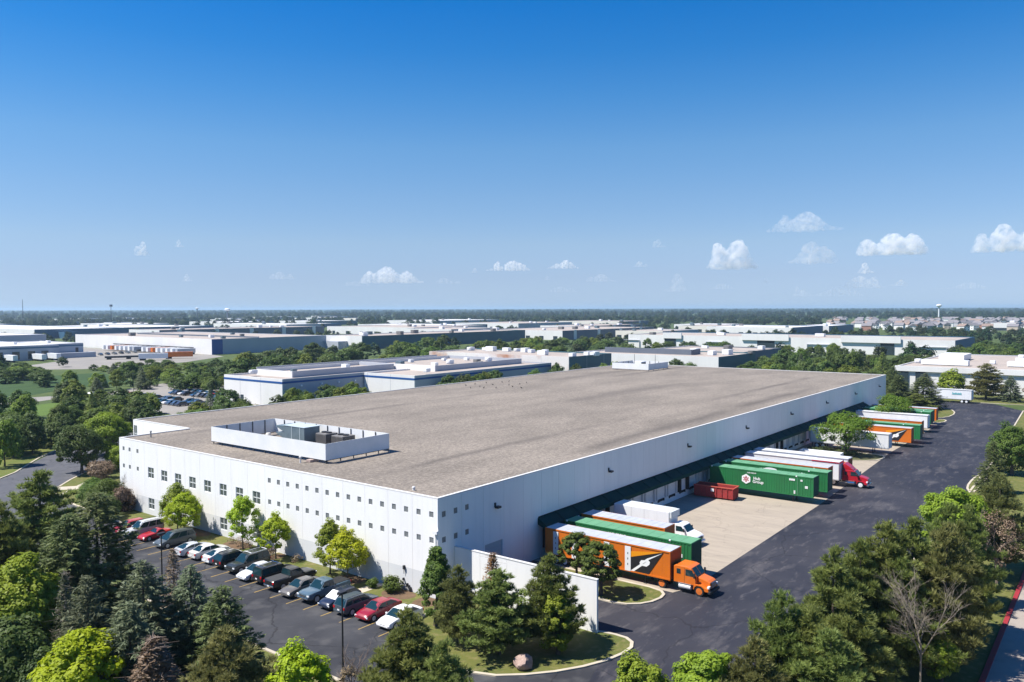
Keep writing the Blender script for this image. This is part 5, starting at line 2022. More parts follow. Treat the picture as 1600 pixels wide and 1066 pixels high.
tb, cb_ = broad(51, 3.4, 1.2, 8, 120, 231, 0.145, G_yellow, clump=.24)
tree('yellow_green_tree', 'vivid yellow green tree at the bottom left corner', 'tree', (-35.4, .3), tb, cb_)
tb, cb_ = broad(52, 2.1, .5, 6, 80, 189, 0.125, G_yellow, clump=.28)
tree('yellow_green_tree', 'vivid yellow green shrub at the bottom edge by the lot kerb', 'shrub', (-25, -9.4), tb, cb_)
tb, cb_ = broad(53, 3.6, 2, 10, 130, 231, 0.145, G_bright, clump=.24)
tree('broadleaf_tree', 'bright green broadleaf tree at the left picture edge', 'tree', (-34.6, 13.2), tb, cb_)
tb, cb_ = broad(54, 3.2, 1, 8, 120, 210, 0.145, G_dark, clump=.24)
tree('broadleaf_tree', 'dark green broadleaf tree in the bottom left corner', 'tree', (-37.4, 6.6), tb, cb_)
tree('broadleaf_tree', 'dark shrubby tree between the yellow green tree and the left spruces', 'tree', (-36.6, 3.6), tb, cb_, scale=.8)
tb, cb_ = broad(55, 1.75, .9, 9, 120, 168, 0.125, G_mid, clump=.34, shape=1.1)
tree('columnar_tree', 'columnar green tree in front of the near warehouse corner', 'tree', (-5.0, -4.4, .1), tb, cb_, scale=.84)
tb, cb_ = broad(56, 1.7, .4, 6.2, 70, 168, 0.119, G_bright, clump=.32)
tree('broadleaf_tree', 'bright green young tree at the foot of the pine by the wing wall', 'tree', (-3.4, -17.2, .1), tb, cb_, scale=.86)
tb, cb_ = broad(57, 2.0, 1.7, 6, 110, 110, 0.105, G_mid, clump=.20, open_=.5)
tree('island_tree', 'small thin tree on the curved grass island nearer the dock wall', 'tree', (13.2, -8.3), tb, cb_, scale=(.95, .95, .9))
tree('island_tree', 'small spreading tree on the tip of the curved grass island', 'tree', (11.3, -12.6), tb, cb_, scale=(1.12, 1.12, .92))
tb, cb_ = broad(58, 2.3, .3, 6.5, 90, 189, 0.125, G_bright, clump=.28)
tree('bright_shrub', 'bright green shrub at the bottom edge right of the island', 'shrub', (-11.4, -29.6), tb, cb_, scale=.92)
tree('bright_shrub', 'bright green bushy tree at the bottom edge left of the pine group', 'shrub', (-9.4, -33.3), tb, cb_, scale=(1.05, 1.05, 1.06))
tree('bright_shrub', 'bright green bush at the foot of the bare tree', 'shrub', (10.6, -44.6), tb, cb_, scale=.62)
tb, cb_ = broad(59, 3.4, 1.8, 10, 130, 210, 0.145, G_bright, clump=.25)
tree('broadleaf_tree', 'round bright green tree on the right side of the court drive', 'tree', (40.5, -41.0), tb, cb_)
tb, cb_ = broad(60, 3.6, .6, 9, 170, 168, 0.158, G_mid, clump=.22, lobes=3)
tree('broadleaf_tree', 'dense clipped round tree at the right picture edge by the far court', 'tree', (107.5, -39.6), tb, cb_)
BT_ = bare(66, 11.0, .105, pale_bark, depth=5, nb=4, spread=.50, up=.36).mesh('trunk', pale_bark)
tree('bare_tree', 'pale leafless tree standing in front of the pine group', 'bare tree', (7.6, -43.6), BT_, None, scale=.9)
BS = bare(62, 5, .07, brown_bark, depth=4, nb=4, spread=.6).mesh('trunk', brown_bark)
tree('twiggy_shrub', 'leafless twiggy shrub at the foot of the near lamp post', 'shrub', (-20.9, -10.6), BS, broad_crown(63, 1.3, .3, 3.6, 30, 30, .08, G_brown)[0])
tree('bare_tree', 'brown leafless tree at the right picture edge beside the verge', 'bare tree', (38.5, -45.2), bare(64, 9, .16, brown_bark, depth=5, nb=3, spread=.5).mesh('trunk', brown_bark), broad_crown(65, 2.5, 2, 8.6, 50, 40, .1, G_brown)[0])

# trees along the front wall
YG = leafmat('lime_leaves', (.26, .36, .012), (.46, .54, .026), .46, .05)
for seed, mt, lab, x, y, h, Rr, cl in ((71, G_bright, 'green young tree left of the pair before the office windows', -2.4, 45.6, 6.2, 2.4, .30), (72, YG, 'lime green tree right of the pair before the office windows', -3.3, 42.4, 5.6, 2.5, .28),
                                       (73, YG, 'lime green upright tree covering two office windows', -2.0, 31.2, 7.0, 1.9, .32), (74, YG, 'small lime green tree next to the upright one on the front lawn', -1.8, 24.8, 5.2, 2.0, .28),
                                       (75, G_bright, 'upright green tree behind the yellow tree on the front lawn', -1.5, 15.2, 6.3, 1.6, .32), (76, G_gold, 'yellow tree nearest the warehouse corner on the front lawn', -2.2, 11.4, 5.6, 2.2, .28)):
    tb, cb_ = broad(seed, Rr, 1.3, h, 110, 110, 0.098, mt, clump=cl * .78, shape=.9, tr=.09)
    tree('young_tree', lab, 'tree', (x, y, .1), tb, cb_)
_, bc = broad(81, 1, 0, 1.6, 50, 60, .1, G_mid, clump=.4)
for lab, x, y, s, mt, z in (('round clipped green bush near the warehouse corner', -1.3, 5.6, (1.0, 1.0, .95), None, .1), ('tiny green bush left of the round clipped bush', -1.6, 8.0, (.6, .6, .6), None, .1)):
    tree('bush', lab, 'bush', (x, y, z), None, bc, scale=s, crown_name='foliage')
_, bb = broad(82, 2.2, 0, 3.2, 90, 70, .15, G_brown, clump=.3)
tree('bush', 'round reddish brown bush beside the side road path', 'bush', (7.6, 88.6), None, bb, crown_name='foliage')
tree('bush', 'brown topped bush against the left end of the front wall', 'bush', (-1.8, 61.8), BS, bb, scale=(.7, .7, 1.2), crown_name='foliage')
_, bg_ = broad(83, 3.2, 0, 4.4, 110, 168, 0.112, G_mid, clump=.26)
tree('bush', 'large green bush at the left corner of the front wall', 'bush', (-2.6, 65.0), None, bg_, crown_name='foliage')
tree('bush', 'green bush on the side lawn behind the large corner bush', 'bush', (-1.4, 71.5), None, bg_, scale=.8, crown_name='foliage')
tree('bush', 'dark green bush in front of the large corner bush', 'bush', (-5.6, 60.2), None, broad(84, 3, 0, 4.5, 100, 168, 0.112, G_dark, clump=.26)[1], scale=.8, crown_name='foliage')
_, bt2 = broad(85, .8, 0, .9, 14, 30, .07, G_brown, clump=.5)
for y in (34.8, 33.0, 31.6, 27, 21.8):
    tree('low_shrub', 'low twiggy brown shrub in the mulch bed along the front wall', 'shrub', (-1.1, y, .1), BS if False else None, bt2, scale=rnd.uniform(.7, 1.1), group='low brown shrubs in the mulch along the front wall', crown_name='foliage')
tb, cb_ = broad(86, 3.9, 1.6, 8.4, 130, 168, 0.158, G_dark, clump=.25)
tree('broadleaf_tree', 'dark round tree where the side road bends, left of the warehouse', 'tree', (8.0, 96.2), tb, cb_)
tb, cb_ = broad(87, 4.8, 1.2, 8.4, 140, 168, 0.172, G_bright, clump=.24)
tree('broadleaf_tree', 'wide bright green tree behind the dark round tree by the side road', 'tree', (20, 111.5), tb, cb_)
tree('broadleaf_tree', 'small bright tree beside the left side of the warehouse', 'tree', (13.5, 93.5), tb, cb_, scale=.52)
# shade trees and conifers along the docks
tb, cb_ = broad(88, 5.6, 2.6, 8.2, 70, 178, 0.172, leafmat('locust_leaves', (.085, .165, .016), (.190, .290, .032), .44, .1), clump=.24, open_=.6, lobes=10)
tree('shade_tree', 'wide shade tree on the planting island in front of a white trailer', 'tree', (110.8, -10.4, .1), tb, cb_)
tree('shade_tree', 'second shade tree further along the docks among the trailers', 'tree', (157.4, -9.4, .05), tb, cb_, scale=(.80, .80, .96))
tree('spruce_tree', 'dark spruce right at the far corner of the warehouse', 'spruce', (199, -1.5), T10, SP[1], scale=(1.6, 1.6, 1.02))
tree('spruce_tree', 'wide dark spruce beside the lone white trailer', 'spruce', (203, -7.5), T10, SP[2], scale=(1.9, 1.9, .95))
tree('pine_tree', 'low dark pine at the foot of the far corner spruces', 'pine', (194, -7.5), T10, PN[1], scale=(1.4, 1.4, .52))
for me, lab, x, y, h, Rr, nm in ((SPB[0], 'blue spruce behind the lone white trailer before the far white building', 239, -1.5, 8, 4.2, 'blue_spruce'), (SPB[1], 'pointed blue spruce standing alone on the far grass strip', 239, -26, 8.2, 3.4, 'blue_spruce'),
                                 (PNO[0], 'tall conical olive tree behind the end of the lone white trailer', 241, -19, 11.5, 5.2, 'conical_tree'), (SP[0], 'dark conifer before the far white building entry', 236, 8, 10, 3.6, 'spruce_tree')):
    tree(nm, lab, 'spruce', (x, y), T10, me, scale=(Rr / 2.7, Rr / 2.7, h / 10))
tree('broadleaf_tree', 'bright round tree behind the middle of the lone white trailer', 'tree', (240, -9), *broad(89, 4.4, .6, 8.8, 100, 60, .3, G_bright, clump=.26))
tree('broadleaf_tree', 'low dark crabapple right of the lone blue spruce', 'tree', (243, -33), *broad(90, 3.6, 1.6, 5, 50, 50, .28, G_brown, clump=.3))
tree('bush', 'green bush at the right picture edge on the far grass strip', 'bush', (240, -41), None, bg_, scale=1.0, crown_name='foliage')
_, tw = broad(91, 2.2, 0, 1.2, 50, 40, .1, leafmat('bed_leaves', (.05, .08, .02), (.11, .13, .04), .3, .1), clump=.3)
tree('low_shrub', 'dry low shrubs under the wide shade tree on the dock island', 'shrub', (110, -8, .1), None, tw, scale=(1.5, 2.6, .9), rz=0, crown_name='foliage')
BG = [(0, 33.2, 157.1, 5.8, 3.5), (0, 125.5, 323.9, 4.5, 3.3), (0, 58.7, 213.1, 8, 3.4), (0, 45.5, 148.6, 6.7, 2.9), (0, 120.6, 289.3, 5, 2.6), (0, 52.2, 154.2, 6.7, 3.1), (0, 54.4, 186.5, 5.7, 3.5), (0, 41.4, 141.1, 5.5, 2.5), (0, 42, 179.8, 6.6, 2.9), (0, 49.3, 193.5, 7.9, 3.5), (0, 37.8, 156.8, 4.6, 3), (0, 55.7, 178.1, 7, 3.9), (0, 38.3, 167.9, 6.6, 3.1), (0, 54.2, 208.6, 7.3, 3.7), (0, 40.9, 163.2, 7.7, 2.9), (0, 43.7, 154.8, 5.5, 3), (0, 25.9, 146.8, 7, 3.2), (0, 32.1, 162.9, 4.5, 2.3), (0, 134.5, 326.6, 4.8, 2.4), (0, 103.1, 255.9, 4.6, 3.3), (0, 35.3, 123.3, 7.3, 2.7), (0, 29.9, 151.9, 5.6, 2.8), (0, 57.2, 194.4, 5.1, 2.9), (0, 31.2, 139.1, 6.1, 4), (0, 52.6, 161.2, 7.1, 4.2), (0, 78.6, 240.8, 5.3, 3.5), (0, 120.6, 303.7, 4.8, 3.4), (0, 44.2, 169.5, 5.2, 3.3), (0, 58.9, 167.2, 6.4, 2.8), (0, 89, 246.9, 7.8, 2.8), (0, 49.4, 167.2, 5.6, 2.8), (0, 38.1, 151.1, 5.2, 2.7), (0, 119.7, 296.7, 7.3, 4.1), (0, 46.8, 162, 6.5, 4.2), (0, 95.3, 240, 7.3, 3.7), (0, 48.2, 152.3, 7.1, 3.4), (0, 98.7, 255.5, 6.1, 2.9), (0, 83, 249.4, 6.7, 3.2), (0, 57.6, 205.4, 4.8, 2.8), (0, 21.4, 134.9, 6.5, 2.6), (0, 89.2, 257.5, 5.1, 2.4), (0, 44.8, 176.4, 4.8, 3), (0, 17, 130.4, 5.5, 3.1), (0, 56.6, 220.3, 5.9, 2.7), (1, 74.2, 309.2, 5.4, 4.6), (1, 106.3, 375.5, 4.6, 3.3), (1, 93.2, 328.9, 4.7, 4), (1, 84.9, 327.1, 5.8, 4.5), (1, 94.8, 351.9, 5.6, 3.1), (1, 83.5, 336, 5.1, 3.1), (1, 91.5, 365, 5.5, 3.8), (1, 85.7, 277.6, 6, 3.2), (1, 103.2, 362.2, 4.1, 3.2), (1, 94.5, 369.3, 4.5, 3.8), (1, 83.7, 297.7, 5.8, 4.6), (1, 76.8, 279.7, 5.8, 3.9), (1, 94.1, 340.3, 4.3, 2.8), (1, 89, 335.4, 4.8, 4), (1, 92.3, 322.9, 5, 3.2), (1, 84.6, 319.4, 5.8, 4.8), (2, 128.7, 257.4, 5.8, 2.8), (2, 115.4, 253.8, 5.8, 4.3), (2, 119.7, 261.4, 3.8, 2), (2, 130.6, 296.1, 3.6, 1.9), (2, 101, 201.9, 5.5, 2.3), (2, 121, 279, 4.4, 2.4), (2, 158.4, 313.1, 3.7, 3.2), (2, 110.3, 225.4, 3.4, 1.8), (2, 150.2, 285.4, 3.6, 2.9), (2, 118.5, 223.4, 4.1, 2.1), (2, 145.6, 309.5, 3.4, 1.9), (2, 117.7, 272.5, 5.8, 4.4), (2, 111.2, 221.2, 4.4, 2.9), (2, 100.5, 221, 5.5, 2.7), (2, 133.1, 252.5, 5.9, 4.1), (2, 129.1, 287.5, 3.6, 1.8), (3, 23.6, 97.7, 7.4, 4), (3, 48.9, 115.3, 7.3, 2.5), (3, 37.5, 109.3, 7.9, 3.9), (3, 52.1, 129.8, 6.6, 3.8), (3, 57.6, 116.6, 6.3, 3.4), (3, 29.3, 106.4, 6.2, 4), (3, 67.6, 143.3, 5.9, 3.2), (3, 34.9, 98.5, 7.5, 3.7), (3, 58.7, 121.2, 7, 2.6), (3, 69.4, 137, 5.6, 2.6), (3, 39.8, 117, 6, 2.6), (3, 68.1, 150.9, 7.1, 2.7), (3, 52, 120.7, 5.5, 3.4), (3, 50, 125, 5.8, 3.7), (3, 47.3, 105.3, 8, 3.7), (3, 77, 156.1, 6.4, 4), (4, 11.6, 136.1, 7.1, 4.2), (4, 11.2, 125.3, 7.2, 2.9), (4, 7.7, 129.2, 6.6, 4), (4, 32.4, 186.4, 7.7, 4), (4, 2.1, 114.9, 8.7, 3), (4, 23.3, 178.6, 8.4, 3.4), (4, 7.2, 124, 6.5, 2.9), (4, 17.5, 153.2, 6.3, 3.3), (4, 32, 202, 7, 3.1), (4, 17.8, 142.7, 6.9, 2.9), (4, 23.1, 159.4, 9, 3.1), (4, 14, 141, 6.9, 3.3), (5, 194, 299.6, 8.4, 7.1), (5, 380.4, 345.4, 10.7, 5.8), (5, 141.6, 242.4, 11.7, 5.6), (5, 184.4, 239.2, 9, 5.7), (5, 235.3, 315.8, 10.6, 6.5), (5, 311.1, 195.4, 8.8, 5.3), (5, 236, 225.1, 9, 4.9), (5, 277.6, 288.5, 11.5, 6), (5, 349.4, 287, 8.9, 5), (5, 177.4, 258.8, 10.6, 6.4), (5, 151.7, 247.9, 9.9, 5.5), (5, 271.9, 282.3, 8.8, 5.5), (5, 135.4, 216.6, 11.6, 4.7), (5, 137.9, 185.7, 11.6, 5.6), (5, 304.9, 222.2, 9.3, 5.6), (5, 128.2, 234.9, 9.3, 5.5), (5, 342.9, 231.6, 9.2, 5), (5, 233.6, 233.2, 9.6, 5.8), (5, 204.6, 262.2, 8.4, 6.9), (5, 254.7, 295, 10.6, 6.1), (5, 345.8, 241.7, 8.7, 5.3), (5, 275.1, 273.8, 9.3, 5.2), (5, 186, 198.4, 9.8, 6.6), (5, 146.8, 224.5, 9.9, 5.5), (5, 265.9, 314.7, 9.5, 4.4), (5, 246.5, 245.2, 10, 5.7), (5, 207.7, 224.2, 8.7, 7.1), (5, 324.7, 237.2, 10.6, 4.5), (5, 188.9, 270, 8.2, 5.8), (5, 172.5, 253.6, 11.9, 5), (5, 338.1, 321.1, 11.4, 5.6), (5, 223.7, 228.5, 8.5, 6.4), (5, 141.6, 218.8, 9.8, 5.5), (5, 208.6, 213.7, 9.3, 5.3), (5, 252.3, 224, 10.6, 6.1), (5, 298.9, 228.9, 11.4, 4.6), (5, 235.5, 249.9, 10.8, 5), (5, 254.8, 249, 8, 4.9), (5, 335, 256.3, 9.2, 6.2), (5, 164.9, 231.8, 10.5, 4.6), (5, 306.8, 244.3, 12, 4.8), (5, 363.4, 347.7, 9.7, 6.4), (5, 115, 205.4, 11.4, 7), (5, 246.9, 327.5, 9.7, 6.3), (5, 205.9, 251.4, 11, 6.7), (5, 300, 276.8, 11.5, 4.4), (5, 274.9, 244.5, 8.8, 6), (5, 134.2, 208.6, 11.3, 7.2), (5, 313.6, 247.6, 8.8, 6.2), (5, 214.6, 255.6, 9.7, 6.2), (5, 263, 269.3, 11.9, 6.9), (5, 353.5, 280.3, 8.8, 6.4), (5, 166.3, 239.8, 10.1, 5.4), (5, 249, 236.2, 10.6, 6.5), (5, 104.4, 210.7, 5.6, 3.7), (5, 162.8, 297.2, 6, 3.9), (5, 142.2, 271.4, 5.5, 3), (5, 139, 267.7, 6.3, 4.2), (5, 118.1, 235.1, 5, 3.3), (5, 104, 218.6, 5.9, 4.1), (5, 118.2, 244.3, 4, 2.9), (5, 135.3, 254.6, 6.2, 3.6), (5, 138.9, 279.2, 5.9, 3.1), (6, 332.7, 216, 11, 6.9), (6, 404, 277.4, 10.1, 4.9), (6, 465.5, 297.7, 7.2, 6.3), (6, 378.8, 226.3, 10.3, 5), (6, 338.9, 227.5, 8.1, 6.7), (6, 405, 289.4, 8.8, 4.8), (6, 343.8, 171.9, 10, 6.7), (6, 413.9, 293.5, 8.7, 6.4), (6, 439.4, 317.4, 7.1, 5.2), (6, 445.3, 287.3, 7.6, 5.9), (6, 386.1, 269, 9.8, 5), (6, 441.8, 254.7, 9.1, 6), (6, 310.4, 196.7, 9.4, 5.5), (6, 399, 218.6, 9.8, 6), (6, 425.3, 251.4, 8.9, 4.7), (6, 369.4, 205.3, 8.2, 6.5), (7, 248.2, 56.8, 7.9, 3.6), (7, 244.2, 32.4, 10.1, 4.4), (7, 326.7, 25, 7.5, 3.9), (7, 362.1, 50.5, 8.9, 5.2), (7, 251.4, 26.4, 8.5, 5.1), (7, 277.9, 20.9, 11.6, 5.7), (7, 293.7, 69.1, 7.8, 5.4), (7, 293.8, 61.8, 9.2, 4.9), (7, 229.2, 35.3, 11.3, 4.1), (7, 311.8, 30.2, 8.7, 3.8), (7, 295.6, 23.5, 8.7, 3.9), (7, 226, 45.5, 10.1, 4.8), (7, 305.7, 48.8, 8, 5.6), (7, 319, 73.4, 10.1, 5.6), (7, 249.8, 17.3, 7.4, 5.6), (7, 224.2, 11.4, 7.2, 4.6), (7, 287.8, 56, 11.6, 4.4), (7, 236.6, 28.5, 8.7, 3.9), (7, 287.4, 64.1, 7.6, 3.9), (7, 285.4, 41.7, 9.7, 4), (7, 257.6, 46, 11.5, 3.7), (7, 273.7, 35.5, 12, 3.8), (7, 274.1, 53.1, 11, 3.7), (7, 240.1, 57.1, 7.4, 4.8), (7, 202.3, 36.4, 11.3, 4.6), (7, 213.1, 33.6, 10.5, 3.6), (7, 285.3, 33.6, 11.5, 4.4), (7, 348.1, 72.3, 8.2, 5.4), (7, 342.5, 41.7, 7.1, 4.6), (7, 317, 56.2, 7.5, 4.9), (7, 278.4, 39.4, 11.1, 4.6), (7, 381.3, 59, 8.2, 4), (8, 399.4, -4.8, 8.4, 5.2), (8, 340.1, 38.9, 8, 5), (8, 355.6, 25.9, 7.6, 5.4), (8, 500.3, -2.7, 8.8, 5.4), (8, 468.6, 0.6, 6.8, 5.9), (8, 381.1, 9.2, 9.4, 6.6), (8, 448.3, 10.8, 9.2, 4.8), (8, 485.1, 15.5, 9.5, 5.6), (8, 399.7, 34, 6.1, 5.1), (8, 564.3, 13.7, 6.3, 6.6), (8, 343, 17.5, 8.3, 6.3), (8, 454.8, 5.3, 9, 6.9), (8, 414.8, 0.2, 9.1, 5.8), (8, 440.8, -6.8, 6.1, 5.3), (8, 463.2, 21.3, 7, 4.7), (8, 422.3, -7.7, 8.5, 5.5), (8, 396.7, 13, 8.4, 6.6), (8, 298.2, 19.4, 9.4, 6.1), (8, 388.2, -9.4, 9, 6.5), (8, 607.5, 25.9, 6.2, 5.3), (8, 316.3, 23, 6.8, 6), (8, 472.5, 20.4, 6.3, 5.9), (9, 75.3, 121.9, 6.9, 3), (9, 99.5, 131.8, 6.8, 3.1), (9, 86.5, 137.9, 6.9, 2.3), (9, 110.4, 139.9, 6.1, 3.4), (9, 115, 139.3, 5, 2.9), (9, 92.7, 145.4, 5.9, 3.6), (9, 114.4, 142.9, 6.7, 2.6), (9, 87.6, 124.2, 6.9, 2.6), (9, 81.8, 124.8, 6.5, 2.6), (9, 103.1, 143.1, 6.3, 3.5), (9, 72.9, 126, 6.7, 3.1), (9, 104.6, 131.8, 6.2, 3.1), (9, 84.7, 129.1, 6.3, 2.6), (9, 100.3, 135.8, 6.3, 3.4), (10, 145.4, 122.5, 7.9, 3.8), (10, 153.9, 123.4, 7.8, 2.9), (10, 149.4, 123.6, 7.6, 3.1), (10, 163, 123.7, 7.8, 3.8), (10, 157.9, 123.4, 7.6, 2.9), (10, 136.3, 121.8, 8, 3.9), (10, 160.7, 120.1, 7.9, 2.6), (11, 201.2, 123.3, 8.4, 2.6), (11, 192.4, 116.2, 8.3, 3.6), (11, 177, 108.7, 7.2, 3.2), (11, 228.4, 112.3, 8.3, 3), (11, 181.9, 109.4, 7.9, 3), (11, 169, 110.1, 7.8, 3.9), (11, 161.5, 99.9, 8.3, 4), (11, 208.6, 105.5, 8.4, 3.2), (11, 197.6, 115.9, 6.4, 3.4), (11, 203.1, 114.9, 8.2, 3.2), (12, 312.3, 113.5, 6.9, 3.6), (12, 237.9, 83.4, 8.3, 3.9), (12, 254.3, 97.5, 8.1, 4.1), (12, 245.9, 86.3, 7, 4.1), (13, 288.8, 71.8, 8.6, 4.3), (13, 271.1, 70.9, 7.3, 4), (13, 237.1, 61.9, 7.9, 3.3), (13, 331, 92.4, 6.2, 3.7), (13, 260.4, 67.9, 7.8, 4.4), (13, 269.4, 64.1, 8.7, 4.9), (14, 455.8, 190.1, 6.9, 3.9), (14, 415.2, 189.6, 7.6, 4.4), (14, 462.6, 215.4, 5.2, 2.8), (14, 450.5, 199.9, 7.1, 4.2), (14, 431.9, 173.9, 7.7, 4.5), (14, 449, 180.5, 7.3, 4), (14, 460.3, 202.2, 6.4, 3.5), (14, 462.5, 221.6, 7.7, 4), (15, 391.3, 140.3, 8.7, 5.3), (15, 437.8, 153.3, 8.4, 4.5), (15, 403.4, 148.1, 9, 5.8), (15, 458.7, 162.1, 7, 5.8), (15, 434.9, 159.3, 7, 5.4), (15, 427.4, 146.4, 7.5, 5.2), (16, 428, 82.2, 7, 3.4), (16, 463.1, 101, 6.3, 3.3), (16, 413.2, 90.3, 7.7, 4.1), (16, 400.9, 74.1, 8, 3.7), (16, 402.2, 82.2, 8.3, 3.5), (16, 378.2, 83.5, 8.5, 4), (16, 379.8, 93.3, 8.4, 3.9), (16, 408.4, 71.1, 7.4, 3.7), (16, 434.9, 83.5, 8.8, 4.9), (16, 451.6, 116.2, 6.8, 4), (17, 139.7, 348, 3.7, 2.5), (17, 119, 280.5, 5, 2.4), (17, 135.8, 330.4, 4.2, 3.2), (17, 122.6, 305.5, 4.9, 3.2), (17, 142.1, 315.9, 5, 2.5), (17, 134.4, 302.1, 4, 3.4), (17, 128.6, 350.1, 3.3, 2), (17, 143.6, 275.5, 5.5, 2.7), (17, 153.8, 342.2, 4.8, 3), (17, 128.6, 338.7, 3.1, 2.7), (17, 132.2, 306.4, 4.4, 3.1), (17, 127.8, 318.1, 3.9, 2.9), (17, 156.1, 332.3, 4, 2.6), (17, 131.3, 257.7, 5.7, 3.5), (17, 157, 315.2, 3.7, 2.8), (17, 143.3, 305.4, 5.7, 4.3), (17, 150.3, 321.8, 5.4, 3), (17, 128.1, 290.8, 4.9, 3.8), (17, 149, 329.8, 3.1, 2.6), (17, 131.4, 283.9, 5.4, 4.2), (17, 159.1, 305.7, 4.2, 3.4), (17, 145.5, 321.7, 3, 2), (17, 152.2, 296.2, 3.5, 2.9), (17, 139.9, 335, 4.9, 2.6), (17, 146.8, 353.1, 3.6, 3), (17, 143, 332.4, 3.9, 3), (17, 144.8, 272.2, 4.1, 2.5), (17, 168.1, 352.9, 3.3, 2.9), (17, 124.8, 309.7, 4.4, 3.5), (17, 134.3, 324.2, 4.7, 3.1), (18, 101.5, 229.6, 2.5, 1.9), (18, 103.6, 246, 2.9, 1.4), (18, 101, 220.5, 4, 2.8), (18, 110.2, 246.4, 3.1, 2.4), (18, 105.5, 228.2, 3, 2.4), (18, 116.2, 246.9, 2.6, 2), (18, 108, 221, 3.9, 2.4), (18, 105.5, 211.5, 4.4, 2.2), (18, 114.3, 229.7, 3.5, 1.9), (18, 114.5, 220.5, 2.7, 1.9), (18, 110.9, 217.2, 2.8, 2.1), (18, 102.9, 207.7, 4.3, 2.5), (18, 100.7, 203.4, 4.2, 1.7), (18, 96.1, 237.4, 3.2, 2.5), (18, 109.3, 230.4, 3.7, 2.1), (18, 105.2, 218.5, 2.6, 1.7)]
# ------------------------------------------------------------------ buildings beyond
bw = M('bg_white', (0.74, 0.73, 0.71), (0.68, 0.67, 0.65), scale=0.08, rough=0.8, c3=(.6, .58, .55), scale3=.3, f3=.3, stretch=(1, 1, .3))
bcream = M('bg_cream', (0.70, 0.66, 0.59), (0.64, 0.60, 0.53), scale=0.08, rough=0.8)
bgrey = M('bg_grey', (0.40, 0.42, 0.46), (0.36, 0.38, 0.42), scale=0.1, rough=0.8)  # also on shaded sides of white buildings, their shade in the colour
bblue = M('bg_blue_paint_and_shade', (0.035, 0.105, 0.19), (0.045, 0.12, 0.20), scale=.1, rough=.6)  # real blue bands, and shade put into sides of white buildings
bteal = M('bg_teal_shade', (0.05, 0.125, 0.155), (0.045, 0.11, 0.135), scale=.1, rough=.6)  # shade on the sides of white buildings, coloured in as teal
bstripe = M('blue_stripe', (0.010, 0.075, 0.26), rough=.6)
bdark = M('bg_dark_glass', (0.03, 0.045, 0.055), rough=.12, spec=.6)
bslate = M('bg_slate', (0.13, 0.15, 0.185), (0.11, 0.13, 0.165), scale=.2, rough=.7)  # dark screens and steps, and shade painted into building fronts
broof = M('bg_tan_roof', (0.40, 0.34, 0.295), (0.33, 0.285, 0.25), scale=0.06, rough=.95, c3=(.24, .21, .185), scale3=.25, f3=.5)
broofw = M('bg_white_roof', (0.66, 0.64, 0.62), (0.58, 0.56, 0.54), scale=0.05, rough=.9, c3=(.45, .43, .41), scale3=.2, f3=.4)
rust_wall = M('rust_stained_white', (0.74, 0.70, 0.66), (0.70, 0.66, 0.62), scale=.1, rough=.85, c3=(.40, .17, .08), scale3=.085, f3=1.0)
boxes_done = []


def block(t, x0, x1, y0, y1, h, west=bw, south=bgrey, roofm=broof, stripe=None, para=0.5, joints=0):  # south and east sides take a darker colour that holds their shade
    """one flat-roofed volume: walls with a parapet, a roof, an optional painted band; coordinates are in the world, children of t"""
    ox, oy = t.location.x, t.location.y
    X0, X1, Y0, Y1 = x0 - ox, x1 - ox, y0 - oy, y1 - oy
    w = .35
    for nm, m_, b in (('west_wall', west, (X0, X0 + w, Y0, Y1)), ('south_wall', south, (X0 + w, X1, Y0, Y0 + w)), ('north_wall', west, (X0 + w, X1, Y1 - w, Y1)), ('east_wall', south, (X1 - w, X1, Y0 + w, Y1 - w))):
        MB().box(*b, -.05, h).build('wall', m_, t)
    MB().box(X0 + w, X1 - w, Y0 + w, Y1 - w, h - para - .3, h - para).build('roof', roofm, t)
    if joints:
        for q in np.arange(Y0 + joints, Y1 - 1, joints):
            MB().box(X0 - .02, X0 - .002, q - .06, q + .06, 0, h - .02).build('panel_joint', joint_dark, t)
        for q in np.arange(X0 + joints, X1 - 1, joints):
            MB().box(q - .06, q + .06, Y0 - .02, Y0 - .002, 0, h - .02).build('panel_joint', joint_dark, t)
    if stripe:
        z0, z1, sm_ = stripe
        mb = MB()
        mb.box(X0 - .06, X0 - .003, Y0 - .06, Y1, h - z1, h - z0)
        mb.box(X0 - .002, X1, Y0 - .06, Y0 - .003, h - z1, h - z0)
        mb.build('painted_band', sm_, t)


def units(t, pts, z, m_=None, s=(2.2, 1.6, 1.3)):
    ox, oy = t.location.x, t.location.y
    for x, y in pts:
        k = rnd.uniform(.8, 1.35)
        mb = MB()
        mb.box(-s[0] * k / 2, s[0] * k / 2, -s[1] * k / 2, s[1] * k / 2, .25, s[2] * k)
        mb.box(-s[0] * k / 2 - .3, -s[0] * k / 2, -s[1] * k * .35, s[1] * k * .35, .5, s[2] * k * .8)
        mb.box(-s[0] * k / 2 + .1, s[0] * k / 2 - .1, -s[1] * k / 2 + .1, s[1] * k / 2 - .1, 0, .25)
        o = mb.build('rooftop_unit', m_ or rnd.choice([white_metal, cond_m, white_metal, unit_m]), t)
        o.location = (x - ox, y - oy, z)
        o.rotation_euler = (0, 0, rnd.choice([0, 1.57, 3.14]))


def doors_s(t, xs, y, w=3, h=3.4, z=1.0, m_=bdark, name='dock_door'):
    ox, oy = t.location.x, t.location.y
    for x in xs:
        MB().box(x - w / 2 - ox, x + w / 2 - ox, y - .06 - oy, y - .003 - oy, z, z + h).build(name, m_, t)


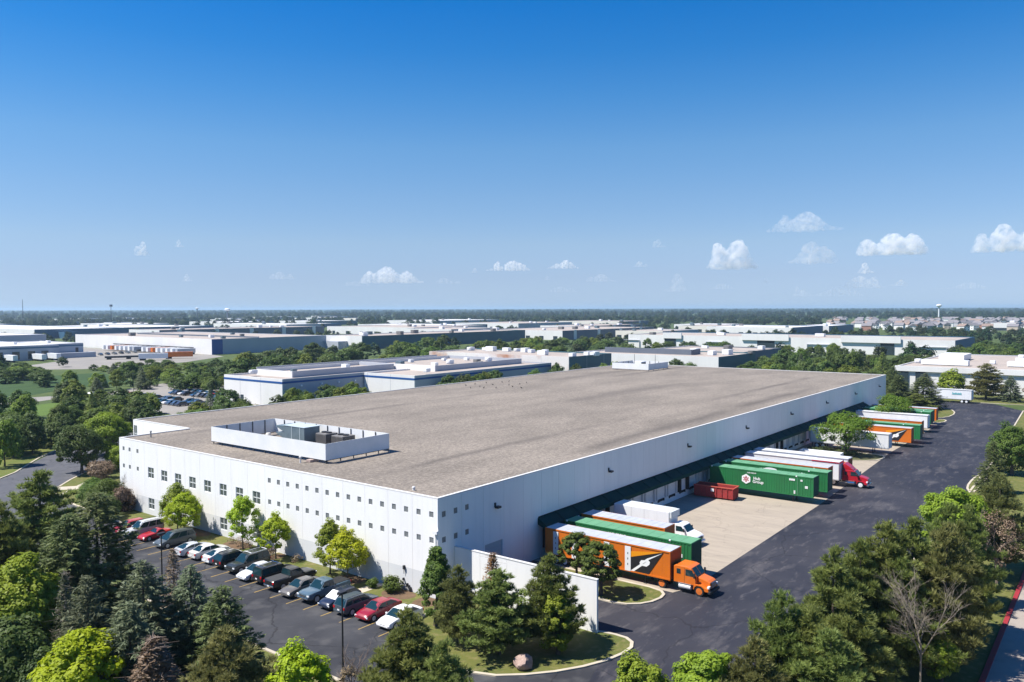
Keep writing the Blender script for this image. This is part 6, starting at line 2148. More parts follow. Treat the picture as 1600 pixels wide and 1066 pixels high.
def doors_w(t, ys, x, w=3, h=3.4, z=1.0, m_=bdark, name='dock_door'):
    ox, oy = t.location.x, t.location.y
    for y in ys:
        MB().box(x - .06 - ox, x - .003 - ox, y - w / 2 - oy, y + w / 2 - oy, z, z + h).build(name, m_, t)


def bld(label, x, y, cat='warehouse', name='neighbour_warehouse', group=None):
    return thing(name, label, cat, (x, y, 0), 0, group)


# 1 the blue-striped building right behind the warehouse
t = bld('white building with grey shaded sides and a blue stripe right behind the warehouse', 92, 119)
block(t, 92, 214, 150, 181, 8.6, stripe=(.85, 1.45, bstripe), joints=11)
block(t, 125, 202, 126, 149.6, 8.6, stripe=(.85, 1.45, bstripe), joints=11)
block(t, 101, 146, 157, 176, 10.1, para=1.2)
block(t, 146.4, 197, 137, 176, 10.1, para=1.2, roofm=broof)
ox, oy = 92, 119
bp_ = MB()
for k in range(9):
    bp_.box(104 + k * 10 - ox, 113.9 + k * 10 - ox, 180.0 - oy, 180.3 - oy, 8.6, 10.4)
bp_.build('parapet_panel', bgrey, t)  # grey carries the shade of the parapet's inner face
units(t, [(110, 168), (97, 172), (131, 166), (152, 160), (158, 148), (171, 152), (176, 141), (168, 170), (183, 166), (190, 160), (192, 150), (180, 146), (136, 131)], 8.9)
wls = MB()
for x in (99, 107, 114, 121):
    wls.box(x - .3 - ox, x + .3 - ox, 149.5 - oy, 149.99 - oy, 5.9, 6.4)
wls.build('wall_light', white_metal, t)
doors_w(t, [171], 92, 1.6, 2.6, 0, name='door')
# 2 the rust-stained building
t = bld('white building with rust stained wall and many rooftop units', 217, 122)
block(t, 217.5, 252, 128, 207, 10, west=rust_wall, south=bblue if False else bteal, joints=14)
units(t, [(242, 202), (246, 196), (243, 190), (245, 182), (248, 178), (244, 170), (242, 165), (246, 160), (228, 133), (237, 131), (238, 128), (230, 150)], 9.5, white_metal, (3.4, 2.2, 1.7))
# 3 low white building with the slate roof screen
t = bld('low white building with a long slate grey roof screen', 267, 74)
block(t, 267, 310, 84, 158, 9, south=bteal)
block(t, 310.4, 362, 90, 142, 9, south=bslate)
mb = MB()
mb.box(283 - 267, 283.5 - 267, 104 - 74, 150 - 74, 8.5, 11)
mb.box(283.5 - 267, 292 - 267, 103.6 - 74, 104 - 74, 8.5, 11)
mb.build('roof_screen', bslate, t)
units(t, [(296, 92), (300, 110), (290, 128), (288, 96), (305, 84), (340, 110), (350, 96), (345, 125)], 8.5, None, (4, 2.4, 1.8))
# 4 the long white building with recessed dark entries
t = bld('very long white building with dark recessed glass entries', 488, 28)
block(t, 488, 565, 28, 252, 10, roofm=broof, south=bblue)
for y0, y1, e0, e1 in ((207, 222, 212, 221), (128, 161, 138, 150), (58, 94, 62, 70)):
    MB().box(486.8 - 488, 487.9 - 488, y0 - 28, y1 - 28, 7.6, 11.8).build('raised_panel', bw, t)
    MB().box(487.6 - 488, 487.99 - 488, e0 - 28, e1 - 28, .2, 7.5).build('glass_entry', bdark, t)
for y in (250, 180, 108, 40):
    mb = MB()
    mb.box(487.2 - 488, 487.99 - 488, y - 8 - 28, y + 8 - 28, 5.6, 5.9)
    mb.box(487.2 - 488, 487.99 - 488, y - 8 - 28, y - 7.6 - 28, .2, 5.6)
    mb.box(487.2 - 488, 487.99 - 488, y + 7.6 - 28, y + 8 - 28, .2, 5.6)
    mb.build('door_surround', bgrey, t)
units(t, [(505, 240), (520, 190), (530, 120), (510, 80), (540, 200)], 9.5, None, (5, 3, 1.8))
# 5 the white building at the right edge
t = bld('white flat building at the right edge behind the lone white trailer', 256, -60, name='neighbour_office')
block(t, 256, 352, -66, 11, 9, roofm=broof, para=.35)
MB().box(255.2 - 256, 255.99 - 256, -66 + 60, 11.6 + 60, 7.2, 9.05).build('fascia', bw, t)
for y in (8.8, 3.2):
    MB().box(255.5 - 256, 255.99 - 256, y - 1.6 + 60, y + 1.6 + 60, .2, 7.0).build('dark_entry', bdark, t)
for y in (-5.5, -9.3, -20, -24):
    wd_ = MB().box(255.9 - 256, 255.99 - 256, y - .85 + 60, y + .85 + 60, 3.6, 5.6).build('window', bdark, t)
    fm = MB()
    for zz0, zz1, a, b in ((3.5, 3.6, -.95, .95), (5.6, 5.7, -.95, .95), (3.6, 5.6, -.95, -.85), (3.6, 5.6, .85, .95)):
        fm.box(255.82 - 256, 255.985 - 256, y + a + 60, y + b + 60, zz0, zz1)
    fm.build('window_frame', bw, wd_)
MB().box(255.93 - 256, 255.985 - 256, -66 + 60, 11 + 60, 6.3, 6.42).build('wall_band', joint_dark, t)
for x0, x1, y0, y1, z1 in ((271, 275, -9.5, 6, 10.6), (300, 318, -4, 5, 11.2), (276, 284, -34, -21, 10.4)):
    mb = MB()
    mb.box(x0 - 256, x1 - 256, y0 + 60, y1 + 60, 8.9, z1)
    mb.build('roof_screen', white_metal, t)
units(t, [(290, -15), (310, -22), (330, 0), (335, -20), (282, 9)], 8.7, white_metal, (2.6, 1.6, 1.2))
# 6 left: docks building
t = bld('building with a grey shaded front and dark dock doors at the left edge', 100, 452)
block(t, 60, 161, 452 + 12, 560, 9, west=bw, south=bgrey, roofm=broofw, stripe=(1.0, 1.9, bblue))
block(t, 161.4, 181, 476, 540, 9, west=bgrey, south=bgrey, roofm=broofw, stripe=(1.0, 1.9, bblue))
MB().box(161.5 - 100, 186 - 100, 470 - 452, 475.5 - 452, 0, 3.2).build('dock_wing', bgrey, t)
doors_s(t, (128, 137, 145.5, 153), 464, 4, 4.6, .9)
doors_s(t, (177,), 476, 1.8, 4.6, 1.6, bdark, 'tall_window')
units(t, [(130, 490), (150, 500), (172, 505), (140, 520)], 8.5, white_metal)
for k, (x, y, lab) in enumerate(((131, 457, 'dull white trailer partly behind trees at the left edge docks'), (146, 456, 'white trailer at the left edge docks, the left one of two'), (154.5, 457, 'white trailer at the left edge docks, the right one of two'))):
    tr = thing('semi_trailer', lab, 'trailer', (x, y - 1.0, .04), -math.pi / 2, 'white trailers at the left edge building')
    MB().box(-7, 7, -1.3, 1.3, 1.1, 4.1).build('cargo_box', trailer_white, tr)
    MB().box(-6.4, -3.4, -1.2, 1.2, 0, 1.05).build('running_gear', black, tr)
    MB().box(4, 4.3, -.9, .9, 0, 1.05).build('landing_leg', dark, tr)
# 7 big tan-roofed warehouse left of centre with a trailer yard
t = bld('big white warehouse with a bright blue corner panel and trailer yard', 242, 428)
block(t, 242, 338, 428, 624, 10.3, south=bgrey, roofm=broof)
MB().box(241.9 - 242, 250 - 242, 427.9 - 428, 427.99 - 428, 0, 10.3).build('blue_corner_panel', bstripe, t)
mb = MB()
mb.box(281 - 242, 281.5 - 242, 432 - 428, 600 - 428, 9.8, 10.9)
mb.build('roof_step', bslate, t)
MB().box(241.0 - 242, 241.97 - 242, 450 - 428, 560 - 428, 3.9, 4.4).build('dock_canopy', dark, t)
doors_w(t, [455 + 9 * k for k in range(12)], 242, 2.6, 2.6, 1.2)
units(t, [(262, 500), (268, 470), (300, 480), (262, 446), (318, 520), (256, 560)], 9.8, None, (3.2, 2.4, 2))
ycol = [trailer_white, trailer_white, bgrey, trailer_white, orange, trailer_white, trailer_white, dark, trailer_white]
ylab = ['white', 'white', 'grey', 'white', 'orange', 'white', 'white', 'black', 'white']
for k in range(17):
    y = 444 + k * 6.3
    ci = (k * 4 + 2) % 9
    tr = thing('semi_trailer', {'white': 'white trailer in the row backed to the yard warehouse', 'grey': 'grey trailer in the row backed to the yard warehouse', 'orange': 'orange trailer in the row backed to the yard warehouse', 'black': 'black flat trailer in the row backed to the yard warehouse'}[ylab[ci]],
               'trailer', (232.5, y, .04), math.pi, 'trailers backed to the yard warehouse')
    hgt = 2.4 if ylab[ci] == 'black' else 4.0
    MB().box(-6.5, 6.5, -1.28, 1.28, 1.1, hgt).build('cargo_box', ycol[ci], tr)
    MB().box(-6, -3, -1.2, 1.2, 0, 1.05).build('running_gear', black, tr)
tr = thing('semi_trailer', 'orange trailer standing alone in the middle of the trailer yard', 'trailer', (207, 408, .04), -.5)
MB().box(-8, 8, -1.3, 1.3, 1.1, 4.1).build('cargo_box', orange, tr)
MB().box(-7.4, -4, -1.2, 1.2, 0, 1.05).build('running_gear', black, tr)
tr = thing('semi_trailer', 'white trailer beside the lone orange trailer in the yard', 'trailer', (189, 405, .04), -.5)
MB().box(-8, 8, -1.3, 1.3, 1.1, 4.1).build('cargo_box', trailer_white, tr)
MB().box(-7.4, -4, -1.2, 1.2, 0, 1.05).build('running_gear', black, tr)
for x, y in ((180, 432), (190, 428), (199, 424)):
    tr = thing('chassis_stack', 'dark flat trailer chassis parked in the yard behind the shrubs', 'trailer', (x, y, .04), -.5, 'dark chassis in the trailer yard')
    MB().box(-6, 6, -1.25, 1.25, .9, 2.0).build('deck', dark, tr)
    MB().box(-5, -2.4, -1.2, 1.2, 0, .88).build('running_gear', black, tr)
# 8 long building, its shaded side coloured blue
t = bld('long building with a blue shaded side and white roof at the far left', 299, 843)
block(t, 299, 394, 844, 1180, 10, south=bblue, roofm=broofw)
block(t, 322, 335, 828, 843.6, 7, south=bblue, west=bblue, roofm=broofw)
# 6b upper white block
t = bld('white windowless block with a grey shaded side behind the left edge building', 188, 560)
block(t, 100, 196, 566, 760, 12.5, south=bgrey, west=bw, roofm=broofw)
# 9 warehouse with the shade of its side coloured teal
t = bld('wide tan roofed warehouse with a teal shaded side wall', 339, 384)
block(t, 345, 548, 396, 440, 10, south=bteal, roofm=broof)
MB().box(336 - 339, 344.9 - 339, 412 - 384, 432 - 384, 0, 6).build('dock_annexe', bgrey, t)
units(t, [(360, 410), (372, 425), (400, 412), (430, 425), (460, 410), (490, 425), (520, 412), (540, 425), (385, 432)], 9.5, None, (4, 3, 2.2))
# further rows
FAR = [
    # x0, x1, y0, y1, h, west, south, roof, label
    (376, 590, 738, 800, 9, bw, bslate, broof, 'long dark fronted warehouse beyond the trailer yard'),
    (592, 720, 585, 735, 9, bw, bgrey, broof, 'white fronted warehouse beyond the teal sided one'),
    (640, 700, 880, 1060, 9, bw, bgrey, broofw, 'white roofed warehouse in the second row past the yard'),
    (575, 760, 372, 470, 9, bw, bslate, broof, 'dark fronted warehouse with white columns behind the middle tree belt'),
    (760, 900, 462, 530, 9, bw, bslate, broof, 'low dark and white warehouse left of the far middle belt'),
    (640, 720, 300, 352, 8, bcream, bgrey, broof, 'cream low warehouse just over the middle tree belt'),
    (790, 896, 226, 322, 9.5, bw, bblue, broofw, 'white warehouse with a blue glass end right of centre'),
    (905, 1010, 222, 262, 9, bw, bblue, broofw, 'smaller white warehouse with blue end behind the other blue ended one'),
    (700, 790, 640, 800, 9, bw, bteal, broofw, 'white and teal warehouse far behind the teal sided one'),
    (860, 1000, 640, 760, 9, bw, bgrey, broof, 'tan roofed warehouse in the far middle distance'),
    (1000, 1180, 930, 1060, 9, bw, bgrey, broofw, 'long white warehouse near the far wood at centre'),
    (1080, 1180, 600, 720, 9, bcream, bslate, broof, 'cream warehouse near the far wood right of centre'),
    (1141, 1230, 60, 88, 10, bw, bblue, broof, 'white building with blue windows at the right edge distance'),
    (420, 540, 900, 1100, 9, bw, bblue, broofw, 'white roofed warehouse far left before the town'),
    (560, 640, 1180, 1320, 8, bw, bgrey, broofw, 'pale long shed far left below the horizon'),
    (760, 860, 1200, 1330, 8, bw, bblue, broofw, 'pale shed under the far left water towers'),
    (900, 1010, 1150, 1260, 8, bw, bteal, broofw, 'bright white shed far left of centre'),
    (250, 330, 1250, 1500, 9, bw, bslate, broofw, 'slate fronted long building at far left'),
    (470, 520, 1500, 1700, 8, bw, bgrey, broofw, 'thin white building near the left horizon'),
    (880, 980, 330, 400, 8, bcream, bgrey, broof, 'cream roofed building before the far wood at centre right'),
    (1010, 1090, 400, 470, 7, bw, bgrey, broofw, 'small white shed edging the far wood at centre right'),
    (560, 640, 500, 570, 9, bw, bgrey, broof, 'white warehouse with rooftop fans left of the belt'),
]
for x0, x1, y0, y1, h, we, so, rm, lab in FAR:
    t = bld(lab, x0, y0)
    block(t, x0, x1, y0, y1, h, we, so, rm)
    n = max(2, int((x1 - x0) / 28))
    units(t, [(rnd.uniform(x0 + 8, x1 - 8), rnd.uniform(y0 + 8, y1 - 8)) for _ in range(n)], h - .5, None, (4, 3, 2.2))
    if so is bslate:
        MBc = MB()
        for q in np.arange(x0 + 22, x1 - 5, 44):
            MBc.box(q - x0 - 2.5, q - x0 + 2.5, -.3, -.003, 0, h + .4)
        MBc.build('white_column', bw, t)
    doors_w(t, [y0 + (y1 - y0) * (k + .5) / 6 for k in range(6)], x0, 5, 3.5, 0.2)
# white sheds scattered toward the town, all alike at this distance
shed_r = random.Random(17)
sheds = 0
FOOT = [(92, 330, 126, 181), (217, 252, 122, 210), (267, 362, 76, 178), (488, 570, 28, 252), (256, 352, -66, 11), (60, 186, 452, 560), (225, 338, 395, 624), (299, 394, 828, 1180), (100, 196, 566, 760), (339, 556, 396, 440)] + [(f[0], f[1], f[2], f[3]) for f in FAR]
while sheds < 26:
    a = math.radians(shed_r.uniform(48, 73))
    D = shed_r.uniform(1050, 2600)
    x, y = CAM_LOC.x + D * math.cos(a), CAM_LOC.y + D * math.sin(a)
    sx, sy = shed_r.uniform(30, 90), shed_r.uniform(30, 90)
    if any(x - 15 < f[1] and x + sx + 15 > f[0] and y - 15 < f[3] and y + sy + 15 > f[2] for f in FOOT):
        continue
    FOOT.append((x, x + sx, y, y + sy))
    t = bld('distant white shed among the trees of the far industrial park', x, y, group='distant white sheds below the left horizon', name='distant_shed')
    block(t, x, x + sx, y, y + sy, shed_r.uniform(6, 10), shed_r.choice([bw, bw, bcream]), shed_r.choice([bgrey, bblue, bslate]), shed_r.choice([broofw, broofw, broof]))
    sheds += 1
# townhouses
hw_ = [M('house_white', (.78, .77, .74), rough=.8), M('house_grey', (.42, .42, .44), rough=.8), M('house_tan', (.50, .42, .34), rough=.8), M('house_brick', (.36, .19, .14), rough=.85)]
hr_ = [M('shingle_grey', (.20, .19, .20), rough=.95), M('shingle_brown', (.24, .18, .15), rough=.95)]
hs_ = []
for wmat in hw_:
    for rmat in hr_:
        b_ = MB().box(-6, 6, -4.5, 4.5, 0, 6.2).mesh('wall', wmat)
        r_ = MB().prism([(-5, 6.2), (5, 6.2), (0, 9.6)], 'x', -6.4, 6.4).mesh('roof', rmat)
        hs_.append((b_, r_))
wn_ = MB()
for x in (-4, -1.3, 1.3, 4):
    for z in (1.4, 4.2):
        wn_.box(x - .55, x + .55, -4.53, -4.503, z, z + 1.3)
for y in (-2.2, 2.2):
    for z in (1.4, 4.2):
        wn_.box(-6.03, -6.003, y - .55, y + .55, z, z + 1.3)
wn_ = wn_.mesh('window', bdark)
hg = random.Random(9)
cnt = 0
while cnt < 150:
    az = math.radians(hg.uniform(4.5, 16.0))
    D = 1150 * math.exp(hg.uniform(0, 1) * math.log(1.8))
    x, y = CAM_LOC.x + D * math.cos(az), CAM_LOC.y + D * math.sin(az)
    if any(math.hypot(x - a, y - b) < 17 for a, b in boxes_done):
        continue
    boxes_done.append((x, y))
    b_, r_ = hs_[hg.choice([0, 0, 1, 0, 1, 0, 2, 3, 4, 0, 1, 6])]
    t = thing('townhouse', 'pale townhouse with pitched roof in the housing estate below the right water tower', 'house', (x, y, 0), hg.choice([0, 1.57, .5, -.6, 1.0]) + hg.uniform(-.2, .2), 'townhouses on the right below the water tower')
    link('wall', b_, t)
    link('roof', r_, t)
    link('window', wn_, t)['kind'] = 'stuff'
    cnt += 1
tr = thing('semi_trailer', 'white trailer standing alone on the green field before the estate', 'trailer', (1083, 226, 0), 2.0)
MB().box(-7, 7, -1.4, 1.4, 1.1, 4.4).build('cargo_box', trailer_white, tr)
MB().box(-6, 6, -1.1, 1.1, 0, 1.05).build('running_gear', dark, tr)


def water_tower(lab, x, y, h, r, stem_m=white_metal):
    t = thing('water_tower', lab, 'water tower', (x, y, 0))
    mb = MB()
    mb.tube((0, 0, -.2), (0, 0, 3), r * .55, r * .26, n=16)
    mb.tube((0, 0, 3), (0, 0, h - r * 1.25), r * .26, r * .24, n=16)
    mb.tube((0, 0, h - r * 1.25), (0, 0, h - r * .8), r * .24, r * .62, n=16)
    mb.build('stem', stem_m, t, smooth=True)
    mb = MB()
    pr = [(r * .62, h - r * .8), (r * .92, h - r * .62), (r, h - r * .35), (r * .9, h - r * .12), (r * .6, h + r * .06), (r * .2, h + r * .13)]
    for (a, za), (b, zb) in zip(pr, pr[1:]):
        mb.tube((0, 0, za), (0, 0, zb), a, b, n=24, cap=False)
    mb.poly([(r * .2 * math.cos(k * .785), r * .2 * math.sin(k * .785), h + r * .13) for k in range(8)])
    mb.build('tank', white_metal, t, smooth=True)


water_tower('white mushroom water tower above the estate at the right', 2173, 323, 37.5, 6.5)
water_tower('smaller white water tower above the left horizon', 1050, 1784, 34.5, 4, bslate)  # slate stems of both left towers have distance haze put into their colour
water_tower('wide white water tower right of the smaller one on the left horizon', 1096, 1725, 32.5, 7, bslate)
for lab, x, y, h in (('tall thin radio mast at the far left horizon', 575, 1583, 50), ('thin mast with a block on top left of the water towers', 675, 1452, 39)):
    t = thing('radio_mast', lab, 'mast', (x, y, 0))
    MB().tube((0, 0, 0), (0, 0, h), .8, .35, n=5).build('mast_pole', dark, t)
    if h < 45:
        MB().box(-2, 2, -2, 2, h - 3, h + 1).build('antenna_head', bslate, t)

# cars in the lot beyond the wood: parked in two double rows
cc_ = [('white', (.72, .72, .72)), ('silver', (.45, .46, .48)), ('dark blue', (.02, .035, .07)), ('black', (.015, .015, .018)), ('blue', (.035, .075, .14)), ('grey', (.15, .16, .17)), ('red', (.34, .02, .025))]
gmesh = {}
for nm_, c_ in cc_:
    b_ = MB()
    b_.prism([(-2.25, .3), (-2.25, .85), (-1.5, .95), (1.2, .92), (2.1, .78), (2.25, .5), (2.2, .3)], 'y', -.9, .9)
    b_.prism([(-1.85, .92), (-1.2, 1.46), (.35, 1.46), (1.15, .9)], 'y', -.68, .68)
    gmesh[nm_] = b_.mesh('body', paint('lot_' + nm_.replace(' ', '_'), c_))
gl = MB()
gl.prism([(-1.7, .98), (-1.2, 1.38), (.32, 1.38), (.95, .98)], 'y', -.80, .80)
gl.poly([(.40, -.64, 1.44), (.40, .64, 1.44), (1.16, .72, .93), (1.16, -.72, .93)])
gl = gl.mesh('window', car_glass)
gw = MB()
for x in (-1.35, 1.4):
    for s_ in (-1, 1):
        gw.tube((x, s_ * .72, .32), (x, s_ * .92, .32), .32, n=10)
gw = gw.mesh('wheel', black)
lr = random.Random(4)
for row, (x0, y0, y1) in enumerate(((75.5, 178, 219), (81.0, 178, 222), (93.5, 186, 216), (99.0, 188, 214))):
    y = y0
    while y < y1:
        if lr.random() < .86:
            nm_, _c = lr.choice(cc_[:6] + cc_[2:5]) if lr.random() > .04 else cc_[6]
            t = thing('distant_car', nm_ + ' car in the full rows of the lot beyond the wood', 'car', (x0 + lr.uniform(-.2, .2), y, .04), lr.choice([0, math.pi]), 'cars in the lot beyond the wood')
            link('body', gmesh[nm_], t)
            link('window', gl, t)
            link('wheel', gw, t)
        y += 2.75
for x, y, nm_, lab in ((108, 176, 'red', 'red car just over the warehouse roof edge by the striped building'), (105.5, 173, 'white', 'white car just over the warehouse roof edge by the striped building'), (118, 226, 'grey', 'grey car on the far side of the lot beyond the wood'), (72, 230, 'white', 'white car alone on the dirt lane past the marsh')):
    t = thing('distant_car', lab, 'car', (x, y, .05), .6)
    link('body', gmesh[nm_], t)
    link('window', gl, t)
    link('wheel', gw, t)
for x, y, lab in ((195, 470, 'left'), (203, 462, 'middle'), (211, 452, 'right')):
    pass
# dark cars in the yard by the left building
for k in range(12):
    nm_ = lr.choice(['dark blue', 'black', 'grey', 'blue'])
    t = thing('distant_car', nm_ + ' car parked in the yard beside the left edge docks', 'car', (192 + k * 2.9, 487 + k * 1.2 - (6 if k % 2 else 0), .05), 1.4, 'cars in the yard beside the left edge docks')
    link('body', gmesh[nm_], t)
    link('window', gl, t)
    link('wheel', gw, t)

# lamp posts
lp_mb = MB().tube((0, 0, 0), (0, 0, 8), .085, .06, n=8).mesh('pole', dark)
lh_mb = MB().box(-.35, .35, -.18, .18, 7.98, 8.16).mesh('lamp_head', dark)
lb_mb = MB().tube((0, 0, 0), (0, 0, .7), .28, n=12).mesh('base', kerb_m)
for x, y, lab in ((-19.5, -8.0, 'dark lamp post rising in front of the blue grey crossover'), (-19.3, 18.9, 'dark lamp post beside the dead brown conifer before the pale cars'),
                  (85.3, 200.3, 'thin lamp post in the lot beyond the wood, the middle one'), (73.4, 168.2, 'thin lamp post in the lot beyond the wood, the right one'), (79.5, 216, 'thin lamp post in the lot beyond the wood, the left one')):
    t = thing('lamp_post', lab, 'lamp post', (x, y, .02))
    link('pole', lp_mb, t)
    link('lamp_head', lh_mb, t)
    link('base', lb_mb, t)
# boulder
import bmesh
bmr = bmesh.new()
bmesh.ops.create_icosphere(bmr, subdivisions=3, radius=1)
gr_ = random.Random(2)
dirs = [Vector((gr_.gauss(0, 1), gr_.gauss(0, 1), gr_.gauss(0, 1))).normalized() for _ in range(14)]
for v in bmr.verts:
    n = v.co.normalized()
    k = min(1.15, min(.82 / max(.05, n.dot(d)) for d in dirs if n.dot(d) > .05)) if any(n.dot(d) > .05 for d in dirs) else 1
    v.co = n * k
    v.co = Vector((v.co.x * 1.0, v.co.y * .8, v.co.z * .62 + .35))
mer = bpy.data.meshes.new('boulder')
bmr.to_mesh(mer)
bmr.free()
mer.materials.append(M('pink_granite', (.36, .26, .22), (.27, .19, .165), scale=1.2, rough=.9, c3=(.45, .38, .33), scale3=5, bump=.5))
ob = link('boulder', mer)
ob.location = (-7.3, -16.4, .1)
tag(ob, 'pinkish boulder lying on the island grass under the pines', 'boulder')
# small sign by the red kerb
sg = thing('roadside_sign', 'small white sign standing in shade beside the red kerb', 'sign', (24.5, -45.6, .03), .6)
MB().tube((0, 0, 0), (0, 0, 1.5), .035, n=6).build('sign_post', steel, sg)
MB().box(-.04, -.036 + .02, -.3, .3, .9, 1.6).build('sign_plate', white_paint, sg)

# ------------------------------------------------------------------ trees one can tell apart in the belts and woods beyond
REGS = [('green tree in the wood between the marsh and the warehouse', 'trees in the wood left of the warehouse'), ('dark tree in the row behind the marsh at the left edge', 'trees in the row behind the marsh'),
        ('green tree in the scrub before the trailer yard', 'shrubs in the scrub before the trailer yard'), ('green tree round the car lot beyond the wood', 'trees round the lot beyond the wood'),
        ('tall green tree at the left edge behind the side road', 'trees at the left edge behind the side road'), ('green tree in the belt behind the blue striped building', 'trees in the belt behind the striped building'),
        ('green tree in the middle belt behind the rust stained building', 'trees in the middle belt'), ('green tree in the belt beyond the right end of the warehouse', 'trees beyond the right end of the warehouse'),
        ('green tree in the belt behind the right edge white building', 'trees behind the right edge building'), ('low green tree between the warehouse roof edge and striped building', 'trees just over the warehouse roof edge'),
        ('low green tree hiding the foot of the striped building', 'trees at the foot of the striped building'), ('green tree before the blue end of the rust stained building', 'trees before the rust stained building end'),
        ('round tree left of the roof screen building corner', 'trees by the slate screen building'), ('bright green tree before the low slate screen building', 'trees before the slate screen building end'),
        ('tree in the left clump before the long white building', 'trees in the left clump before the long white building'), ('tree in the middle clump before the long white building', 'trees in the middle clump before the long white building'),
        ('tree in the right clump before the long white building', 'trees in the right clump before the long white building'),
        ('green tree along the near edge of the trailer yard', 'shrubs along the near edge of the trailer yard'), ('green tree on the rough ground right of the marsh', 'shrubs on the rough ground right of the marsh')]
bgv = []
LOOK = ['deep green', 'mid green', 'dark green', 'bright green']
mt_ = [G_far, G_mid, G_dark, leafmat('belt_leaves_bright', (.110, .165, .020), (.235, .295, .042), .42, .2)]
for k in range(8):
    m_ = mt_[k % 4]
    cm, cc = broad_crown(200 + k, 4, .5, 8, 64, 62, .27, m_, clump=.25, dens=.5, lobes=8)
    bgv.append((limbs(200 + k, 5, .22, cc[:5], n=5).mesh('trunk', bark), cm, LOOK[k % 4]))
shr = []
for k in range(4):
    shr.append((broad_crown(220 + k, 4, 0, 8, 50, 60, .28, mt_[k], clump=.30, dens=.5)[0], LOOK[k]))
cnf = [(spruce_crown(230 + k, 8, 2.6, m_, dens=.7, spray=.42), n_) for k, (m_, n_) in enumerate(((G_spruce, 'dark pointed'), (G_blue, 'blue grey pointed'), (G_pine, 'olive pointed')))]
T8 = conifer_trunk(8, .15)
tg_ = random.Random(12)
for ri, x, y, h, r in BG:
    lab, grp = REGS[ri]
    core_ = lab.split('tree ', 1)[-1] if 'tree' in lab else lab
    size = 'small' if r < 3.3 else 'wide' if r > 5 else 'medium'
    where = lab[lab.index('tree ') + 5:] if 'tree ' in lab else lab
    if ri in (2, 17, 18):
        me_, n_ = tg_.choice(shr)
        tree('shrub', '%s %s shrub %s' % (size, n_, where), 'shrub', (x, y), None, me_, rz=tg_.uniform(0, 6.28), scale=(r / 4, r / 4, h / 8), group='%s %s %s' % (size, n_, grp), crown_name='foliage')
    elif ri in (0, 3, 7) and tg_.random() < .16:
        me_, n_ = tg_.choice(cnf)
        tree('conifer', '%s conifer %s' % (n_, where), 'tree', (x, y), T8, me_, rz=tg_.uniform(0, 6.28), scale=(r / 3.2, r / 3.2, h / 7.5), group='%s conifers among the %s' % (n_, grp))
    else:
        tr_, cr_, n_ = tg_.choice(bgv)
        tree('broadleaf_tree', '%s %s broadleaf tree %s' % (size, n_, where), 'tree', (x, y), tr_, cr_, rz=tg_.uniform(0, 6.28), scale=(r / 4, r / 4, h / 8), group='%s %s %s' % (size, n_, grp))
# ------------------------------------------------------------------ far-off wood: one mass of trees toward the horizon
wr = np.random.default_rng(77)
pts, scl = [], []
OPEN = [(60, 100, 160, 240), (15, 128, 238, 335), (180, 240, 350, 640), (34, 60, 186, 245), (-5, 230, -60, 150), (110, 215, 240, 380), (225, 260, -60, 15), (1000, 1300, 180, 280)] + [(a, b, c, d) for a, b, c, d in FOOT]


def blocked(x, y):
    for a, b, c, d in OPEN:
        if a - 7 < x < b + 7 and c - 7 < y < d + 7:
            return True
    return any(abs(x - a) < 12 and abs(y - b) < 12 for a, b in boxes_done) or any((x + 14 < a + 16 and abs(x + 20 - a) < 24 and abs(y + 8 - b) < 14) for a, b in boxes_done)


def hide_from(x, y, D):
    """keep the ground in front of a lit facade mostly free of trees"""
    for a, b, c, d in FOOT:
        if a - 55 < x < a and c < y < d:
            return True
        if c - 45 < y < c and a < x < b:
            return True
    return False


n_try = 0
while len(pts) < 9000 and n_try < 60000:
    n_try += 1
    a = YAW + wr.uniform(-.66, .66)
    D = 420 * math.exp(wr.uniform(0, 1) ** .85 * math.log(11500 / 420))
    x, y = CAM_LOC.x + D * math.cos(a), CAM_LOC.y + D * math.sin(a)
    right = (a - YAW) < -.12
    p = .10 if D < 700 else .22 if D < 1000 else .45 if D < 1500 else 1.0
    if right and D > 600:
        p = max(p, .6)
    if wr.random() > p or blocked(x, y):
        continue
    deg = math.degrees(a)
    if 3.5 < deg < 16.5 and 1060 < D < 2150 and wr.random() < .86:
        continue
    if hide_from(x, y, D) and wr.random() < .93:
        continue
    pts.append((x, y, 0.0))
    scl.append((.7 + wr.random() * .75) * (.66 if D < 1300 else 1.0) * (1.0 if D < 2500 else 1.35 if D < 5000 else 1.8))
src = []
for k in range(3):
    cm, _ = broad_crown(300 + k, 5, .2, 9.5, 34, 26, .62, [leafmat('far_leaves', (.020, .048, .016), (.056, .098, .028), .3, .3), leafmat('far_leaves_dark', (.014, .036, .014), (.040, .072, .024), .3, .3), leafmat('far_leaves_olive', (.034, .056, .016), (.080, .105, .032), .3, .3)][k], clump=.34, dens=.5)
    so = bpy.data.objects.new('far_crown', cm)
    src.append(so)
ng = bpy.data.node_groups.new('far_wood_nodes', 'GeometryNodeTree')
ng.interface.new_socket('Geometry', in_out='INPUT', socket_type='NodeSocketGeometry')
ng.interface.new_socket('Geometry', in_out='OUTPUT', socket_type='NodeSocketGeometry')
gi, go = ng.nodes.new('NodeGroupInput'), ng.nodes.new('NodeGroupOutput')
iop = ng.nodes.new('GeometryNodeInstanceOnPoints')
g2i = ng.nodes.new('GeometryNodeGeometryToInstance')
for so in src:
    oi = ng.nodes.new('GeometryNodeObjectInfo')
    oi.inputs['Object'].default_value = so
    ng.links.new(oi.outputs['Geometry'], g2i.inputs[0])
rr_ = ng.nodes.new('FunctionNodeRandomValue')
rr_.data_type = 'FLOAT_VECTOR'
rr_.inputs[0].default_value = (0, 0, 0)
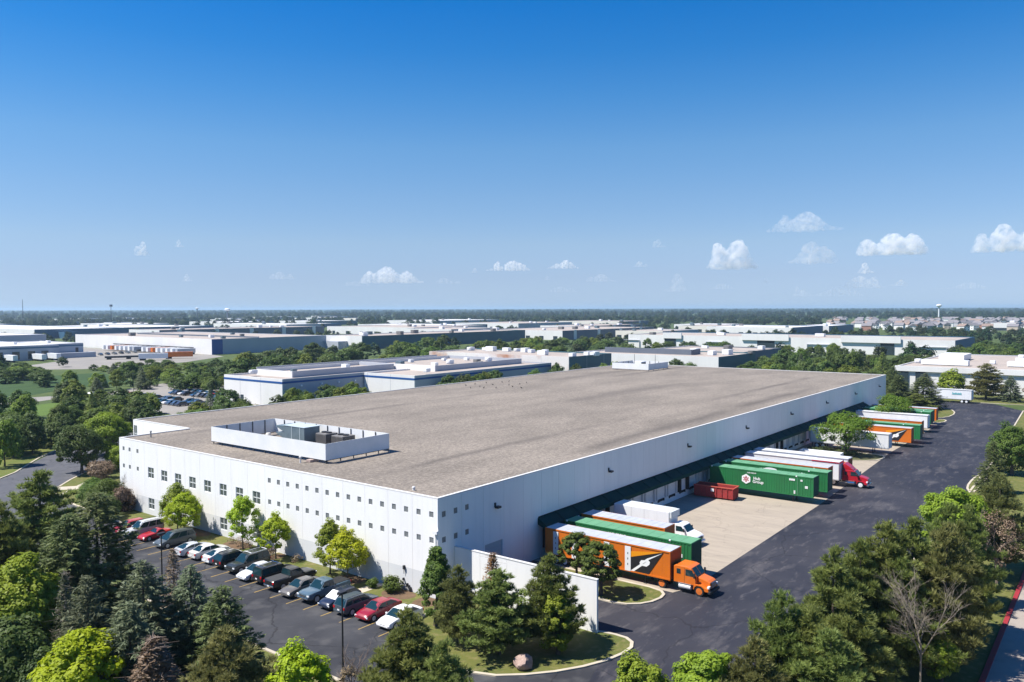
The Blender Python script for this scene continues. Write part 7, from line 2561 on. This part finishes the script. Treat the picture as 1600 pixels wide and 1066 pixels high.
rr_.inputs[1].default_value = (0, 0, 6.28)
at_ = ng.nodes.new('GeometryNodeInputNamedAttribute')
at_.data_type = 'FLOAT'
at_.inputs[0].default_value = 'scl'
iop.inputs['Pick Instance'].default_value = True
ng.links.new(gi.outputs[0], iop.inputs['Points'])
ng.links.new(g2i.outputs[0], iop.inputs['Instance'])
ng.links.new(rr_.outputs[0], iop.inputs['Rotation'])
ng.links.new(at_.outputs[0], iop.inputs['Scale'])
ng.links.new(iop.outputs[0], go.inputs[0])
mew = bpy.data.meshes.new('far_wood')
mew.from_pydata(pts, [], [])
aw = mew.attributes.new('scl', 'FLOAT', 'POINT')
aw.data.foreach_set('value', np.array(scl, dtype=np.float32))
ow = link('far_wood', mew)
ow['kind'] = 'stuff'
md = ow.modifiers.new('nodes', 'NODES')
md.node_group = ng
# low wooded ridge that closes the horizon
rb = MB()
N_ = 160
prev = None
hr2 = random.Random(8)
for k in range(N_ + 1):
    a = YAW - .95 + 1.9 * k / N_
    row = []
    for D, h in ((8200, 0), (9800, 12 + hr2.uniform(-2, 2)), (11800, 23 + 3.0 * math.sin(k * .21) + 1.5 * math.sin(k * .53 + 1) + hr2.uniform(-.8, .8)), (15500, 24)):
        row.append((CAM_LOC.x + D * math.cos(a), CAM_LOC.y + D * math.sin(a), h))
    if prev:
        for i in range(3):
            rb.poly([prev[i], row[i], row[i + 1], prev[i + 1]])
    prev = row
struct(rb.build('wooded_hills', M('distant_wood', (.020, .045, .018), (.030, .060, .024), scale=.004, rough=1.0, c3=(.02, .045, .014), scale3=.02, f3=.6), smooth=True))

# ------------------------------------------------------------------ clouds: soft bodies of pale vapour far beyond the haze
CL = [  # bearing right of centre (px of a 1600 wide view), height above horizon in px, width, height, density
    (224, 95, 24, 20, 1.3), (282, 103, 17, 11, .9), (294, 50, 18, 11, .9), (443, 53, 44, 12, .4), (615, 53, 106, 24, 1.2), (740, 60, 18, 7, .8), (792, 67, 76, 15, 1.2), (880, 69, 56, 13, 1.2),
    (855, 48, 14, 7, .5), (940, 48, 54, 12, .35), (1000, 69, 28, 9, .7), (1030, 101, 26, 12, .4), (1142, 83, 84, 42, 2.0), (1258, 134, 124, 28, .6), (1267, 86, 78, 32, .8), (1392, 99, 106, 32, 1.9),
    (1568, 108, 94, 40, 2.0), (1352, 62, 27, 16, 1.3), (1338, 40, 90, 18, .45), (1402, 39, 34, 10, .6), (1055, 40, 38, 26, .4), (1197, 43, 13, 8, .6), (1245, 30, 12, 9, .6),
      (700, 44, 60, 9, .28), (1290, 24, 110, 12, .26), (1500, 34, 90, 10, .28), (560, 40, 50, 8, .25), (880, 30, 70, 9, .24), (1130, 34, 60, 9, .26)]
CLAB = ['small round cloud high at the left', 'tiny cloud right of the small round left cloud', 'tiny cloud below the two left clouds', 'faint flat wisp between left and centre', 'wide ragged cloud left of centre low down',
        'tiny cloud scrap at centre left', 'long flat cloud at the centre', 'small long cloud right of the centre one', 'faint scrap under the centre clouds', 'faint wide wisp low right of centre', 'small flat cloud right of the centre clouds',
        'faint scrap above the small flat cloud', 'bright heaped cloud right of centre', 'high faint slanting cloud at the right', 'pale hazy cloud next to the bright heaped cloud', 'bright double humped cloud at the right', 'large bright cloud at the right picture edge',
        'small pointed cloud under the double humped cloud', 'faint broken wisps under the small pointed cloud', 'small low cloud right of the broken wisps', 'faint upright wisp left of the heaped cloud', 'tiny scrap under the heaped cloud', 'tiny round scrap close to the horizon', 'faint low streak below the tiny scrap at centre left', 'faint low streak close to the horizon at the right',
        'faint low streak under the right edge cloud', 'faint low streak left of the wide ragged cloud foot', 'faint low streak below the small long cloud', 'faint low streak under the bright heaped cloud']
CD = 14000.0
cg = random.Random(31)
for (px, ey, wp, hp, den), lab in zip(CL, CLAB):
    wm, hm = wp / 1258 * CD, hp / 1258 * CD
    ca = bmesh.new()
    nh = max(2, int(round(wp / 26)) + cg.randint(0, 1))
    humps = [(cg.uniform(-.75, .75), cg.uniform(.18, .40), cg.uniform(.45, .95)) for _ in range(nh)]
    humps[0] = (cg.uniform(-.25, .3), .46, 1.0)

    def env(u):
        return max(.22 * (1 - abs(u) ** 4), max(hh * math.exp(-((u - c0) / s0) ** 2) for c0, s0, hh in humps)) * max(0, 1 - abs(u) ** 5) ** .5
    n = max(10, int(10 + wp / 1.6), int(wm / (hm * .13)))
    for i in range(n):
        u = (i + .5) / n * 2 - 1 + cg.uniform(-.06, .06)
        e = env(u)
        if e < .05 or abs(u) > .99:
            continue
        top_ = e * hm
        z = 0.0
        while z < top_:
            r = hm * cg.uniform(.085, .17) * (.6 + .5 * e)
            c = Vector((cg.uniform(-.5, .5) * wm * .28 * e, -u * (wm / 2 - r * .6), -hm * .5 + r * .55 + min(z, max(0, top_ - r * 1.1)) + cg.uniform(-.25, .25) * r))
            bmesh.ops.create_icosphere(ca, subdivisions=2, radius=1, matrix=Matrix.Translation(c) @ Matrix.Diagonal((r * 1.2, r * 1.15, r * .9, 1)))
            z += r * 1.15
    mec = bpy.data.meshes.new('cloud')
    ca.to_mesh(mec)
    ca.free()
    cm_ = bpy.data.materials.new('cloud_vapour')
    cm_.use_nodes = True
    nt = cm_.node_tree
    nt.nodes.clear()
    pv = nt.nodes.new('ShaderNodeVolumePrincipled')
    pv.inputs['Color'].default_value = (.99, .99, 1, 1)
    pv.inputs['Density'].default_value = .0034 * den / max(.5, hm / 300)
    pv.inputs['Anisotropy'].default_value = .0
    tcn = nt.nodes.new('ShaderNodeTexCoord')
    tn = nt.nodes.new('ShaderNodeTexNoise')
    tn.inputs['Scale'].default_value = 4.2 / hm
    tn.inputs['Detail'].default_value = 4
    tn.inputs['Roughness'].default_value = .62
    nt.links.new(tcn.outputs['Object'], tn.inputs['Vector'])
    mrn = nt.nodes.new('ShaderNodeMapRange')
    mrn.inputs['From Min'].default_value = .40
    mrn.inputs['From Max'].default_value = .74
    mrn.inputs['To Max'].default_value = 2.2 * .0034 * den / max(.5, hm / 300)
    nt.links.new(tn.outputs['Fac'], mrn.inputs['Value'])
    nt.links.new(mrn.outputs[0], pv.inputs['Density'])
    oc = nt.nodes.new('ShaderNodeOutputMaterial')
    nt.links.new(pv.outputs[0], oc.inputs['Volume'])
    mec.materials.append(cm_)
    o = link('cloud', mec)
    az = math.atan2(px - 800, 1258)
    o.location = (CAM_LOC.x + CD / math.cos(az) * math.cos(YAW - az) * 1.0, CAM_LOC.y + CD / math.cos(az) * math.sin(YAW - az), 30 + ey / 1258 * CD)
    o.rotation_euler = (0, 0, YAW - az)
    rmh = o.modifiers.new('union', 'REMESH')
    rmh.mode = 'VOXEL'
    rmh.voxel_size = max(8, hm / 28)
    tag(o, lab, 'cloud')

# ------------------------------------------------------------------ the air
HZ = MB().box(-17500, 17500, -17500, 17500, -1.0, 62)
hz = HZ.mesh('haze', M('none_surface', (1, 1, 1)))
hm_ = bpy.data.materials.new('haze_air')
hm_.use_nodes = True
nt = hm_.node_tree
nt.nodes.clear()
pv = nt.nodes.new('ShaderNodeVolumePrincipled')
pv.inputs['Color'].default_value = (.56, .76, 1.0, 1)
pv.inputs['Density'].default_value = 0.000085
pv.inputs['Anisotropy'].default_value = 0.2
oc = nt.nodes.new('ShaderNodeOutputMaterial')
nt.links.new(pv.outputs[0], oc.inputs['Volume'])
hz.materials.clear()
hz.materials.append(hm_)
struct(link('haze', hz), 'stuff')
print('objects', len(SC.objects))
